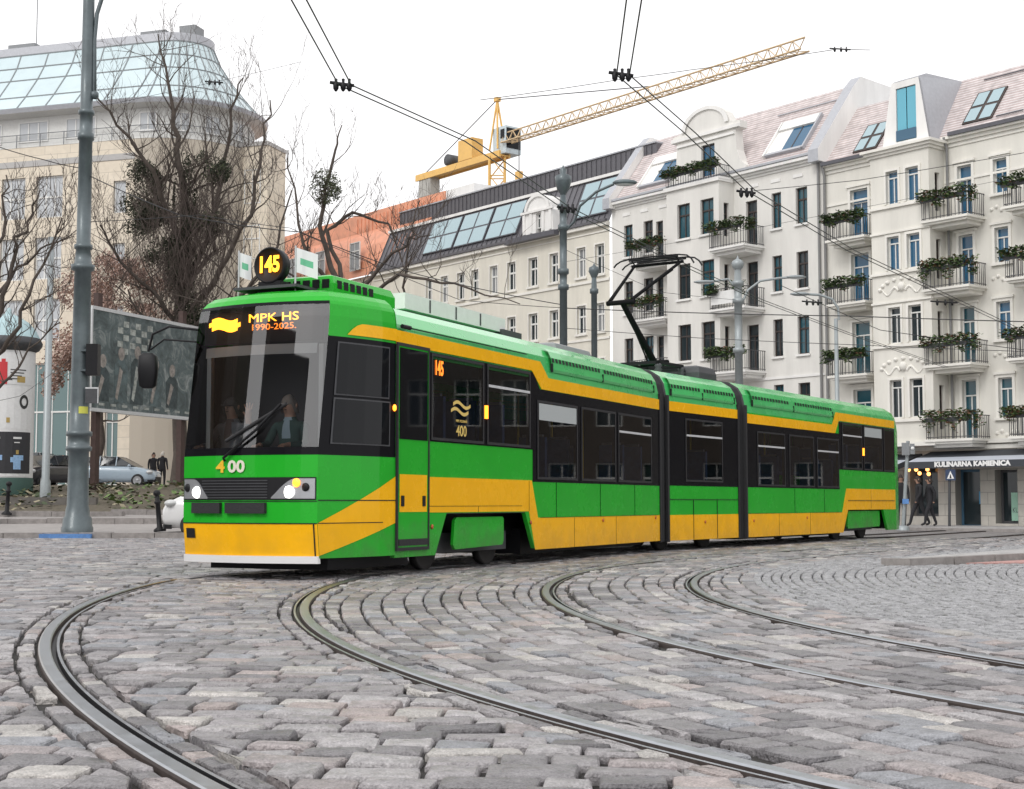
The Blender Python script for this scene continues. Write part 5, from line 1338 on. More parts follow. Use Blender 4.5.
# ---- corner building on the left with the glazed conical roof
BLD = thing('corner_building', 'beige stone corner building with rounded end and conical glass roof', 'building', (-20, 84, 1.8))
K_ = 1.30                                       # the round end stands farther off than a first guess, all sizes scale with it
CX, CY = -14.5 * K_, 62 * K_
LF = Fr((CX, CY), 107.1)                          # s to the right along the front, b back into the block
def zz_(v, d): return (503 - v) / F_PX * d + CAM_H
brick_mat('beige_stone', (.66, .585, .475), (.70, .625, .515), (.46, .41, .34), 1.6, .62, .014, .75, .2, noise=.08)
mat('stone_grey', (.42, .41, .40), .7, noise=.1); mat('render_white', (.66, .66, .64), .7, noise=.08)
def outline(rad, left=-48, n=20):
    """plan: straight front from the far left, then the half round of the given radius"""
    P_ = [(left, -rad)]
    for k in range(n + 1):
        a = -math.pi / 2 + math.pi * k / n; P_.append((rad * math.cos(a), rad * math.sin(a)))
    P_.append((left, rad)); return P_
def ringwall(mb, rad0, z0, rad1, z1, m, smooth=False, left0=-48, left1=-48):
    a = [LF.p(s, b, z0) for s, b in outline(rad0, left0)]; b_ = [LF.p(s, b, z1) for s, b in outline(rad1, left1)]
    mb.grid([a, b_], m, smooth=smooth)
zc = zz_(110, 79.6); zt0 = zz_(34, 79); 
Rb, Rt = 4.75, 1.95
bl = MB(M['beige_stone'], M['render_white'], M['stone_grey'], M['zinc'])
RW_ = 4.45
# front wall with openings
zrow = [zz_(219, 79), zz_(281, 79), zz_(343, 79)]
LCOL = []
for u0, u1 in ((-40, -16), (0, 23.5), (34.5, 61), (112, 124.5)):
    p0_ = None
    def hit(u):
        r_ = ray(u, 260); # plane b = -RW_
        o_ = LF.p(0, -RW_, 0); n_ = LF.b
        t = (o_ - Vector((0, 0, CAM_H))).dot(n_) / r_.dot(n_); q = Vector((0, 0, CAM_H)) + r_ * t; return (q - LF.o).dot(LF.d)
    LCOL.append((hit(u0), hit(u1)))
lh = [(a, b_, z, z + (2.30 if b_ - a > 1 else 1.75)) for z in zrow for a, b_ in LCOL] + [(LCOL[0][0] - 4 * k, LCOL[0][0] - 4 * k + 1.4, z, z + 2.3) for z in zrow for k in (1, 2, 3)]
ztop_c = zz_(146, 79)
gz0, gz1 = 1.7, zz_(383, 76.5)
sf = [(hit(24), hit(85), gz0 + .1, gz1 + 1.2), (hit(108), hit(121), gz0 + .1, gz1 + .2)]
wall(bl, LF, -48, 0, 1.2, ztop_c, -RW_, lh + sf, 0)
ringP = outline(RW_)[1:-1]
bl.grid([[LF.p(s, b, z) for s, b in ringP] for z in (1.2, ztop_c)], 0, smooth=False)
bl.box(LF, -48, 0, -RW_ - .04, -RW_ + .02, zz_(166, 79), zz_(160, 79), 2)
cap_ = [LF.p(s, b, ztop_c) for s, b in outline(RW_ + .02)]; bl.face(cap_, 2)
# set-back top storey below the eaves ring
Rs = 4.15
ringwall(bl, Rs, ztop_c, Rs, zc - .38, 1)
# overhanging ring
for (r0, z0, r1, z1, m_) in ((Rs, zc - .40, Rb + .2, zc - .30, 1), (Rb + .2, zc - .30, Rb + .28, zc - .08, 3), (Rb + .28, zc - .08, Rb, zc + .02, 3)): ringwall(bl, r0, z0, r1, z1, m_)
# wing to the right of the round end
bl.box(LF, 0.5, 5.9, -.6, 1.6, 1.2, zz_(148, 80), 0)
bl.box(LF, 0.5, 5.95, -.66, 1.65, zz_(148, 80), zz_(144, 80), 2)
bl.build('walls', BLD)
gr = MB(M['frame_white'], M['zinc'])
rail_ = MB(M['mid_grey'])
pr_ = outline(RW_ - .1); zr = ztop_c
rail_.tube([LF.p(s, b, zr + .75) for s, b in pr_[:-1]], .025, 5); rail_.tube([LF.p(s, b, zr + .4) for s, b in pr_[:-1]], .018, 5)
x = -30
while x < 0: rail_.box(LF, x - .02, x + .02, -RW_ + .08, -RW_ + .12, zr, zr + .75); x += 1.5
rail_.build('roof_railing', BLD)
# glazed cone: panes on a skewed surface with glazing bars
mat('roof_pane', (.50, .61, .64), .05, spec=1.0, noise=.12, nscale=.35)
mat('roof_bar', (.20, .22, .23), .45)
def dome_outline(f):
    r_ = Rb + (Rt - Rb) * (1 - (1 - f) ** 1.35); 
    P_ = []
    nL = 22
    for k in range(nL): P_.append((-40 + 40 * k / nL, -r_))
    for k in range(19): a = -math.pi / 2 + math.pi * k / 18; P_.append((r_ * math.cos(a), r_ * math.sin(a)))
    return P_
fs_ = [0, .22, .55, .78, 1.0]
dz = lambda f: zc + (zt0 - zc) * f
dg_ = MB(M['roof_pane'])
DR = [[LF.p(s, b, dz(f)) for s, b in dome_outline(f)] for f in fs_]
dg_.grid(DR, 0, smooth=False)
dob = MB(M['roof_bar'])
for j in range(len(DR[0])): dob.tube([DR[i][j] for i in range(len(fs_))], .045, 4, smooth=False)
for i in range(len(fs_)): dob.tube(DR[i], .05, 4, smooth=False)
dro = dob.build('glass_roof', BLD); dg_.build('panes', dro)
tc_ = MB(M['zinc'], M['mid_grey']); rr_ = Rt
a0 = [LF.p(s, b, zt0 - .02) for s, b in dome_outline(1.0)]; a1 = [LF.p(s * 1, b * .98, zt0 + .5) for s, b in dome_outline(1.0)]
tc_.grid([a0, a1], 0, smooth=False); tc_.face(a1, 0)
tc_.box(LF, -2.2, -.6, -.6, .6, zt0 + .7, zt0 + 1.15, 1); tc_.box(LF, .3, 1.3, -.6, .4, zt0 + .7, zt0 + 1.25, 1); tc_.box(LF, -11.0, -9.2, -.6, .6, zt0 + .7, zt0 + 1.2, 1)
tc_.tube([LF.p(-9.5, 0, zt0 + 1), LF.p(-9.5, 0, zt0 + 5)], .03, 5, 1)
tc_.build('roof_cap', BLD)
mat('pane_white', (.46, .48, .50), .1, spec=.6)
for h in lh: window(BLD, LF, h, -RW_, 'frame_white', 'pane_white', mull=2 if h[1] - h[0] > 1 else 0, trans=.5 if h[1] - h[0] > 1 else 0, t=.08)
for h in sf: window(BLD, LF, h, -RW_, 'frame_white', mat('pane_green', (.10, .17, .17), .06, spec=.7) and 'pane_green', mull=3 if h[1] - h[0] > 2 else 1, trans=.6, t=.07)
for k in range(16):
    a = -2.6 - 3.0 * k
    window(BLD, LF, (a - 1.9, a, ztop_c + .35, zc - .62), -Rs - .17, 'frame_white', 'pane_white', mull=2, trans=0, t=.07)
    if k > 5: break
for k in range(5):
    a = R(-82 + 24 * k); fr_ = Fr((LF.p(Rs * math.cos(a), Rs * math.sin(a), 0).x, LF.p(Rs * math.cos(a), Rs * math.sin(a), 0).y), LF.head - math.degrees(a + math.pi / 2))
    window(BLD, fr_, (-.5, .5, ztop_c + .45, zc - .62), -.20, 'frame_white', 'pane_white', mull=1, trans=0, t=.07)
for z in (zz_(206, 80), zz_(262, 80)):
    window(BLD, LF, (4.5, 5.5, z, z + 1.9), -.75, 'frame_white', 'pane_white', mull=1, trans=.6)
rw = MB(M['render_white'], M['dark_grey']); c = LF.p(3.9, -.62, zz_(153, 80)); rw.lathe(c, [(0, 0), (.42, 0), (.42, .08), (.34, .1), (0, .1)], 24, 1, axis=-LF.b); rw.build('round_vent', BLD)
# ---- added houses left of the square, outside the frame, for the tram's glass to mirror
SQ = Fr((-38, 26), 151.4)
for k, (s0, s1, h_) in enumerate(((-6, 7.0, 14.5), (11.6, 16.0, 15.5), (20.0, 25.5, 14.5), (30.5, 42, 14))):
    ho = thing('tenement_house', ['tall grey house on the left of the square, outside the frame, farthest', 'narrow tall brown house on the left of the square, outside the frame', 'tall pale house on the left of the square, outside the frame', 'tall dark house on the left of the square nearest the camera'][k], 'house', tuple(SQ.p((s0 + s1) / 2, -4, 0)), 'houses beside the square')
    fr_h = Fr((SQ.p(s1, 0, 0).x, SQ.p(s1, 0, 0).y), SQ.head - 180)      # its front looks to the tram
    hh = [(a, a + .9, z, z + 1.7) for z in [1.2 + 3.2 * q for q in range(int((h_ - 3) / 3.2))] for a in [.8 + 2.1 * q for q in range(int((s1 - s0 - 1) / 2.1))]]
    wn = MB(mat('side_house_%d' % k, [(.10, .10, .11), (.12, .09, .07), (.14, .13, .11), (.08, .08, .085)][k], .9), M['zinc_dark']); wall(wn, fr_h, 0, s1 - s0, 0, h_, 0, hh, 0)
    wn.face([fr_h.p(0, 0, 0), fr_h.p(0, 0, h_), fr_h.p(0, 9, h_), fr_h.p(0, 9, 0)], 0); L_ = s1 - s0; wn.face([fr_h.p(L_, 0, h_), fr_h.p(L_, 0, 0), fr_h.p(L_, 9, 0), fr_h.p(L_, 9, h_)], 0); wn.face([fr_h.p(0, 0, h_), fr_h.p(L_, 0, h_), fr_h.p(L_, 9, h_), fr_h.p(0, 9, h_)], 1)
    wn.build('walls', ho)
    for h in hh: window(ho, fr_h, h, 0, 'frame_white', 'pane_dark')
# ------------------------------------------------------------------ TREES
mat('bark', (.075, .06, .05), .9, noise=.4, nscale=4, bump=.6, bscale=12); mat('bark_pale', (.13, .11, .095), .9, noise=.3, nscale=4)
mat('twig', (.085, .065, .055), .9); mat('ivy', (.035, .048, .022), .75); mat('ivy_dark', (.022, .03, .014), .8); mat('mistletoe', (.085, .10, .05), .75)
mat('brown_leaf', (.31, .195, .145), .8); mat('brown_leaf_pale', (.50, .36, .31), .8); mat('dry_twig', (.11, .085, .075), .9)
def grow(mb, p, d, L, r_, lev, rng, up=.25, wig=.22, m=0, kids=(3, 5)):
    """a tapering crooked branch with side branches of its own"""
    n_ = 5 if lev > 1 else 4; pts = [p.copy()]; rs_ = [r_]; q = p.copy(); dd = d.normalized()
    for k in range(n_):
        dd = (dd + Vector((rng.gauss(0, wig), rng.gauss(0, wig), rng.gauss(up * .3, wig)))).normalized(); q = q + dd * L / n_; pts.append(q.copy()); rs_.append(r_ * (1 - .75 * (k + 1) / n_))
    mb.tube(pts, rs_, 5 if lev > 2 else (4 if lev > 1 else 3), m if lev > 0 else 1, caps=False)
    if lev <= 0: return
    for k in range(rng.randint(*kids)):
        t = rng.uniform(.25, 1.0); i = min(n_ - 1, int(t * n_)); c = pts[i].lerp(pts[i + 1], t * n_ - i)
        ax = Vector((rng.gauss(0, 1), rng.gauss(0, 1), rng.gauss(.25, .8))).normalized()
        nd = (dd * .75 + ax * .8 + Vector((0, 0, up))).normalized()
        grow(mb, c, nd, L * rng.uniform(.42, .72), max(.009, rs_[i] * rng.uniform(.4, .6)), lev - 1, rng, up, wig, m, kids)
def limb(mb, pts, r0, r1, rng, lev=3, kids=9, L=(1.6, 3.2), up=.45, m=0):
    pts = [Vector(p) for p in pts]; n_ = len(pts)
    fine = []
    for k in range(n_ - 1):
        for j in range(4): fine.append(pts[k].lerp(pts[k + 1], j / 4) + Vector((rng.gauss(0, .07), rng.gauss(0, .07), rng.gauss(0, .04))) * (1 if k or j else 0))
    fine.append(pts[-1]); N = len(fine)
    mb.tube(fine, [r0 + (r1 - r0) * (k / (N - 1)) for k in range(N)], 7, m, caps=False)
    for k in range(kids):
        i = rng.randint(N // 4, N - 2); d = (fine[i + 1] - fine[i]).normalized()
        nd = (d * .5 + Vector((rng.gauss(0, .8), rng.gauss(0, .6), rng.gauss(.3, .4)))).normalized()
        grow(mb, fine[i], nd, rng.uniform(*L), max(.02, (r0 + (r1 - r0) * i / N) * .42), lev - 1, rng, up, m=m)
def leaf_cloud(mb, c, rad, n_, size, ms, rng, clump=5):
    cs = [Vector((rng.gauss(0, .5), rng.gauss(0, .5), rng.gauss(0, .5))) for k in range(clump)]
    for k in range(n_):
        q = rng.choice(cs) + Vector((rng.gauss(0, .30), rng.gauss(0, .30), rng.gauss(0, .30)))
        if q.length > 1.25: q *= 1.1 / q.length
        p = Vector(c) + Vector((q.x * rad[0], q.y * rad[1], q.z * rad[2])); s_ = size * rng.uniform(.6, 1.4); a = Vector((rng.gauss(0, 1), rng.gauss(0, 1), rng.gauss(0, 1))).normalized(); u_ = a.orthogonal().normalized(); v_ = a.cross(u_)
        mb.face([p - u_ * s_, p - v_ * s_ * .5, p + u_ * s_, p + v_ * s_ * .5], rng.choice(ms))
def tree(label, base, limbs, seed, group='bare trees on the square', twigs='twig', lev=3, kids=9, L=(1.6, 3.2)):
    root = thing('bare_tree', label, 'tree', tuple(base), group); rng = random.Random(seed)
    tk = MB(M['bark'], M[twigs]); cr = MB(M['bark'], M[twigs])
    for k, (pts, r0, r1) in enumerate(limbs): limb(tk if k == 0 else cr, pts, r0, r1, rng, lev if k else 2, kids if k else 4, L)
    tk.build('trunk', root); cr.build('crown', root); return root, rng
D_ = 66
P_ = lambda u, v, d=D_: at(u, v, d)
b0 = P_(177, 489); 
bt, rng = tree('tall bare tree with dark ivy-grown trunk rising behind the mural board', b0, [
    ([P_(177, 489), P_(179, 420), P_(181, 340), P_(183, 260)], .36, .26),
    ([P_(183, 265), P_(186, 200), P_(178, 150), P_(172, 100), P_(158, 34)], .24, .03),
    ([P_(181, 250), P_(162, 195, 65), P_(140, 150, 64), P_(97, 98, 63)], .16, .04),
    ([P_(182, 300), P_(205, 240, 67), P_(222, 180, 68), P_(232, 110, 68), P_(243, 78, 68)], .17, .03),
    ([P_(183, 320), P_(222, 270, 65), P_(250, 215, 64), P_(262, 150, 64), P_(270, 100, 64)], .16, .03),
    ([P_(182, 340), P_(160, 300, 64), P_(120, 262, 63), P_(100, 225, 62)], .13, .03),
    ([P_(184, 290), P_(215, 250, 67), P_(212, 190, 67), P_(205, 130, 68)], .13, .03),
    ([P_(183, 330), P_(235, 300, 63), P_(272, 262, 62), P_(292, 190, 62)], .13, .03),
    ([P_(181, 360), P_(150, 330, 64), P_(128, 290, 63)], .10, .03)], 3, kids=20)
iv = MB(M['ivy'], M['ivy_dark'], M['mistletoe'])
for (u, v, ru, rv, n_) in ((140, 190, 17, 24, 1500), (150, 222, 22, 17, 1100), (185, 200, 9, 36, 900), (183, 265, 12, 45, 1300), (212, 168, 15, 14, 600), (208, 222, 13, 11, 450), (165, 255, 18, 14, 500), (195, 320, 16, 30, 700)):
    k_ = D_ / F_PX; leaf_cloud(iv, P_(u, v), (ru * k_ * 1.15, ru * k_ * 1.15, rv * k_ * 1.1), int(n_ * 3.2), .062, (0, 1, 1) if v < 300 and u != 212 and u != 208 else (1, 2, 1), rng, 8)
iv.build('ivy', bt)
# dense broom of thin twigs low on the trunk
br = MB(M['dry_twig'], M['dry_twig'])
for k in range(330):
    c = P_(rng.gauss(187, 24), rng.uniform(215, 335), rng.uniform(64, 67.5)); grow(br, c, Vector((rng.gauss(0, .4), rng.gauss(0, .3), 1)), rng.uniform(1.4, 3.4), .020, 1, rng, .3, .15)
br.build('undergrowth', bt)
b1 = P_(352, 420, 62)
t2, rng2 = tree('bare tree with round mistletoe ball standing behind the tram roof', b1, [
    ([P_(352, 480, 62), P_(350, 380, 62), P_(347, 320, 62), P_(340, 285, 62)], .26, .17),
    ([P_(342, 290, 62), P_(325, 250, 62), P_(322, 200, 62), P_(335, 150, 62), P_(342, 125, 62)], .14, .025),
    ([P_(345, 300, 62), P_(310, 262, 61), P_(298, 225, 61), P_(288, 150, 61)], .12, .025),
    ([P_(346, 300, 62), P_(330, 232, 63), P_(352, 212, 63), P_(388, 224, 63), P_(402, 262, 63)], .11, .03),
    ([P_(346, 310, 62), P_(378, 268, 61), P_(410, 240, 60), P_(432, 235, 60)], .11, .02),
    ([P_(346, 310, 62), P_(400, 275, 60), P_(455, 284, 59), P_(520, 304, 58)], .10, .02),
    ([P_(346, 310, 62), P_(308, 285, 61), P_(268, 258, 60)], .10, .02),
    ([P_(350, 330, 62), P_(405, 300, 61), P_(408, 245, 61), P_(420, 200, 61)], .08, .02)], 9, kids=8, L=(1.2, 2.4))
ms = MB(M['mistletoe'], M['ivy_dark'])
leaf_cloud(ms, P_(327, 187, 62), (.62, .62, .68), 1500, .055, (0, 0, 1), rng2, 14); ms.build('mistletoe', t2)
b2 = P_(-30, 492, 44)
t3, rng3 = tree('bare twiggy tree at the left picture edge beside the poster column', b2, [
    ([P_(-30, 500, 44), P_(-28, 420, 44), P_(-22, 350, 44)], .2, .15),
    ([P_(-22, 360, 44), P_(0, 310, 44), P_(14, 255, 44), P_(28, 222, 44), P_(40, 190, 44)], .10, .02),
    ([P_(-24, 380, 44), P_(10, 340, 43), P_(32, 280, 43), P_(62, 218, 43)], .09, .02),
    ([P_(-24, 360, 44), P_(-6, 280, 44), P_(4, 220, 44), P_(6, 175, 44)], .09, .02),
    ([P_(-24, 400, 44), P_(6, 385, 43), P_(30, 350, 43), P_(60, 322, 43)], .06, .015),
    ([P_(-22, 350, 44), P_(8, 278, 45), P_(40, 248, 45), P_(74, 236, 45)], .07, .015)], 21, kids=9, L=(.9, 1.9))
# beech with withered pinkish-brown leaves, and the brown hedge plant beside it
b3 = P_(100, 485, 72)
t4 = thing('beech_tree', 'leafy tree with withered pinkish-brown leaves behind the big lamp post', 'tree', tuple(b3)); r4 = random.Random(5)
tk = MB(M['bark'], M['dry_twig']); limb(tk, [P_(100, 485, 72), P_(101, 400, 72), P_(104, 330, 72), P_(110, 280, 72)], .2, .05, r4, 3, 14, (1.5, 3)); tk.build('trunk', t4)
lf = MB(M['brown_leaf'], M['brown_leaf_pale'], M['dry_twig'])
for (u, v, ru, rv, n_) in ((60, 350, 20, 26, 1100), (105, 320, 22, 26, 1100), (85, 285, 24, 22, 900), (140, 285, 26, 22, 1000), (52, 385, 10, 12, 350), (95, 360, 20, 18, 700), (150, 320, 22, 16, 600), (115, 265, 16, 14, 400)):
    k_ = 72 / F_PX; leaf_cloud(lf, P_(u, v, 67), (ru * k_, ru * k_, rv * k_), n_ * 3, .07, (0, 1, 1, 1) if u > 80 else (0, 0, 1, 1), r4, 9)
lf.build('foliage', t4)

# ------------------------------------------------------------------ POSTS AND LAMPS
mat('post_grey', (.105, .13, .14), .45, metal=.3, noise=.25, nscale=3, coat=.2); mat('post_light', (.30, .33, .34), .45, metal=.3, noise=.12); mat('sticker', (.6, .6, .1), .6)
mat('lamp_glass', (.55, .56, .56), .2, coat=.4); mat('blue_paint', (.10, .23, .50), .7, noise=.3, nscale=8)
def zv(v, d): return (503 - v) / F_PX * d + CAM_H
d = 37.4; q = at(77, 535, d); q.z = .13
lp_ = thing('lamp_post', 'massive cast-iron grey lamp and wire post on the left kerb', 'lamp post', tuple(q))
s_ = d / F_PX
prof = [(15.5, 535), (15.5, 527), (14.6, 526), (14, 518), (12.2, 516), (11.4, 508), (10.6, 506), (10.0, 470), (9.9, 452), (12.6, 450.5), (12.8, 447), (10.6, 446), (10.4, 437), (12.6, 436), (12.8, 432), (9.8, 431), (9.4, 400), (8.8, 330), (8.3, 270), (11.4, 268.5), (11.8, 263.5), (8.6, 262.5), (7.2, 248), (9, 247), (9, 243), (7, 242), (6.9, 200), (6.6, 136), (8.2, 135), (8.2, 129), (6.6, 128), (6.5, 110), (8, 109), (8, 105), (6.3, 104), (6.0, 60), (5.8, 0), (5.5, -60), (0, -61)]
mb = MB(M['post_grey']); mb.lathe((q.x, q.y, 0), [(a * s_, zv(b, d)) for a, b in prof], 24); mb.build('shaft', lp_)
mb = MB(M['post_grey']); mb.tube([at(88, 98, d), at(94.5, 95, d), at(94.5, 40, d), at(97, 14, d), at(104, -8, d), at(118, -24, d), at(140, -30, d)], .055, 8); mb.lathe(at(94.5, 95, d), [(.06, -.1), (.11, -.05), (.11, .05), (.06, .1)], 12); mb.build('bracket', lp_)
mb = MB(M['sticker']); mb.lathe((q.x, q.y, 0), [(9.75 * s_, zv(414, d)), (9.65 * s_, zv(407, d))], 10, arc=(-1.4, -.2)); mb.build('sticker', lp_)
pl = MB(M['blue_paint']); pl.box(W0, q.x - .75, q.x + .55, 36.70, 36.845, -.03, .10); tag(pl.build('blue_kerb_patch'), kind='structure')
# signal heads seen from behind
tl = thing('traffic_light', 'black traffic light seen from behind, fixed to the massive left post', 'traffic light', tuple(at(96, 362, d - .1)))
mb = MB(M['black']); f0 = Fr((at(96, 362, d).x, d - .25), 90); mb.box(f0, -.15, .15, -.15, .15, zv(404, d) - 0 + .72, zv(345, d)); mb.build('housing', tl)
mb = MB(M['post_grey']); mb.box(f0, -.32, -.15, -.05, .05, zv(352, d), zv(350, d)); mb.box(f0, -.32, -.15, -.05, .05, zv(372, d), zv(370, d)); mb.build('mounting_arm', tl)
ts = thing('traffic_sign', 'small square sign seen from behind below the left traffic light', 'sign', tuple(at(96, 395, d - .1)))
mb = MB(M['dark_grey'], M['light_grey']); mb.box(f0, -.18, .16, -.02, .02, zv(404, d), zv(388, d)); mb.box(f0, -.18, .16, -.03, -.021, zv(389.5, d), zv(388, d), 1); mb.box(f0, .135, .16, -.03, -.021, zv(404, d), zv(389.6, d), 1); mb.build('plate', ts)
def post(name, label, u, v_top, d, rad_px, m='post_light', cat='lamp post', base_z=0, rings=(), group=None):
    q = at(u, 503, d); root = thing(name, label, cat, (q.x, q.y, base_z), group); s_ = d / F_PX
    pr = [(rad_px * 1.5 * s_, base_z), (rad_px * 1.4 * s_, base_z + .8), (rad_px * 1.1 * s_, base_z + .9)]
    for a in sorted(rings, reverse=True): z = zv(a, d); pr += [(rad_px * s_, z - .1), (rad_px * 1.45 * s_, z - .08), (rad_px * 1.45 * s_, z + .08), (rad_px * .95 * s_, z + .1)]
    pr += [(rad_px * .8 * s_, zv(v_top, d)), (0, zv(v_top, d) + .01)]
    mb = MB(M[m]); mb.lathe((q.x, q.y, 0), pr, 14); mb.build('shaft', root); return root, q
post('pole', 'slim plain grey pole standing left of the massive post', 45, 235, 54, 3.6, 'post_light', 'pole', rise(-17, 54))
mid, q = post('lamp_post', 'grey wire post with ball finial and one lamp arm before the skylight house', 564, 192, 46, 3.8, 'post_grey', 'lamp post', 0, (286, 270, 225, 204))
mb = MB(M['post_grey']); mb.lathe((q.x, q.y, 0), [(.05, zv(193, 46)), (.2, zv(186, 46)), (.26, zv(178, 46)), (.27, zv(173, 46)), (.10, zv(170, 46)), (.12, zv(166, 46)), (.03, zv(163, 46)), (0, zv(160, 46))], 14); mb.build('finial', mid)
mb = MB(M['post_grey'], M['lamp_glass']); mb.tube([at(564, 232, 46), at(574, 222, 45.8), at(580, 206, 45.6), at(596, 192, 45.4), at(614, 184, 45.2)], .045, 7)
mb.ball(at(625, 182.5, 45), .40, 0, 12, (1, .45, .26)); mb.ball(at(625, 184, 45), .33, 1, 12, (1, .45, .22)); mb.build('lamp_arm', mid)
sec, q = post('lamp_post', 'thinner grey lamp post with lantern top right of the finial post', 595, 276, 52, 3.0, 'post_grey', 'lamp post', 0, (290,))
mb = MB(M['post_grey']); mb.lathe((q.x, q.y, 0), [(.08, zv(277, 52)), (.20, zv(270, 52)), (.18, zv(266, 52)), (.05, zv(264, 52)), (0, zv(261, 52))], 12); mb.build('finial', sec)
dbl, q = post('lamp_post', 'light grey double-armed lamp post before the white house', 740.5, 268, 53, 4.0, 'post_light', 'lamp post', 0, (350, 300, 282))
mb = MB(M['post_light'], M['lamp_glass']); mb.lathe((q.x, q.y, 0), [(.10, zv(269, 53)), (.20, zv(266, 53)), (.24, zv(262, 53)), (.18, zv(259, 53)), (.05, zv(257, 53)), (0, zv(253, 53))], 14); mb.build('finial', dbl)
for pts in ([(740, 305), (736, 288), (728, 279), (716, 281), (704, 282)], [(741, 305), (748, 290), (760, 281), (780, 278), (796, 277)]):
    mb = MB(M['post_light'], M['lamp_glass']); mb.tube([at(u, v, 53) for u, v in pts], .045, 7); e_ = at(*pts[-1], 53); mb.ball(e_, .33, 0, 10, (1.2, .5, .22)); mb.ball(e_ - Vector((0, 0, .03)), .28, 1, 10, (1.1, .45, .2)); mb.build('lamp_arm', dbl)
crv, q = post('lamp_post', 'slim curved street lamp before the downpipe between white and cream house', 839, 318, 50, 2.4, 'post_light', 'lamp post', 0)
mb = MB(M['post_light'], M['lamp_glass']); mb.tube([at(839, 320, 50), at(838, 308, 50), at(832, 299, 50), at(820, 295, 50), at(806, 294, 50)], .045, 7); mb.ball(at(800, 294, 50), .3, 0, 10, (1.2, .5, .25)); mb.build('lamp_arm', crv)
# signs on the right
q = at(903, 530, 47); q.z = .0
sg = thing('sign_post', 'leaning grey post with small square signs right behind the tram', 'sign', tuple(q))
mb = MB(M['post_light']); mb.tube([q, at(908, 441, 47)], .06, 8); mb.lathe(q, [(.22, 0), (.2, .12), (.08, .16)], 10); mb.build('pole', sg)
mb = MB(M['mid_grey'], M['white']); c = at(908, 449, 46.9); f0 = Fr((c.x, c.y), 95); mb.box(f0, -.2, .04, -.05, .0, c.z - .2, c.z + .2); mb.build('sign_plate', sg)
mb = MB(M['mid_grey'], M['white']); mb.box(f0, .06, .2, -.07, -.02, c.z - .17, c.z + .17); mb.lathe(f0.p(.13, -.075, c.z + .02), [(0, .0), (.055, 0), (.055, .01), (0, .012)], 12, 1, axis=-f0.b); mb.build('sign_plate', sg)
mb = MB(M['blue_paint']); c2 = at(905.5, 502, 46.85); mb.box(Fr((c2.x, c2.y), 95), -.1, .1, -.03, .0, c2.z - .06, c2.z + .1); mb.build('blue_tag', sg)
q = at(949.5, 529, 51); q.z = .07
cs = thing('crossing_sign', 'blue pedestrian crossing sign on a dark post before the shop pillar', 'sign', tuple(q))
mb = MB(M['dark_grey']); mb.tube([q, at(949.5, 468, 51)], .05, 8); mb.build('pole', cs)
c = at(950.5, 475, 50.9); f0 = Fr((c.x, c.y), 110)
mb = MB(mat('sign_blue', (.025, .045, .10), .5), M['white'], M['black']); mb.box(f0, -.17, .17, -.02, .02, c.z - .19, c.z + .19); mb.poly(f0, [(-.12, c.z - .13), (.12, c.z - .13), (0, c.z + .14)], -.026, -.021, 1)
mb.poly(f0, [(-.035, c.z - .11), (.035, c.z - .11), (.01, c.z + .02), (-.01, c.z + .02)], -.031, -.027, 2); mb.build('sign_plate', cs)
# bollards
def bollard(u, v, d, z, label, lean=0):
    q = at(u, v, d); q.z = z; root = thing('bollard', label, 'bollard', tuple(q), 'black kerb bollards'); ax = Vector((lean, 0, 1)).normalized()
    mb = MB(M['black']); mb.lathe(q, [(.16, 0), (.16, .06), (.07, .12), (.06, .72), (.09, .74), (.09, .78), (.06, .80), (.055, .93)], 14, axis=ax); mb.build('shaft', root)
    mb = MB(M['black']); mb.ball(q + ax * 1.0, .10, 0, 12, (1, 1, .85)); mb.build('knob', root)
bollard(160, 531, 37.9, .14, 'black iron bollard leaning beside the white car', -.10)
bollard(7, 500, 47.0, .5, 'thin dark bollard at the left edge before the poster column', .05)

# ------------------------------------------------------------------ POSTER COLUMN AND MURAL BOARD
mat('poster_white', (.70, .70, .70), .7, noise=.08); mat('poster_red', (.55, .04, .05), .7); mat('poster_black', (.03, .03, .035), .6, noise=.2); mat('poster_lightblue', (.28, .45, .68), .7, noise=.3); mat('patina', (.38, .52, .55), .5, noise=.15, nscale=3); mat('column_green', (.04, .09, .075), .6); mat('poster_skin', (.6, .42, .34), .7); mat('poster_ink', (.03, .03, .03), .6); mat('poster_gold', (.42, .30, .10), .7)
d = 56.0; c = at(4, 490, d); c.z = rise(c.x, d); s_ = d / F_PX
mc = thing('advertising_column', 'round advertising column covered with posters under a pale domed roof', 'advertising column', tuple(c))
cc = Vector((c.x, c.y, 0)); rad = 27 * s_
mb = MB(M['column_green']); mb.lathe(cc, [(rad * 1.02, c.z), (rad * 1.03, zv(480, d)), (rad * 1.0, zv(478, d))], 32); mb.build('base', mc)
mb = MB(M['poster_white']); mb.lathe(cc, [(rad, zv(478, d)), (rad, zv(352, d))], 40); mb.build('drum', mc)
mb = MB(M['patina'], M['dark_grey']); mb.lathe(cc, [(rad * .98, zv(352, d)), (rad * 1.12, zv(350, d)), (rad * 1.22, zv(346, d)), (rad * 1.25, zv(343, d)), (rad * 1.15, zv(338, d))], 32, 1); mb.lathe(cc, [(rad * 1.15, zv(338, d)), (rad * 1.0, zv(330, d)), (rad * .75, zv(322, d)), (rad * .4, zv(316, d)), (rad * .12, zv(313, d)), (rad * .1, zv(309, d)), (0, zv(306, d))], 32, 0); mb.build('roof', mc)
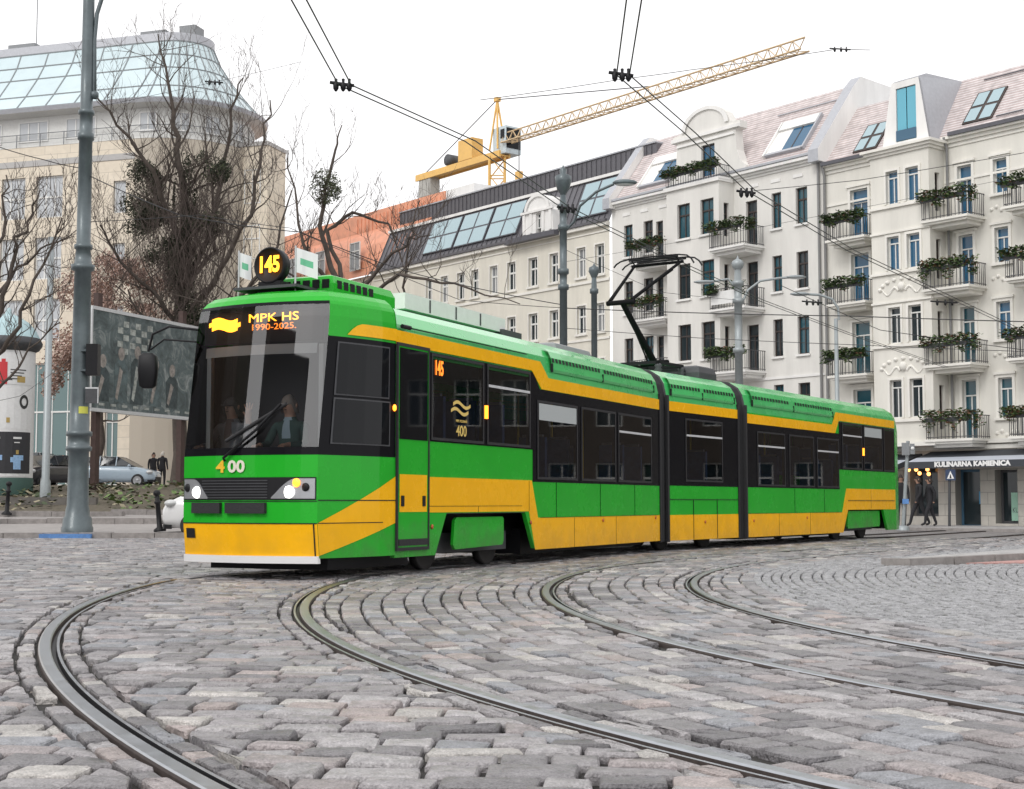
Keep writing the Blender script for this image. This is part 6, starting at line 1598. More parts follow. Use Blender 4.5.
def wrap(mbb, a0, a1, v0, v1, m, lift=.012, n=10):
    A = [R(a0 + (a1 - a0) * k / n) for k in range(n + 1)]
    mbb.grid([[cc + Vector((math.sin(a) * (rad + lift), -math.cos(a) * (rad + lift), zv(v, d))) for a in A] for v in (v0, v1)], m, smooth=False, flip=False)
def poster(name, a0, a1, v0, v1, m): mb = MB(M[m]); wrap(mb, a0, a1, v0, v1, m=0); o = mb.build(name, mc); return o
poster('poster', -60, -12, 386, 354, 'poster_white'); poster('poster', -8, 78, 386, 354, 'poster_white'); poster('poster', -70, 80, 430, 388, 'poster_white'); pb_ = poster('poster', -70, 78, 474, 433, 'poster_black')
x = MB(M['poster_red']); wrap(x, 4, 20, 386, 364, 0, .018); wrap(x, 8, 16, 364, 361, 0, .018); x.build('poster_print', mc)
x = MB(M['poster_red']); wrap(x, -26, -14, 382, 362, 0, .018); x.build('poster_print', mc)
x = MB(M['poster_gold']); wrap(x, 40, 58, 384, 378, 0, .018); x.build('poster_print', mc)
x = MB(M['poster_ink'])
for a0, r_ in ((-8, 4.5), (57, 4.0)):
    pts_o = []
    for k in range(21):
        t = 2 * math.pi * k / 20; pts_o.append((a0 + 11 * math.cos(t), 403 + 7 * math.sin(t), a0 + 6 * math.cos(t), 403 + 4 * math.sin(t)))
    for p0, p1 in zip(pts_o, pts_o[1:]):
        f_ = lambda a, v: cc + Vector((math.sin(R(a)) * (rad + .018), -math.cos(R(a)) * (rad + .018), zv(v, d)))
        x.face([f_(p0[0], p0[1]), f_(p1[0], p1[1]), f_(p1[2], p1[3]), f_(p0[2], p0[3])], 0)
for k in range(6): wrap(x, -50 + k * 4, -20 + k * 10, 369 + k * 2.6, 368 + k * 2.6, 0, .018)
for k in range(4): wrap(x, 26, 60 - k * 5, 372 + k * 3, 371 + k * 3, 0, .018)
x.build('poster_print', mc)
x = MB(M['poster_lightblue'], M['poster_white'], M['poster_gold'])
for a0 in (-38, 0, 44):
    wrap(x, a0 - 8, a0 + 8, 470, 456, 0, .018); wrap(x, a0 - 14, a0 - 7, 463, 458, 0, .018); wrap(x, a0 + 7, a0 + 14, 461, 456, 0, .018); wrap(x, a0 - 9, a0 + 9, 440, 438, 1, .018); wrap(x, a0 - 7, a0 + 5, 444, 443, 1, .018); wrap(x, a0 - 3, a0 + 3, 455, 451, 2, .018)
wrap(x, -70, 78, 477, 474.5, 1, .018); wrap(x, 20, 27, 424, 419, 2, .018); x.build('poster_print', mc)
# mural board: abstract picture in teal and grey with pale figures
ma, mb_ = at(93, 309, 57), at(192, 331, 63.5)
hd_ = math.degrees(math.atan2(mb_.x - ma.x, mb_.y - ma.y)); MF = Fr((ma.x, ma.y), hd_); ML = math.hypot(mb_.x - ma.x, mb_.y - ma.y) * 1.12
m = bpy.data.materials.new('mural_print'); m.use_nodes = True; n = m.node_tree.nodes; L = m.node_tree.links; bsd = n['Principled BSDF']; bsd.inputs['Roughness'].default_value = .7
ua_ = n.new('ShaderNodeAttribute'); ua_.attribute_name = 'lay'; nz = n.new('ShaderNodeTexNoise'); nz.inputs['Scale'].default_value = 1.1; nz.inputs['Detail'].default_value = 9; nz.inputs['Distortion'].default_value = 1.4; nz.inputs['Roughness'].default_value = .7
L.new(ua_.outputs['Vector'], nz.inputs[0]); cr_ = n.new('ShaderNodeValToRGB'); e_ = cr_.color_ramp.elements; e_[0].position = .30; e_[0].color = (.03, .04, .042, 1); e_[1].position = .72; e_[1].color = (.36, .38, .37, 1)
k_ = e_.new(.52); k_.color = (.105, .135, .138, 1); L.new(nz.outputs[0], cr_.inputs[0]); L.new(cr_.outputs[0], bsd.inputs['Base Color']); MATS['mural_print'] = m
zt_, zb_ = ma.z, zv(407.5, 57)
mu = thing('mural_board', 'large dark picture board with pale figures on brown steel legs', 'billboard', tuple(MF.p(ML / 2, 0, 1.5)))
mb = MB(M['mural_print'], M['white'], M['rust_steel']); mb.box(MF, 0, ML, 0, .15, zb_, zt_, 0); pan = mb.build('panel', mu)
mb = MB(M['light_grey']); mb.box(MF, -.06, ML, -.03, .2, zt_ + .003, zt_ + .14); mb.box(MF, -.06, ML, -.03, .2, zb_ - .14, zb_ - .003); mb.box(MF, -.09, -.003, -.03, .2, zb_, zt_); mb.build('frame', mu)
fg = MB(mat('print_pale', (.32, .34, .32), .7, noise=.7, nscale=5), mat('print_skin', (.26, .235, .215), .7, noise=.6, nscale=5), mat('print_black', (.045, .062, .066), .7, noise=.7, nscale=4), mat('print_teal', (.085, .115, .12), .7, noise=.7, nscale=4))
H_ = zt_ - zb_
for i in range(6):
    for j in range(5):
        if (i + j) % 2: s0 = 1.6 + i * .42 + rnd.uniform(-.04, .04); z0 = zt_ - .25 - j * .28 * 1.0; fg.poly(MF, [(s0, z0 - .24), (s0 + .36, z0 - .24), (s0 + .36, z0), (s0, z0)], -.006, 0, 0)
for k, (s, hh) in enumerate(((.7, .36), (1.9, .46), (3.0, .50), (4.3, .40), (5.5, .36))):
    zc_ = zb_ + H_ * hh; w_ = .42
    fg.poly(MF, [(s - w_, zb_ + .3), (s + w_, zb_ + .3), (s + w_ * 1.05, zc_), (s + .2, zc_ + .25), (s - .2, zc_ + .25), (s - w_ * 1.05, zc_)], -.010, 0, 2 if k % 2 == 0 else 3)
    fg.poly(MF, [(s + .21 * math.cos(t), zc_ + .5 + .28 * math.sin(t)) for t in [2 * math.pi * q / 12 for q in range(12)]], -.014, 0, 1)
    fg.poly(MF, [(s - w_ * .9, zb_ + .5), (s - w_ * .55, zb_ + .4), (s + .1, zc_ - .2), (s - .1, zc_ - .05)], -.018, 0, 1 if k != 2 else 0)
for k in range(9):
    s0 = .5 + k * .75; fg.poly(MF, [(s0, zb_ + .12), (s0 + .35, zb_ + .12), (s0 + .35, zb_ + .22), (s0, zb_ + .22)], -.012, 0, 0)
fg.build('picture', pan)
for s in (.75, ML * .86):
    mb = MB(mat('leg_brown', (.06, .035, .03), .7, noise=.3)); z0 = rise(MF.p(s, 0, 0).x, MF.p(s, 0, 0).y); mb.box(MF, s - .14, s + .14, .21, .45, z0 - .1, zt_ + .75); mb.build('leg', mu)

# ------------------------------------------------------------------ CRANE
mat('crane_yellow', (.74, .45, .13), .5, noise=.12, nscale=1); mat('concrete', (.40, .39, .36), .8, noise=.15); mat('crane_cab', (.52, .60, .64), .4); mat('crane_jib', (.60, .45, .27), .6)  # jib yellow is paled: sky brightness bleeding over it is in the colour
CT = Vector((-1.45, 140, 0)); JH = zv(141, 140); cr0 = thing('tower_crane', 'yellow tower crane with long lattice jib above the roofs', 'crane', tuple(CT))
JF = Fr((CT.x, CT.y), math.degrees(math.atan2(24.0, -30.0)))
def truss(mbb, a, b_, w_, n_, r_=.05, tri=False):
    """square or triangular lattice between two points"""
    a, b_ = Vector(a), Vector(b_); d = (b_ - a).normalized(); u_ = d.cross(Vector((0, 0, 1))); u_ = u_.normalized() if u_.length > .1 else Vector((1, 0, 0)); v_ = u_.cross(d).normalized()
    cs = [u_ * w_ / 2, -u_ * w_ / 2, v_ * w_] if tri else [u_ * w_ / 2 + v_ * w_ / 2, -u_ * w_ / 2 + v_ * w_ / 2, -u_ * w_ / 2 - v_ * w_ / 2, u_ * w_ / 2 - v_ * w_ / 2]
    for c in cs: mbb.tube([a + c, b_ + c], r_ * 1.4, 5)
    for k in range(n_):
        p0 = a.lerp(b_, k / n_); p1 = a.lerp(b_, (k + 1) / n_)
        for i in range(len(cs)): mbb.tube([p0 + cs[i], p1 + cs[(i + 1) % len(cs)]], r_ * .7, 4, caps=False); mbb.tube([p0 + cs[i], p0 + cs[(i + 1) % len(cs)]], r_ * .7, 4, caps=False)
mb = MB(M['crane_yellow']); truss(mb, CT, CT + Vector((0, 0, JH - 1.2)), 1.5, 18, .10); mb.build('tower', cr0)
mb = MB(M['crane_jib']); truss(mb, JF.p(1.2, 0, JH), JF.p(38.6, 0, JH), 1.0, 30, .06, True); mb.build('jib', cr0)
mb = MB(M['crane_yellow']); mb.box(JF, -13, 1.2, -.7, -.5, JH - 1.4, JH - .75); mb.box(JF, -13, 1.2, .5, .7, JH - 1.4, JH - .75); mb.box(JF, -13, 1.2, -.5, .5, JH - 1.25, JH - 1.15); mb.build('counter_jib', cr0)
mb = MB(M['concrete']); 
for k in range(3): mb.box(JF, -12.5 + k * .7, -11.85 + k * .7, -.6, .6, JH - 3.2, JH - 1.0)
mb.build('counterweight', cr0)
mb = MB(M['crane_yellow'], M['dark_grey']); mb.box(JF, -5.5, -3.2, -.7, .7, JH - .7, JH + 1.4); mb.lathe(JF.p(-7.5, -.6, JH - .1), [(0, 0), (.6, 0), (.6, 1.2), (0, 1.2)], 14, 1, axis=JF.b); mb.build('winch', cr0)
mb = MB(M['crane_yellow']); 
for sb in (-.5, .5): mb.tube([JF.p(-.6, sb, JH - .5), JF.p(0, 0, JH + 4.6)], .1, 6); mb.tube([JF.p(.7, sb, JH - .5), JF.p(0, 0, JH + 4.6)], .1, 6)
mb.box(JF, -.25, .25, -.25, .25, JH + 4.4, JH + 4.8); mb.build('apex', cr0)
mb = MB(M['crane_cab'], M['dark_glass']); mb.box(JF, -.4, 1.6, -.2, 1.7, JH - 1.0, JH + 1.7, 0); mb.box(JF, 1.6, 1.64, -.1, 1.6, JH - .5, JH + 1.5, 1); mb.box(JF, .8, 1.4, -.24, -.2, JH + .5, JH + 1.4, 1); mb.build('cab', cr0)
mb = MB(M['dark_grey']); mb.tube([JF.p(0, 0, JH + 4.6), JF.p(22, 0, JH + .95)], .05, 5); mb.tube([JF.p(0, 0, JH + 4.6), JF.p(-12.5, 0, JH - .7)], .05, 5); mb.build('stay_rope', cr0)
mb = MB(M['crane_yellow'], M['dark_grey']); mb.tube([JF.p(3.4, 0, JH), JF.p(3.4, 0, JH - 3.2)], .05, 5, 1); mb.box(JF, 3.1, 3.7, -.25, .25, JH - 4.0, JH - 3.2); mb.tube([JF.p(3.4, 0, JH - 4.0), JF.p(3.4, 0, JH - 4.6), JF.p(3.7, 0, JH - 4.7), JF.p(3.75, 0, JH - 4.4)], .08, 5); mb.build('hook_block', cr0)

# ------------------------------------------------------------------ OVERHEAD WIRES
mat('wire', (.03, .03, .032), .5)
def wire(label, pts, r_=.012, sag=0, off_=None, name='overhead_wire'):
    P3 = [at(*p) for p in pts]; fine = []
    for a, b_ in zip(P3, P3[1:]):
        L_ = (b_ - a).length
        for k in range(8): t = k / 8; fine.append(a.lerp(b_, t) - Vector((0, 0, sag * L_ * 4 * t * (1 - t))))
    fine.append(P3[-1])
    mb = MB(M['wire']); mb.tube(fine, r_, 5); o = mb.build(name); tag(o, label, 'wire', 'overhead tram wires'); return fine
def pair(lab, pts, gap=.075, r_=.009):
    for k, sgn in enumerate((-1, 1)):
        P3 = [at(*p) + Vector((sgn * gap, 0, 0)) for p in pts]; mb = MB(M['wire']); mb.tube(P3, r_, 5)
        tag(mb.build('contact_wire'), ('left strand of the ' if sgn < 0 else 'right strand of the ') + lab, 'wire', 'overhead tram wires')
pair('contact wire pair running from top left down to the pantograph', [(270, -45, 13.1), (299, 0, 14.1), (345, 85, 17.0), (470, 141, 19.7), (565, 207, 24), (662, 254.6, 28.9), (760, 300, 35), (850, 334, 42), (960, 372, 54)])
pair('contact wire pair running from top centre across the white house', [(640, -45, 13.1), (634, 0, 14.1), (623, 75, 16.6), (690, 133, 19.5), (750, 190, 22.8), (850, 250, 28), (1024, 332, 40), (1100, 364, 50)])
def clamp(label, u, v, d, w_=.3, ang=90):
    c = at(u, v, d); root = thing('wire_clamp', label, 'wire clamp', tuple(c), 'clamps on the overhead wires'); f = Fr((c.x, c.y), ang)
    w_ *= .85; mb = MB(M['black']); mb.tube([f.p(-w_, 0, c.z + .02), f.p(w_, 0, c.z - .02)], .020, 6); mb.build('bar', root)
    for s in (-w_ * .5, w_ * .1, w_ * .6):
        mb = MB(M['black']); mb.lathe(f.p(s, 0, c.z - .09), [(.012, 0), (.032, .03), (.036, .08), (.016, .11), (.02, .15), (0, .16)], 8); mb.build('insulator', root)
clamp('wire clamp hanging in the sky left of the crane', 342, 84, 17, .17); clamp('wire clamp hanging in the sky above the crane jib', 621, 74, 16.6, .17)
clamp('wire clamp beside the finial post', 567, 208, 24, .2); clamp('wire clamp before the bay of the white house', 746, 192, 22.8, .18); clamp('wire clamp before the upper left cream-house balcony', 944, 302, 36, .4)
clamp('small wire clamp in the sky right of the crane tip', 840, 49, 40, .35); clamp('wire clamp before the right windows of the white house', 812, 302, 36, .3)
clamp('small wire clamp before the glass roof on the left', 214, 82, 40, .3)
W_ = [("span wire from the left post towards the big bare tree", [(-20, 140, 37), (45, 160, 37), (80, 168, 37.4)], .012, .02),
 ("span wire from the left post across the bare tree to the tram roof", [(88, 175, 37.4), (180, 215, 36), (300, 232, 40), (420, 275, 45), (564, 305, 46)], .014, .01),
 ("low span wire from left post through the bare tree", [(85, 222, 37.4), (200, 215, 38), (290, 228, 42), (460, 300, 46), (564, 308, 46)], .010, .005),
 ("long span wire from the crane apex side across the sky", [(480, 100, 40), (623, 79, 40), (690, 70, 40), (838, 49, 40), (870, 50, 40)], .010, .004),
 ("thin span wire passing before all house fronts at pantograph height", [(564, 308, 46), (700, 313, 46), (850, 316, 44), (1040, 322, 42)], .016, .002),
 ("thin span wire before the house fronts just above the tram roof", [(564, 328, 46), (700, 338, 45), (860, 345, 44), (1040, 352, 42)], .010, .002),
 ("thin slanting wire before the cream house windows", [(780, 285, 40), (880, 330, 40), (1040, 352, 40)], .010, .002),
 ("span wire across the attic of the cream house", [(740, 192, 42), (860, 180, 42), (1040, 150, 42)], .010, .002),
 ("thin wire crossing the gable of the white house", [(564, 262, 46), (690, 240, 45), (850, 210, 44), (1040, 172, 44)], .006, .002),
 ("thin slack wire from the left edge to the massive post", [(-20, 404, 37.2), (20, 396, 37.2), (70, 360, 37.4)], .006, .01),
 ("span wire before the top of the beige building", [(80, 110, 37.4), (214, 82, 40), (300, 62, 42)], .006, .004),
 ("thin wire from finial post to double lamp", [(566, 250, 46), (660, 292, 48), (738, 300, 53)], .008, .003)]
for lab, pts, r_, sg_ in W_: wire(lab, pts, r_, sg_)
# ------------------------------------------------------------------ PEOPLE
mat('skin', (.50, .30, .22), .6); mat('skin_dark', (.36, .21, .15), .6); mat('hair_dark', (.03, .022, .018), .8); mat('hair_grey', (.25, .23, .21), .8); mat('coat_black', (.014, .014, .017), .85); mat('coat_navy', (.02, .025, .045), .85); mat('jeans', (.06, .09, .16), .85); mat('trousers', (.02, .02, .024), .85); mat('shoe', (.02, .018, .018), .6); mat('shirt_blue', (.36, .48, .55), .8); mat('tunic_green', (.05, .10, .09), .85); mat('coat_grey', (.20, .21, .23), .85); mat('hood_pale', (.50, .47, .42), .85); mat('cap_grey', (.06, .07, .085), .8); mat('sleeve', (.13, .09, .085), .85)
def skin_body(name, verts, edges, radii, root, mats, pick, sub=2, hand_chains=()):
    """one continuous body grown over a skeleton"""
    me = bpy.data.meshes.new('skeleton'); me.from_pydata(verts, edges, []); o = bpy.data.objects.new('skeleton', me); COL.objects.link(o)
    md = o.modifiers.new('skin', 'SKIN'); md.use_smooth_shade = True
    sv = me.skin_vertices[0].data
    for k, r_ in enumerate(radii): sv[k].radius = (r_, r_) if not isinstance(r_, tuple) else r_
    sv[0].use_root = True
    s = o.modifiers.new('sub', 'SUBSURF'); s.levels = sub; s.render_levels = sub
    dg = bpy.context.evaluated_depsgraph_get(); out_ = bpy.data.meshes.new_from_object(o.evaluated_get(dg)); bpy.data.objects.remove(o)
    out_.materials.clear()
    for m_ in mats: out_.materials.append(M[m_])
    off_ = root_loc(root)
    for p_ in out_.polygons:
        p_.use_smooth = True; p_.material_index = pick(p_.center)
    b = bpy.data.objects.new(name, out_); COL.objects.link(b); b.parent = root; return b
def person(label, loc, face, pose, mats, H=1.75, group=None, hood=None, extra=None):
    """loc = feet (or seat foot) point; face = heading the person looks to, degrees from +Y to +X"""
    root = thing('person', label, 'person', tuple(loc), group); root.rotation_euler = (0, 0, -R(face))
    k = H / 1.75
    st = pose.get('stride', .0); arm = pose.get('arms', .12); bend = pose.get('bend', 0)
    V = [(0, 0, .95), (0, .0, 1.12), (0, .01 + bend * .3, 1.32), (0, .0 + bend * .6, 1.46), (0, .02 + bend * .8, 1.54), (0, .035 + bend, 1.62), (0, .03 + bend, 1.72)]
    Rd = [(.155, .12), (.15, .115), (.175, .12), (.11, .085), (.055, .055), (.088, .105), (.07, .085)]
    E_ = [(0, 1), (1, 2), (2, 3), (3, 4), (4, 5), (5, 6)]
    def chain(start, pts, rads):
        p = start
        for q, r_ in zip(pts, rads): V.append(q); Rd.append(r_); E_.append((p, len(V) - 1)); p = len(V) - 1
        return p
    for sg in (-1, 1):
        f = st * sg; lift = .10 * abs(st) if sg < 0 else 0
        chain(0, [(sg * .10, .0, .90), (sg * .11, f * .55 + .03, .50 + lift * .5), (sg * .11, f - (.12 * abs(st) if sg < 0 else 0), .09 + lift), (sg * .12, f + .12, .04 + lift * .6)], [.105, .068, .048, .042])
        a = -f * .7
        sh = pose.get('hand%d' % sg)
        if sh: chain(2, [(sg * .20, bend * .5, 1.42), sh[0], sh[1], sh[2]], [.065, .05, .036, .034])
        else: chain(2, [(sg * .20, bend * .5, 1.42), (sg * .25, a * .35 - .03, 1.15), (sg * .25, a * .6 + .06, .92), (sg * .25, a * .65 + .09, .82)], [.065, .052, .038, .034])
    V = [(x * k, y * k, z * k) for x, y, z in V]; Rd = [(r_[0] * k, r_[1] * k) if isinstance(r_, tuple) else r_ * k for r_ in Rd]
    def pick(c):
        z = c.z / k
        if z > 1.52: return 0
        if z > pose.get('hem', .82): 
            if z < .87 and abs(c.x) / k > .2: return 0
            return 1
        if z < .10: return 3
        if abs(c.x) / k > .21 and z > .7: return 0
        return 2
    b = skin_body('body', V, E_, Rd, root, mats[:4], pick)
    hc = MB(M[mats[4]]); c = Vector((0, (.012 + bend) * k, 1.665 * k)); 
    rows = []
    for i in range(6):
        a = math.pi * i / 10; rows.append([Vector((math.cos(t) * math.cos(a) * .105 * k, math.sin(t) * math.cos(a) * .122 * k, math.sin(a) * .125 * k - (0 if math.sin(t) > .45 else .10 * k * (1 - i / 5)))) + c for t in [2 * math.pi * j / 16 for j in range(16)]])
    hc.grid(rows, 0, closed=True); hc.face(rows[-1]); 
    def local_build(mbb, nm):
        me = bpy.data.meshes.new(nm); me.from_pydata(mbb.v, [], mbb.f); [me.materials.append(x) for x in mbb.mats]; me.polygons.foreach_set('material_index', mbb.m); me.polygons.foreach_set('use_smooth', mbb.sm); o = bpy.data.objects.new(nm, me); COL.objects.link(o); o.parent = root; return o
    local_build(hc, 'hood' if hood else 'hair')
    fc = MB(M[mats[0]], M['hair_dark'])
    fy = (.03 + bend) * k
    fc.ball((0, fy + .105 * k, 1.645 * k), .018 * k, 0, 8, (.8, 1, 1.3))
    for sg in (-1, 1): fc.ball((sg * .036 * k, fy + .088 * k, 1.672 * k), .012 * k, 1, 8); fc.ball((sg * .098 * k, fy, 1.655 * k), .024 * k, 0, 8, (.4, .8, 1.3))
    fc.ball((0, fy + .094 * k, 1.598 * k), .022 * k, 1, 8, (1, .4, .22)); local_build(fc, 'face')
    return root, local_build
p1_ = at(153, 487, 74); p1_.z = rise(p1_.x, 74)
pr1, lb = person('person in black jacket and jeans with dark backpack standing by the parked cars', p1_, 160, {'hem': .85}, ['skin', 'coat_black', 'jeans', 'shoe', 'hair_dark'], 1.72, 'pedestrians on the left')
bpk = MB(M['coat_black']); rows = [[(math.copysign(abs(math.cos(t)) ** .6, math.cos(t)) * .16 * s_, -.20 + math.copysign(abs(math.sin(t)) ** .6, math.sin(t)) * .10 * s_, z) for t in [2 * math.pi * j / 14 for j in range(14)]] for z, s_ in ((1.0, .8), (1.05, 1), (1.3, 1), (1.42, .7))]
bpk.grid(rows, 0, closed=True); bpk.face(rows[-1]); bpk.face(rows[0][::-1])
bo_ = lb(bpk, 'backpack'); bo_.parent = None; bo_.location = p1_; bo_.rotation_euler = pr1.rotation_euler; tag(bo_, 'dark backpack carried by the pedestrian in jeans', 'backpack')
p2_ = at(162, 487, 73); p2_.z = rise(p2_.x, 73)
person('person in long black coat with pale hair standing right of the backpack carrier', p2_, 10, {'hem': .45}, ['skin', 'coat_black', 'trousers', 'shoe', 'hood_pale'], 1.76, 'pedestrians on the left')
for u, d, face, st, lab, ht in ((919.5, 50.5, -95, .30, 'person in dark clothes striding left ahead under the awning', 1.72), (930.5, 50.2, -95, -.27, 'person in dark clothes walking behind another under the awning', 1.70), (901.5, 49.0, 190, .05, 'person in black standing between tram rear and leaning sign post', 1.74)):
    q = at(u, 528, d); q.z = .07; person(lab, q, face, {'stride': st, 'hem': .72}, ['skin_dark', 'coat_black', 'trousers', 'shoe', 'hair_dark'], ht, 'pedestrians by the shop')
# the two people in the tram cab, seen from the chest up behind the windscreen
def cab_person(label, s, wv, zseat, mats, wave, cap, turn=0):
    loc = T1.p(s, wv, 1.22); fwd = T1.head + 180 + turn
    root = thing('person', label, 'person', tuple(loc), 'people in the tram cab'); root.rotation_euler = (0, 0, -R(fwd))
    V = [(0, 0, .10), (0, .0, .30), (0, .02, .50), (0, .02, .64), (0, .03, .72), (0, .05, .80), (0, .045, .90)]; Rd = [(.17, .13), (.16, .12), (.185, .125), (.115, .09), (.058, .058), (.09, .105), (.072, .086)]
    E_ = [(k, k + 1) for k in range(6)]
    def chain(st, pts, rads):
        p = st
        for q, r_ in zip(pts, rads): V.append(q); Rd.append(r_); E_.append((p, len(V) - 1)); p = len(V) - 1
        return p
    for sg in (-1, 1):
        chain(0, [(sg * .11, .12, .06), (sg * .14, .46, .08), (sg * .14, .50, -.32), (sg * .14, .60, -.36)], [.10, .075, .055, .045])
        if wave and sg == wave:
            wr_ = chain(2, [(sg * .20, .02, .60), (sg * .34, .12, .42), (sg * .36, .20, .66)], [.066, .052, .034]); pl_ = chain(wr_, [(sg * .37, .21, .73), (sg * .375, .215, .77)], [(.042, .018), (.046, .018)])
            for f_, (dx, ln) in enumerate(((-.036, .065), (-.013, .080), (.011, .077), (.034, .060))): chain(pl_, [(sg * .375 + dx, .218, .795), (sg * .375 + dx * 1.5, .222, .795 + ln * .6), (sg * .375 + dx * 1.8, .226, .795 + ln)], [.011, .010, .008])
            chain(wr_, [(sg * .37 - sg * .045, .215, .73), (sg * .37 - sg * .075, .222, .765)], [.013, .010])
        else:
            wr_ = chain(2, [(sg * .20, .02, .60), (sg * .27, .12, .36), (sg * .20, .36, .34)], [.066, .052, .036]); pl_ = chain(wr_, [(sg * .19, .43, .34)], [(.042, .02)])
            for f_, dx in enumerate((-.034, -.012, .011, .033)): chain(pl_, [(sg * .19 + dx, .48, .335), (sg * .19 + dx, .515, .315)], [.011, .009])
            chain(wr_, [(sg * .14, .44, .345)], [.012])
    def pick(c):
        if c.z > .70 and abs(c.x) < .16: return 0
        if wave and c.x * wave > .24 and c.z > .62: return 0
        if c.y > .36 and c.z > .2: return 0
        return 1 if c.z > .16 and not (abs(c.x) < .055 and c.y > .08 and c.z > .45) else (2 if c.z < .2 else 3)
    skin_body('body', V, E_, Rd, root, mats[:4], pick)
    def lb(mbb, nm):
        me = bpy.data.meshes.new(nm); me.from_pydata(mbb.v, [], mbb.f); [me.materials.append(x) for x in mbb.mats]; me.polygons.foreach_set('material_index', mbb.m); me.polygons.foreach_set('use_smooth', mbb.sm); o = bpy.data.objects.new(nm, me); COL.objects.link(o); o.parent = root
    hc = MB(M[mats[4]]); c = Vector((0, .035, .845)); rows = []
    for i in range(6):
        a = math.pi * i / 10; rows.append([Vector((math.cos(t) * math.cos(a) * .106, math.sin(t) * math.cos(a) * .124, math.sin(a) * .128 - (0 if math.sin(t) > .45 else .10 * (1 - i / 5)))) + c for t in [2 * math.pi * j / 16 for j in range(16)]])
    hc.grid(rows, 0, closed=True); hc.face(rows[-1])
    if cap: hc.grid([[Vector((math.cos(t) * .10, .10 + math.sin(t) * r_, .86 + .0)) for t in [math.pi * j / 8 for j in range(9)]] for r_ in (.02, .11)], 0)
    lb(hc, 'cap' if cap else 'hair')
    fc = MB(M[mats[0]], M['hair_dark']); fc.ball((0, .155, .825), .018, 0, 8, (.8, 1, 1.3))
    for sg in (-1, 1): fc.ball((sg * .036, .137, .852), .012, 1, 8); fc.ball((sg * .10, .045, .835), .024, 0, 8, (.4, .8, 1.3))
    fc.ball((0, .143, .778), .024, 1, 8, (1, .4, .2)); lb(fc, 'face')
cab_person('tram driver in pale blue shirt and dark green jacket behind the windscreen', -.60, 1.10, 0, ['skin', 'tunic_green', 'trousers', 'shirt_blue', 'hair_grey'], 0, False)
cab_person('person in dark cap and grey coat waving behind the windscreen', -.60, 1.95, 0, ['skin', 'coat_grey', 'trousers', 'sleeve', 'cap_grey'], -1, True)

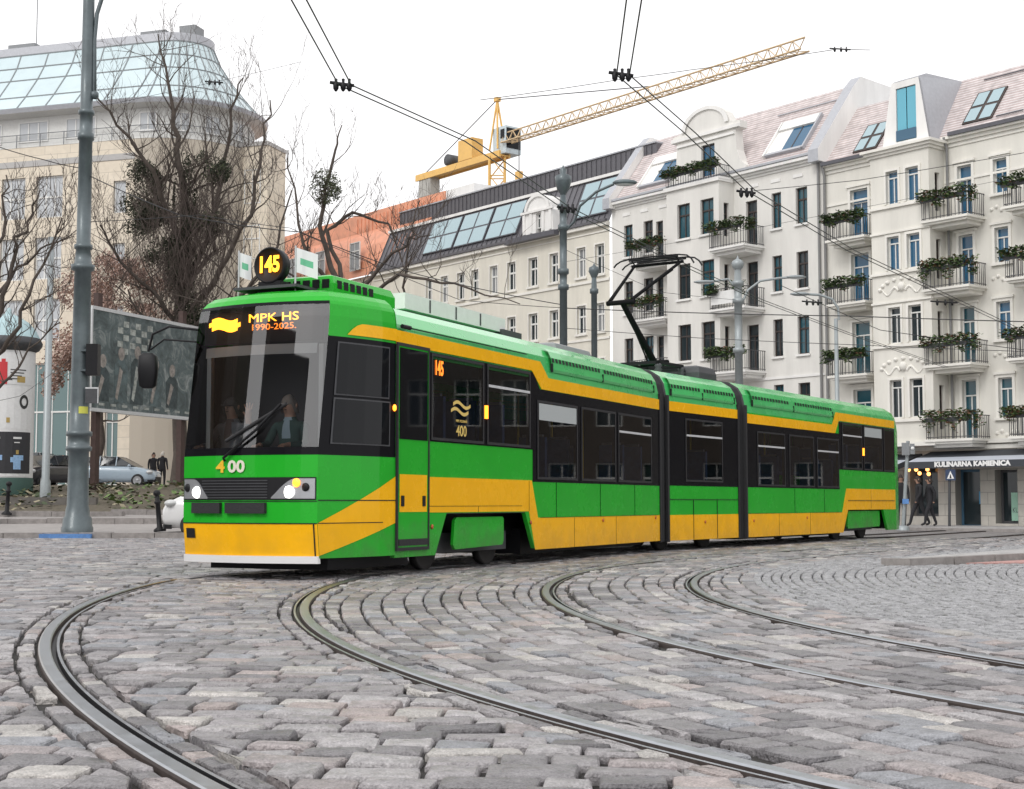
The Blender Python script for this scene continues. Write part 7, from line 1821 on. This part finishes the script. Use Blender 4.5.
# ------------------------------------------------------------------ CARS
mat('car_blue', (.40, .49, .57), .3, coat=.8, noise=.03); mat('car_orange', (.62, .15, .06), .3, coat=.8); mat('car_black', (.015, .016, .02), .3, coat=.8); mat('car_white', (.72, .72, .72), .3, coat=.8); mat('car_silver', (.45, .46, .48), .3, metal=.4, coat=.8); mat('car_glass', (.02, .025, .03), .04, spec=.6); mat('plate', (.7, .7, .68), .5); mat('tail_red', (.4, .02, .02), .3)
def car(label, loc, head, paint_m, L=4.0, Wd=1.72, Hh=1.5, group='parked cars', nose=1.0):
    """hatchback; x along travel, origin on the ground under its middle"""
    f = Fr((loc[0], loc[1]), head, loc[2]); root = thing('parked_car', label, 'car', tuple(f.p(0, 0, 0)), group); hw = Wd / 2
    # stations: s, half width, sill z, belt z
    st = [(-L / 2, .62, .42, .72), (-L / 2 + .10, .80, .30, .92), (-L / 2 + .35, .95, .24, 1.0), (-L * .3, 1, .22, 1.0), (0, 1, .22, .98), (L * .2, 1, .22, .96), (L * .27, .98, .22, .94), (L / 2 - .45, .93, .24, .82 * nose), (L / 2 - .12, .80, .28, .70 * nose), (L / 2, .60, .36, .58 * nose)]
    bd = MB(M[paint_m], M['black']); rows = []
    for s, w_, z0, z1 in st:
        a = hw * w_; pts = [(-a * .90, z0), (-a, z0 + (z1 - z0) * .3), (-a, z0 + (z1 - z0) * .75), (-a * .93, z1), (-a * .6, z1 + .03), (a * .6, z1 + .03), (a * .93, z1), (a, z0 + (z1 - z0) * .75), (a, z0 + (z1 - z0) * .3), (a * .90, z0)]
        rows.append([f.p(s, b, z) for b, z in pts])
    bd.grid(rows, 0, closed=True, flip=False); bd.face(rows[0]); bd.face(rows[-1][::-1])
    # roof and pillars
    rf_ = [(-L / 2 + .22, .84, 1.0), (-L / 2 + .62, .74, Hh - .06), (-L * .12, .72, Hh), (L * .06, .70, Hh - .05), (L * .255, .84, .98)]
    top = [[f.p(s, b * hw, z - (0.03 if abs(b) > .6 * w_ else 0)) for b in (-w_, -w_ * .55, w_ * .55, w_)] for s, w_, z in rf_[1:4]]
    bd.grid(top, 0)
    bo = bd.build('body', root)
    gs = MB(M['car_glass'], M[paint_m])
    for sg in (-1, 1):
        lo = [(-L / 2 + .30, .93), (-L * .12, .95), (L * .06, .95), (L * .262, .92)]; up = [(-L / 2 + .66, .745), (-L * .12, .722), (L * .06, .702), (L * .07, .702)]
        gs.grid([[f.p(s, sg * w_ * hw, 1.0) for s, w_ in lo], [f.p(s, sg * w_ * hw, Hh - .07) for s, w_ in up]], 0, smooth=False, flip=(sg > 0))
    gs.grid([[f.p(-L / 2 + .20, b * hw, 1.0) for b in (-.9, 0, .9)], [f.p(-L / 2 + .62, b * hw, Hh - .07) for b in (-.74, 0, .74)]], 0, smooth=False, flip=True)
    gs.grid([[f.p(L * .275, b * hw, .97) for b in (-.9, 0, .9)], [f.p(L * .06, b * hw, Hh - .06) for b in (-.70, 0, .70)]], 0, smooth=False)
    gs.build('window_glass', root)
    pl_ = MB(M[paint_m])
    for sg in (-1, 1):
        for s in (-L * .14, L * .055): pl_.tube([f.p(s, sg * .952 * hw, 1.0), f.p(s, sg * .73 * hw, Hh - .05)], .03, 5)
    pl_.build('pillar', bo) if False else pl_.build('window_pillars', root)
    for s in (-L * .31, L * .31):
        for sg in (-1, 1):
            w2 = MB(M['rubber'], M['car_silver']); c = f.p(s, sg * (hw - .12), .31); w2.lathe(c, [(.18, -.09), (.29, -.10), (.31, -.06), (.31, .08), (.29, .11), (.2, .115)], 20, axis=f.b * sg); wo = w2.build('wheel', root)
            r2 = MB(M['car_silver']); r2.lathe(c, [(.205, .112), (.12, .095), (.05, .115), (0, .12)], 14, axis=f.b * sg); r2.build('rim', wo)
    for sg in (-1, 1):
        h = MB(M['lamp_glass']); h.ball(f.p(L / 2 - .24, sg * hw * .80, .70 * nose), .17, 0, 12, (1, 1, .55)); h.build('headlight', root)
        h = MB(M['tail_red']); h.ball(f.p(-L / 2 + .14, sg * hw * .76, .86), .12, 0, 10, (.8, .8, 1.3)); h.build('tail_light', root)
        h = MB(M[paint_m]); h.ball(f.p(L * .22, sg * (hw + .09), 1.0), .10, 0, 8, (.8, 1, .7)); h.build('wing_mirror', root)
    g2 = MB(M['black']); g2.box(f, L / 2 - .10, L / 2 + .012, -.50, .50, .34, .48); g2.build('grille', root); g2 = MB(M['black']); g2.grid([[f.p(s, b, z) for s, b in ((L / 2 - .30, -hw * .93), (L / 2 - .08, -hw * .80), (L / 2 + .01, -hw * .5), (L / 2 + .01, hw * .5), (L / 2 - .08, hw * .80), (L / 2 - .30, hw * .93))] for z in (.22, .33)], 0, smooth=False); g2.build('bumper_strip', root)
    g2 = MB(M['plate']); g2.box(f, L / 2 + .015, L / 2 + .03, -.26, .26, .50, .60); g2.build('number_plate', root)
    g2 = MB(M['plate']); g2.box(f, -L / 2 - .02, -L / 2, -.26, .26, .55, .66); g2.build('number_plate', root)
    return root
def cg(u, d): q = at(u, 487, d); return (q.x, d, rise(q.x, d))
car('pale blue hatchback parked side-on behind the massive left post', cg(116, 70), 92, 'car_blue', 4.1)
car('orange car parked in front of the pale blue hatchback, nose hidden by the post', cg(66, 71), 250, 'car_orange', 3.9)
car('black car parked beside the advertising column', cg(46, 66), 200, 'car_black', 4.2)
car('silver car parked behind the black one at the column', cg(28, 72), 185, 'car_silver', 4.3, 1.75, 1.75)
car('silver car parked behind the two standing pedestrians', cg(166, 79), 92, 'car_silver', 4.2)
q = at(163, 535, 39.0); car('white car with its nose showing left of the tram front', (q.x + 2.52, 37.9, 0), 268, 'car_white', 4.3, 1.8, 1.7, nose=1.25)
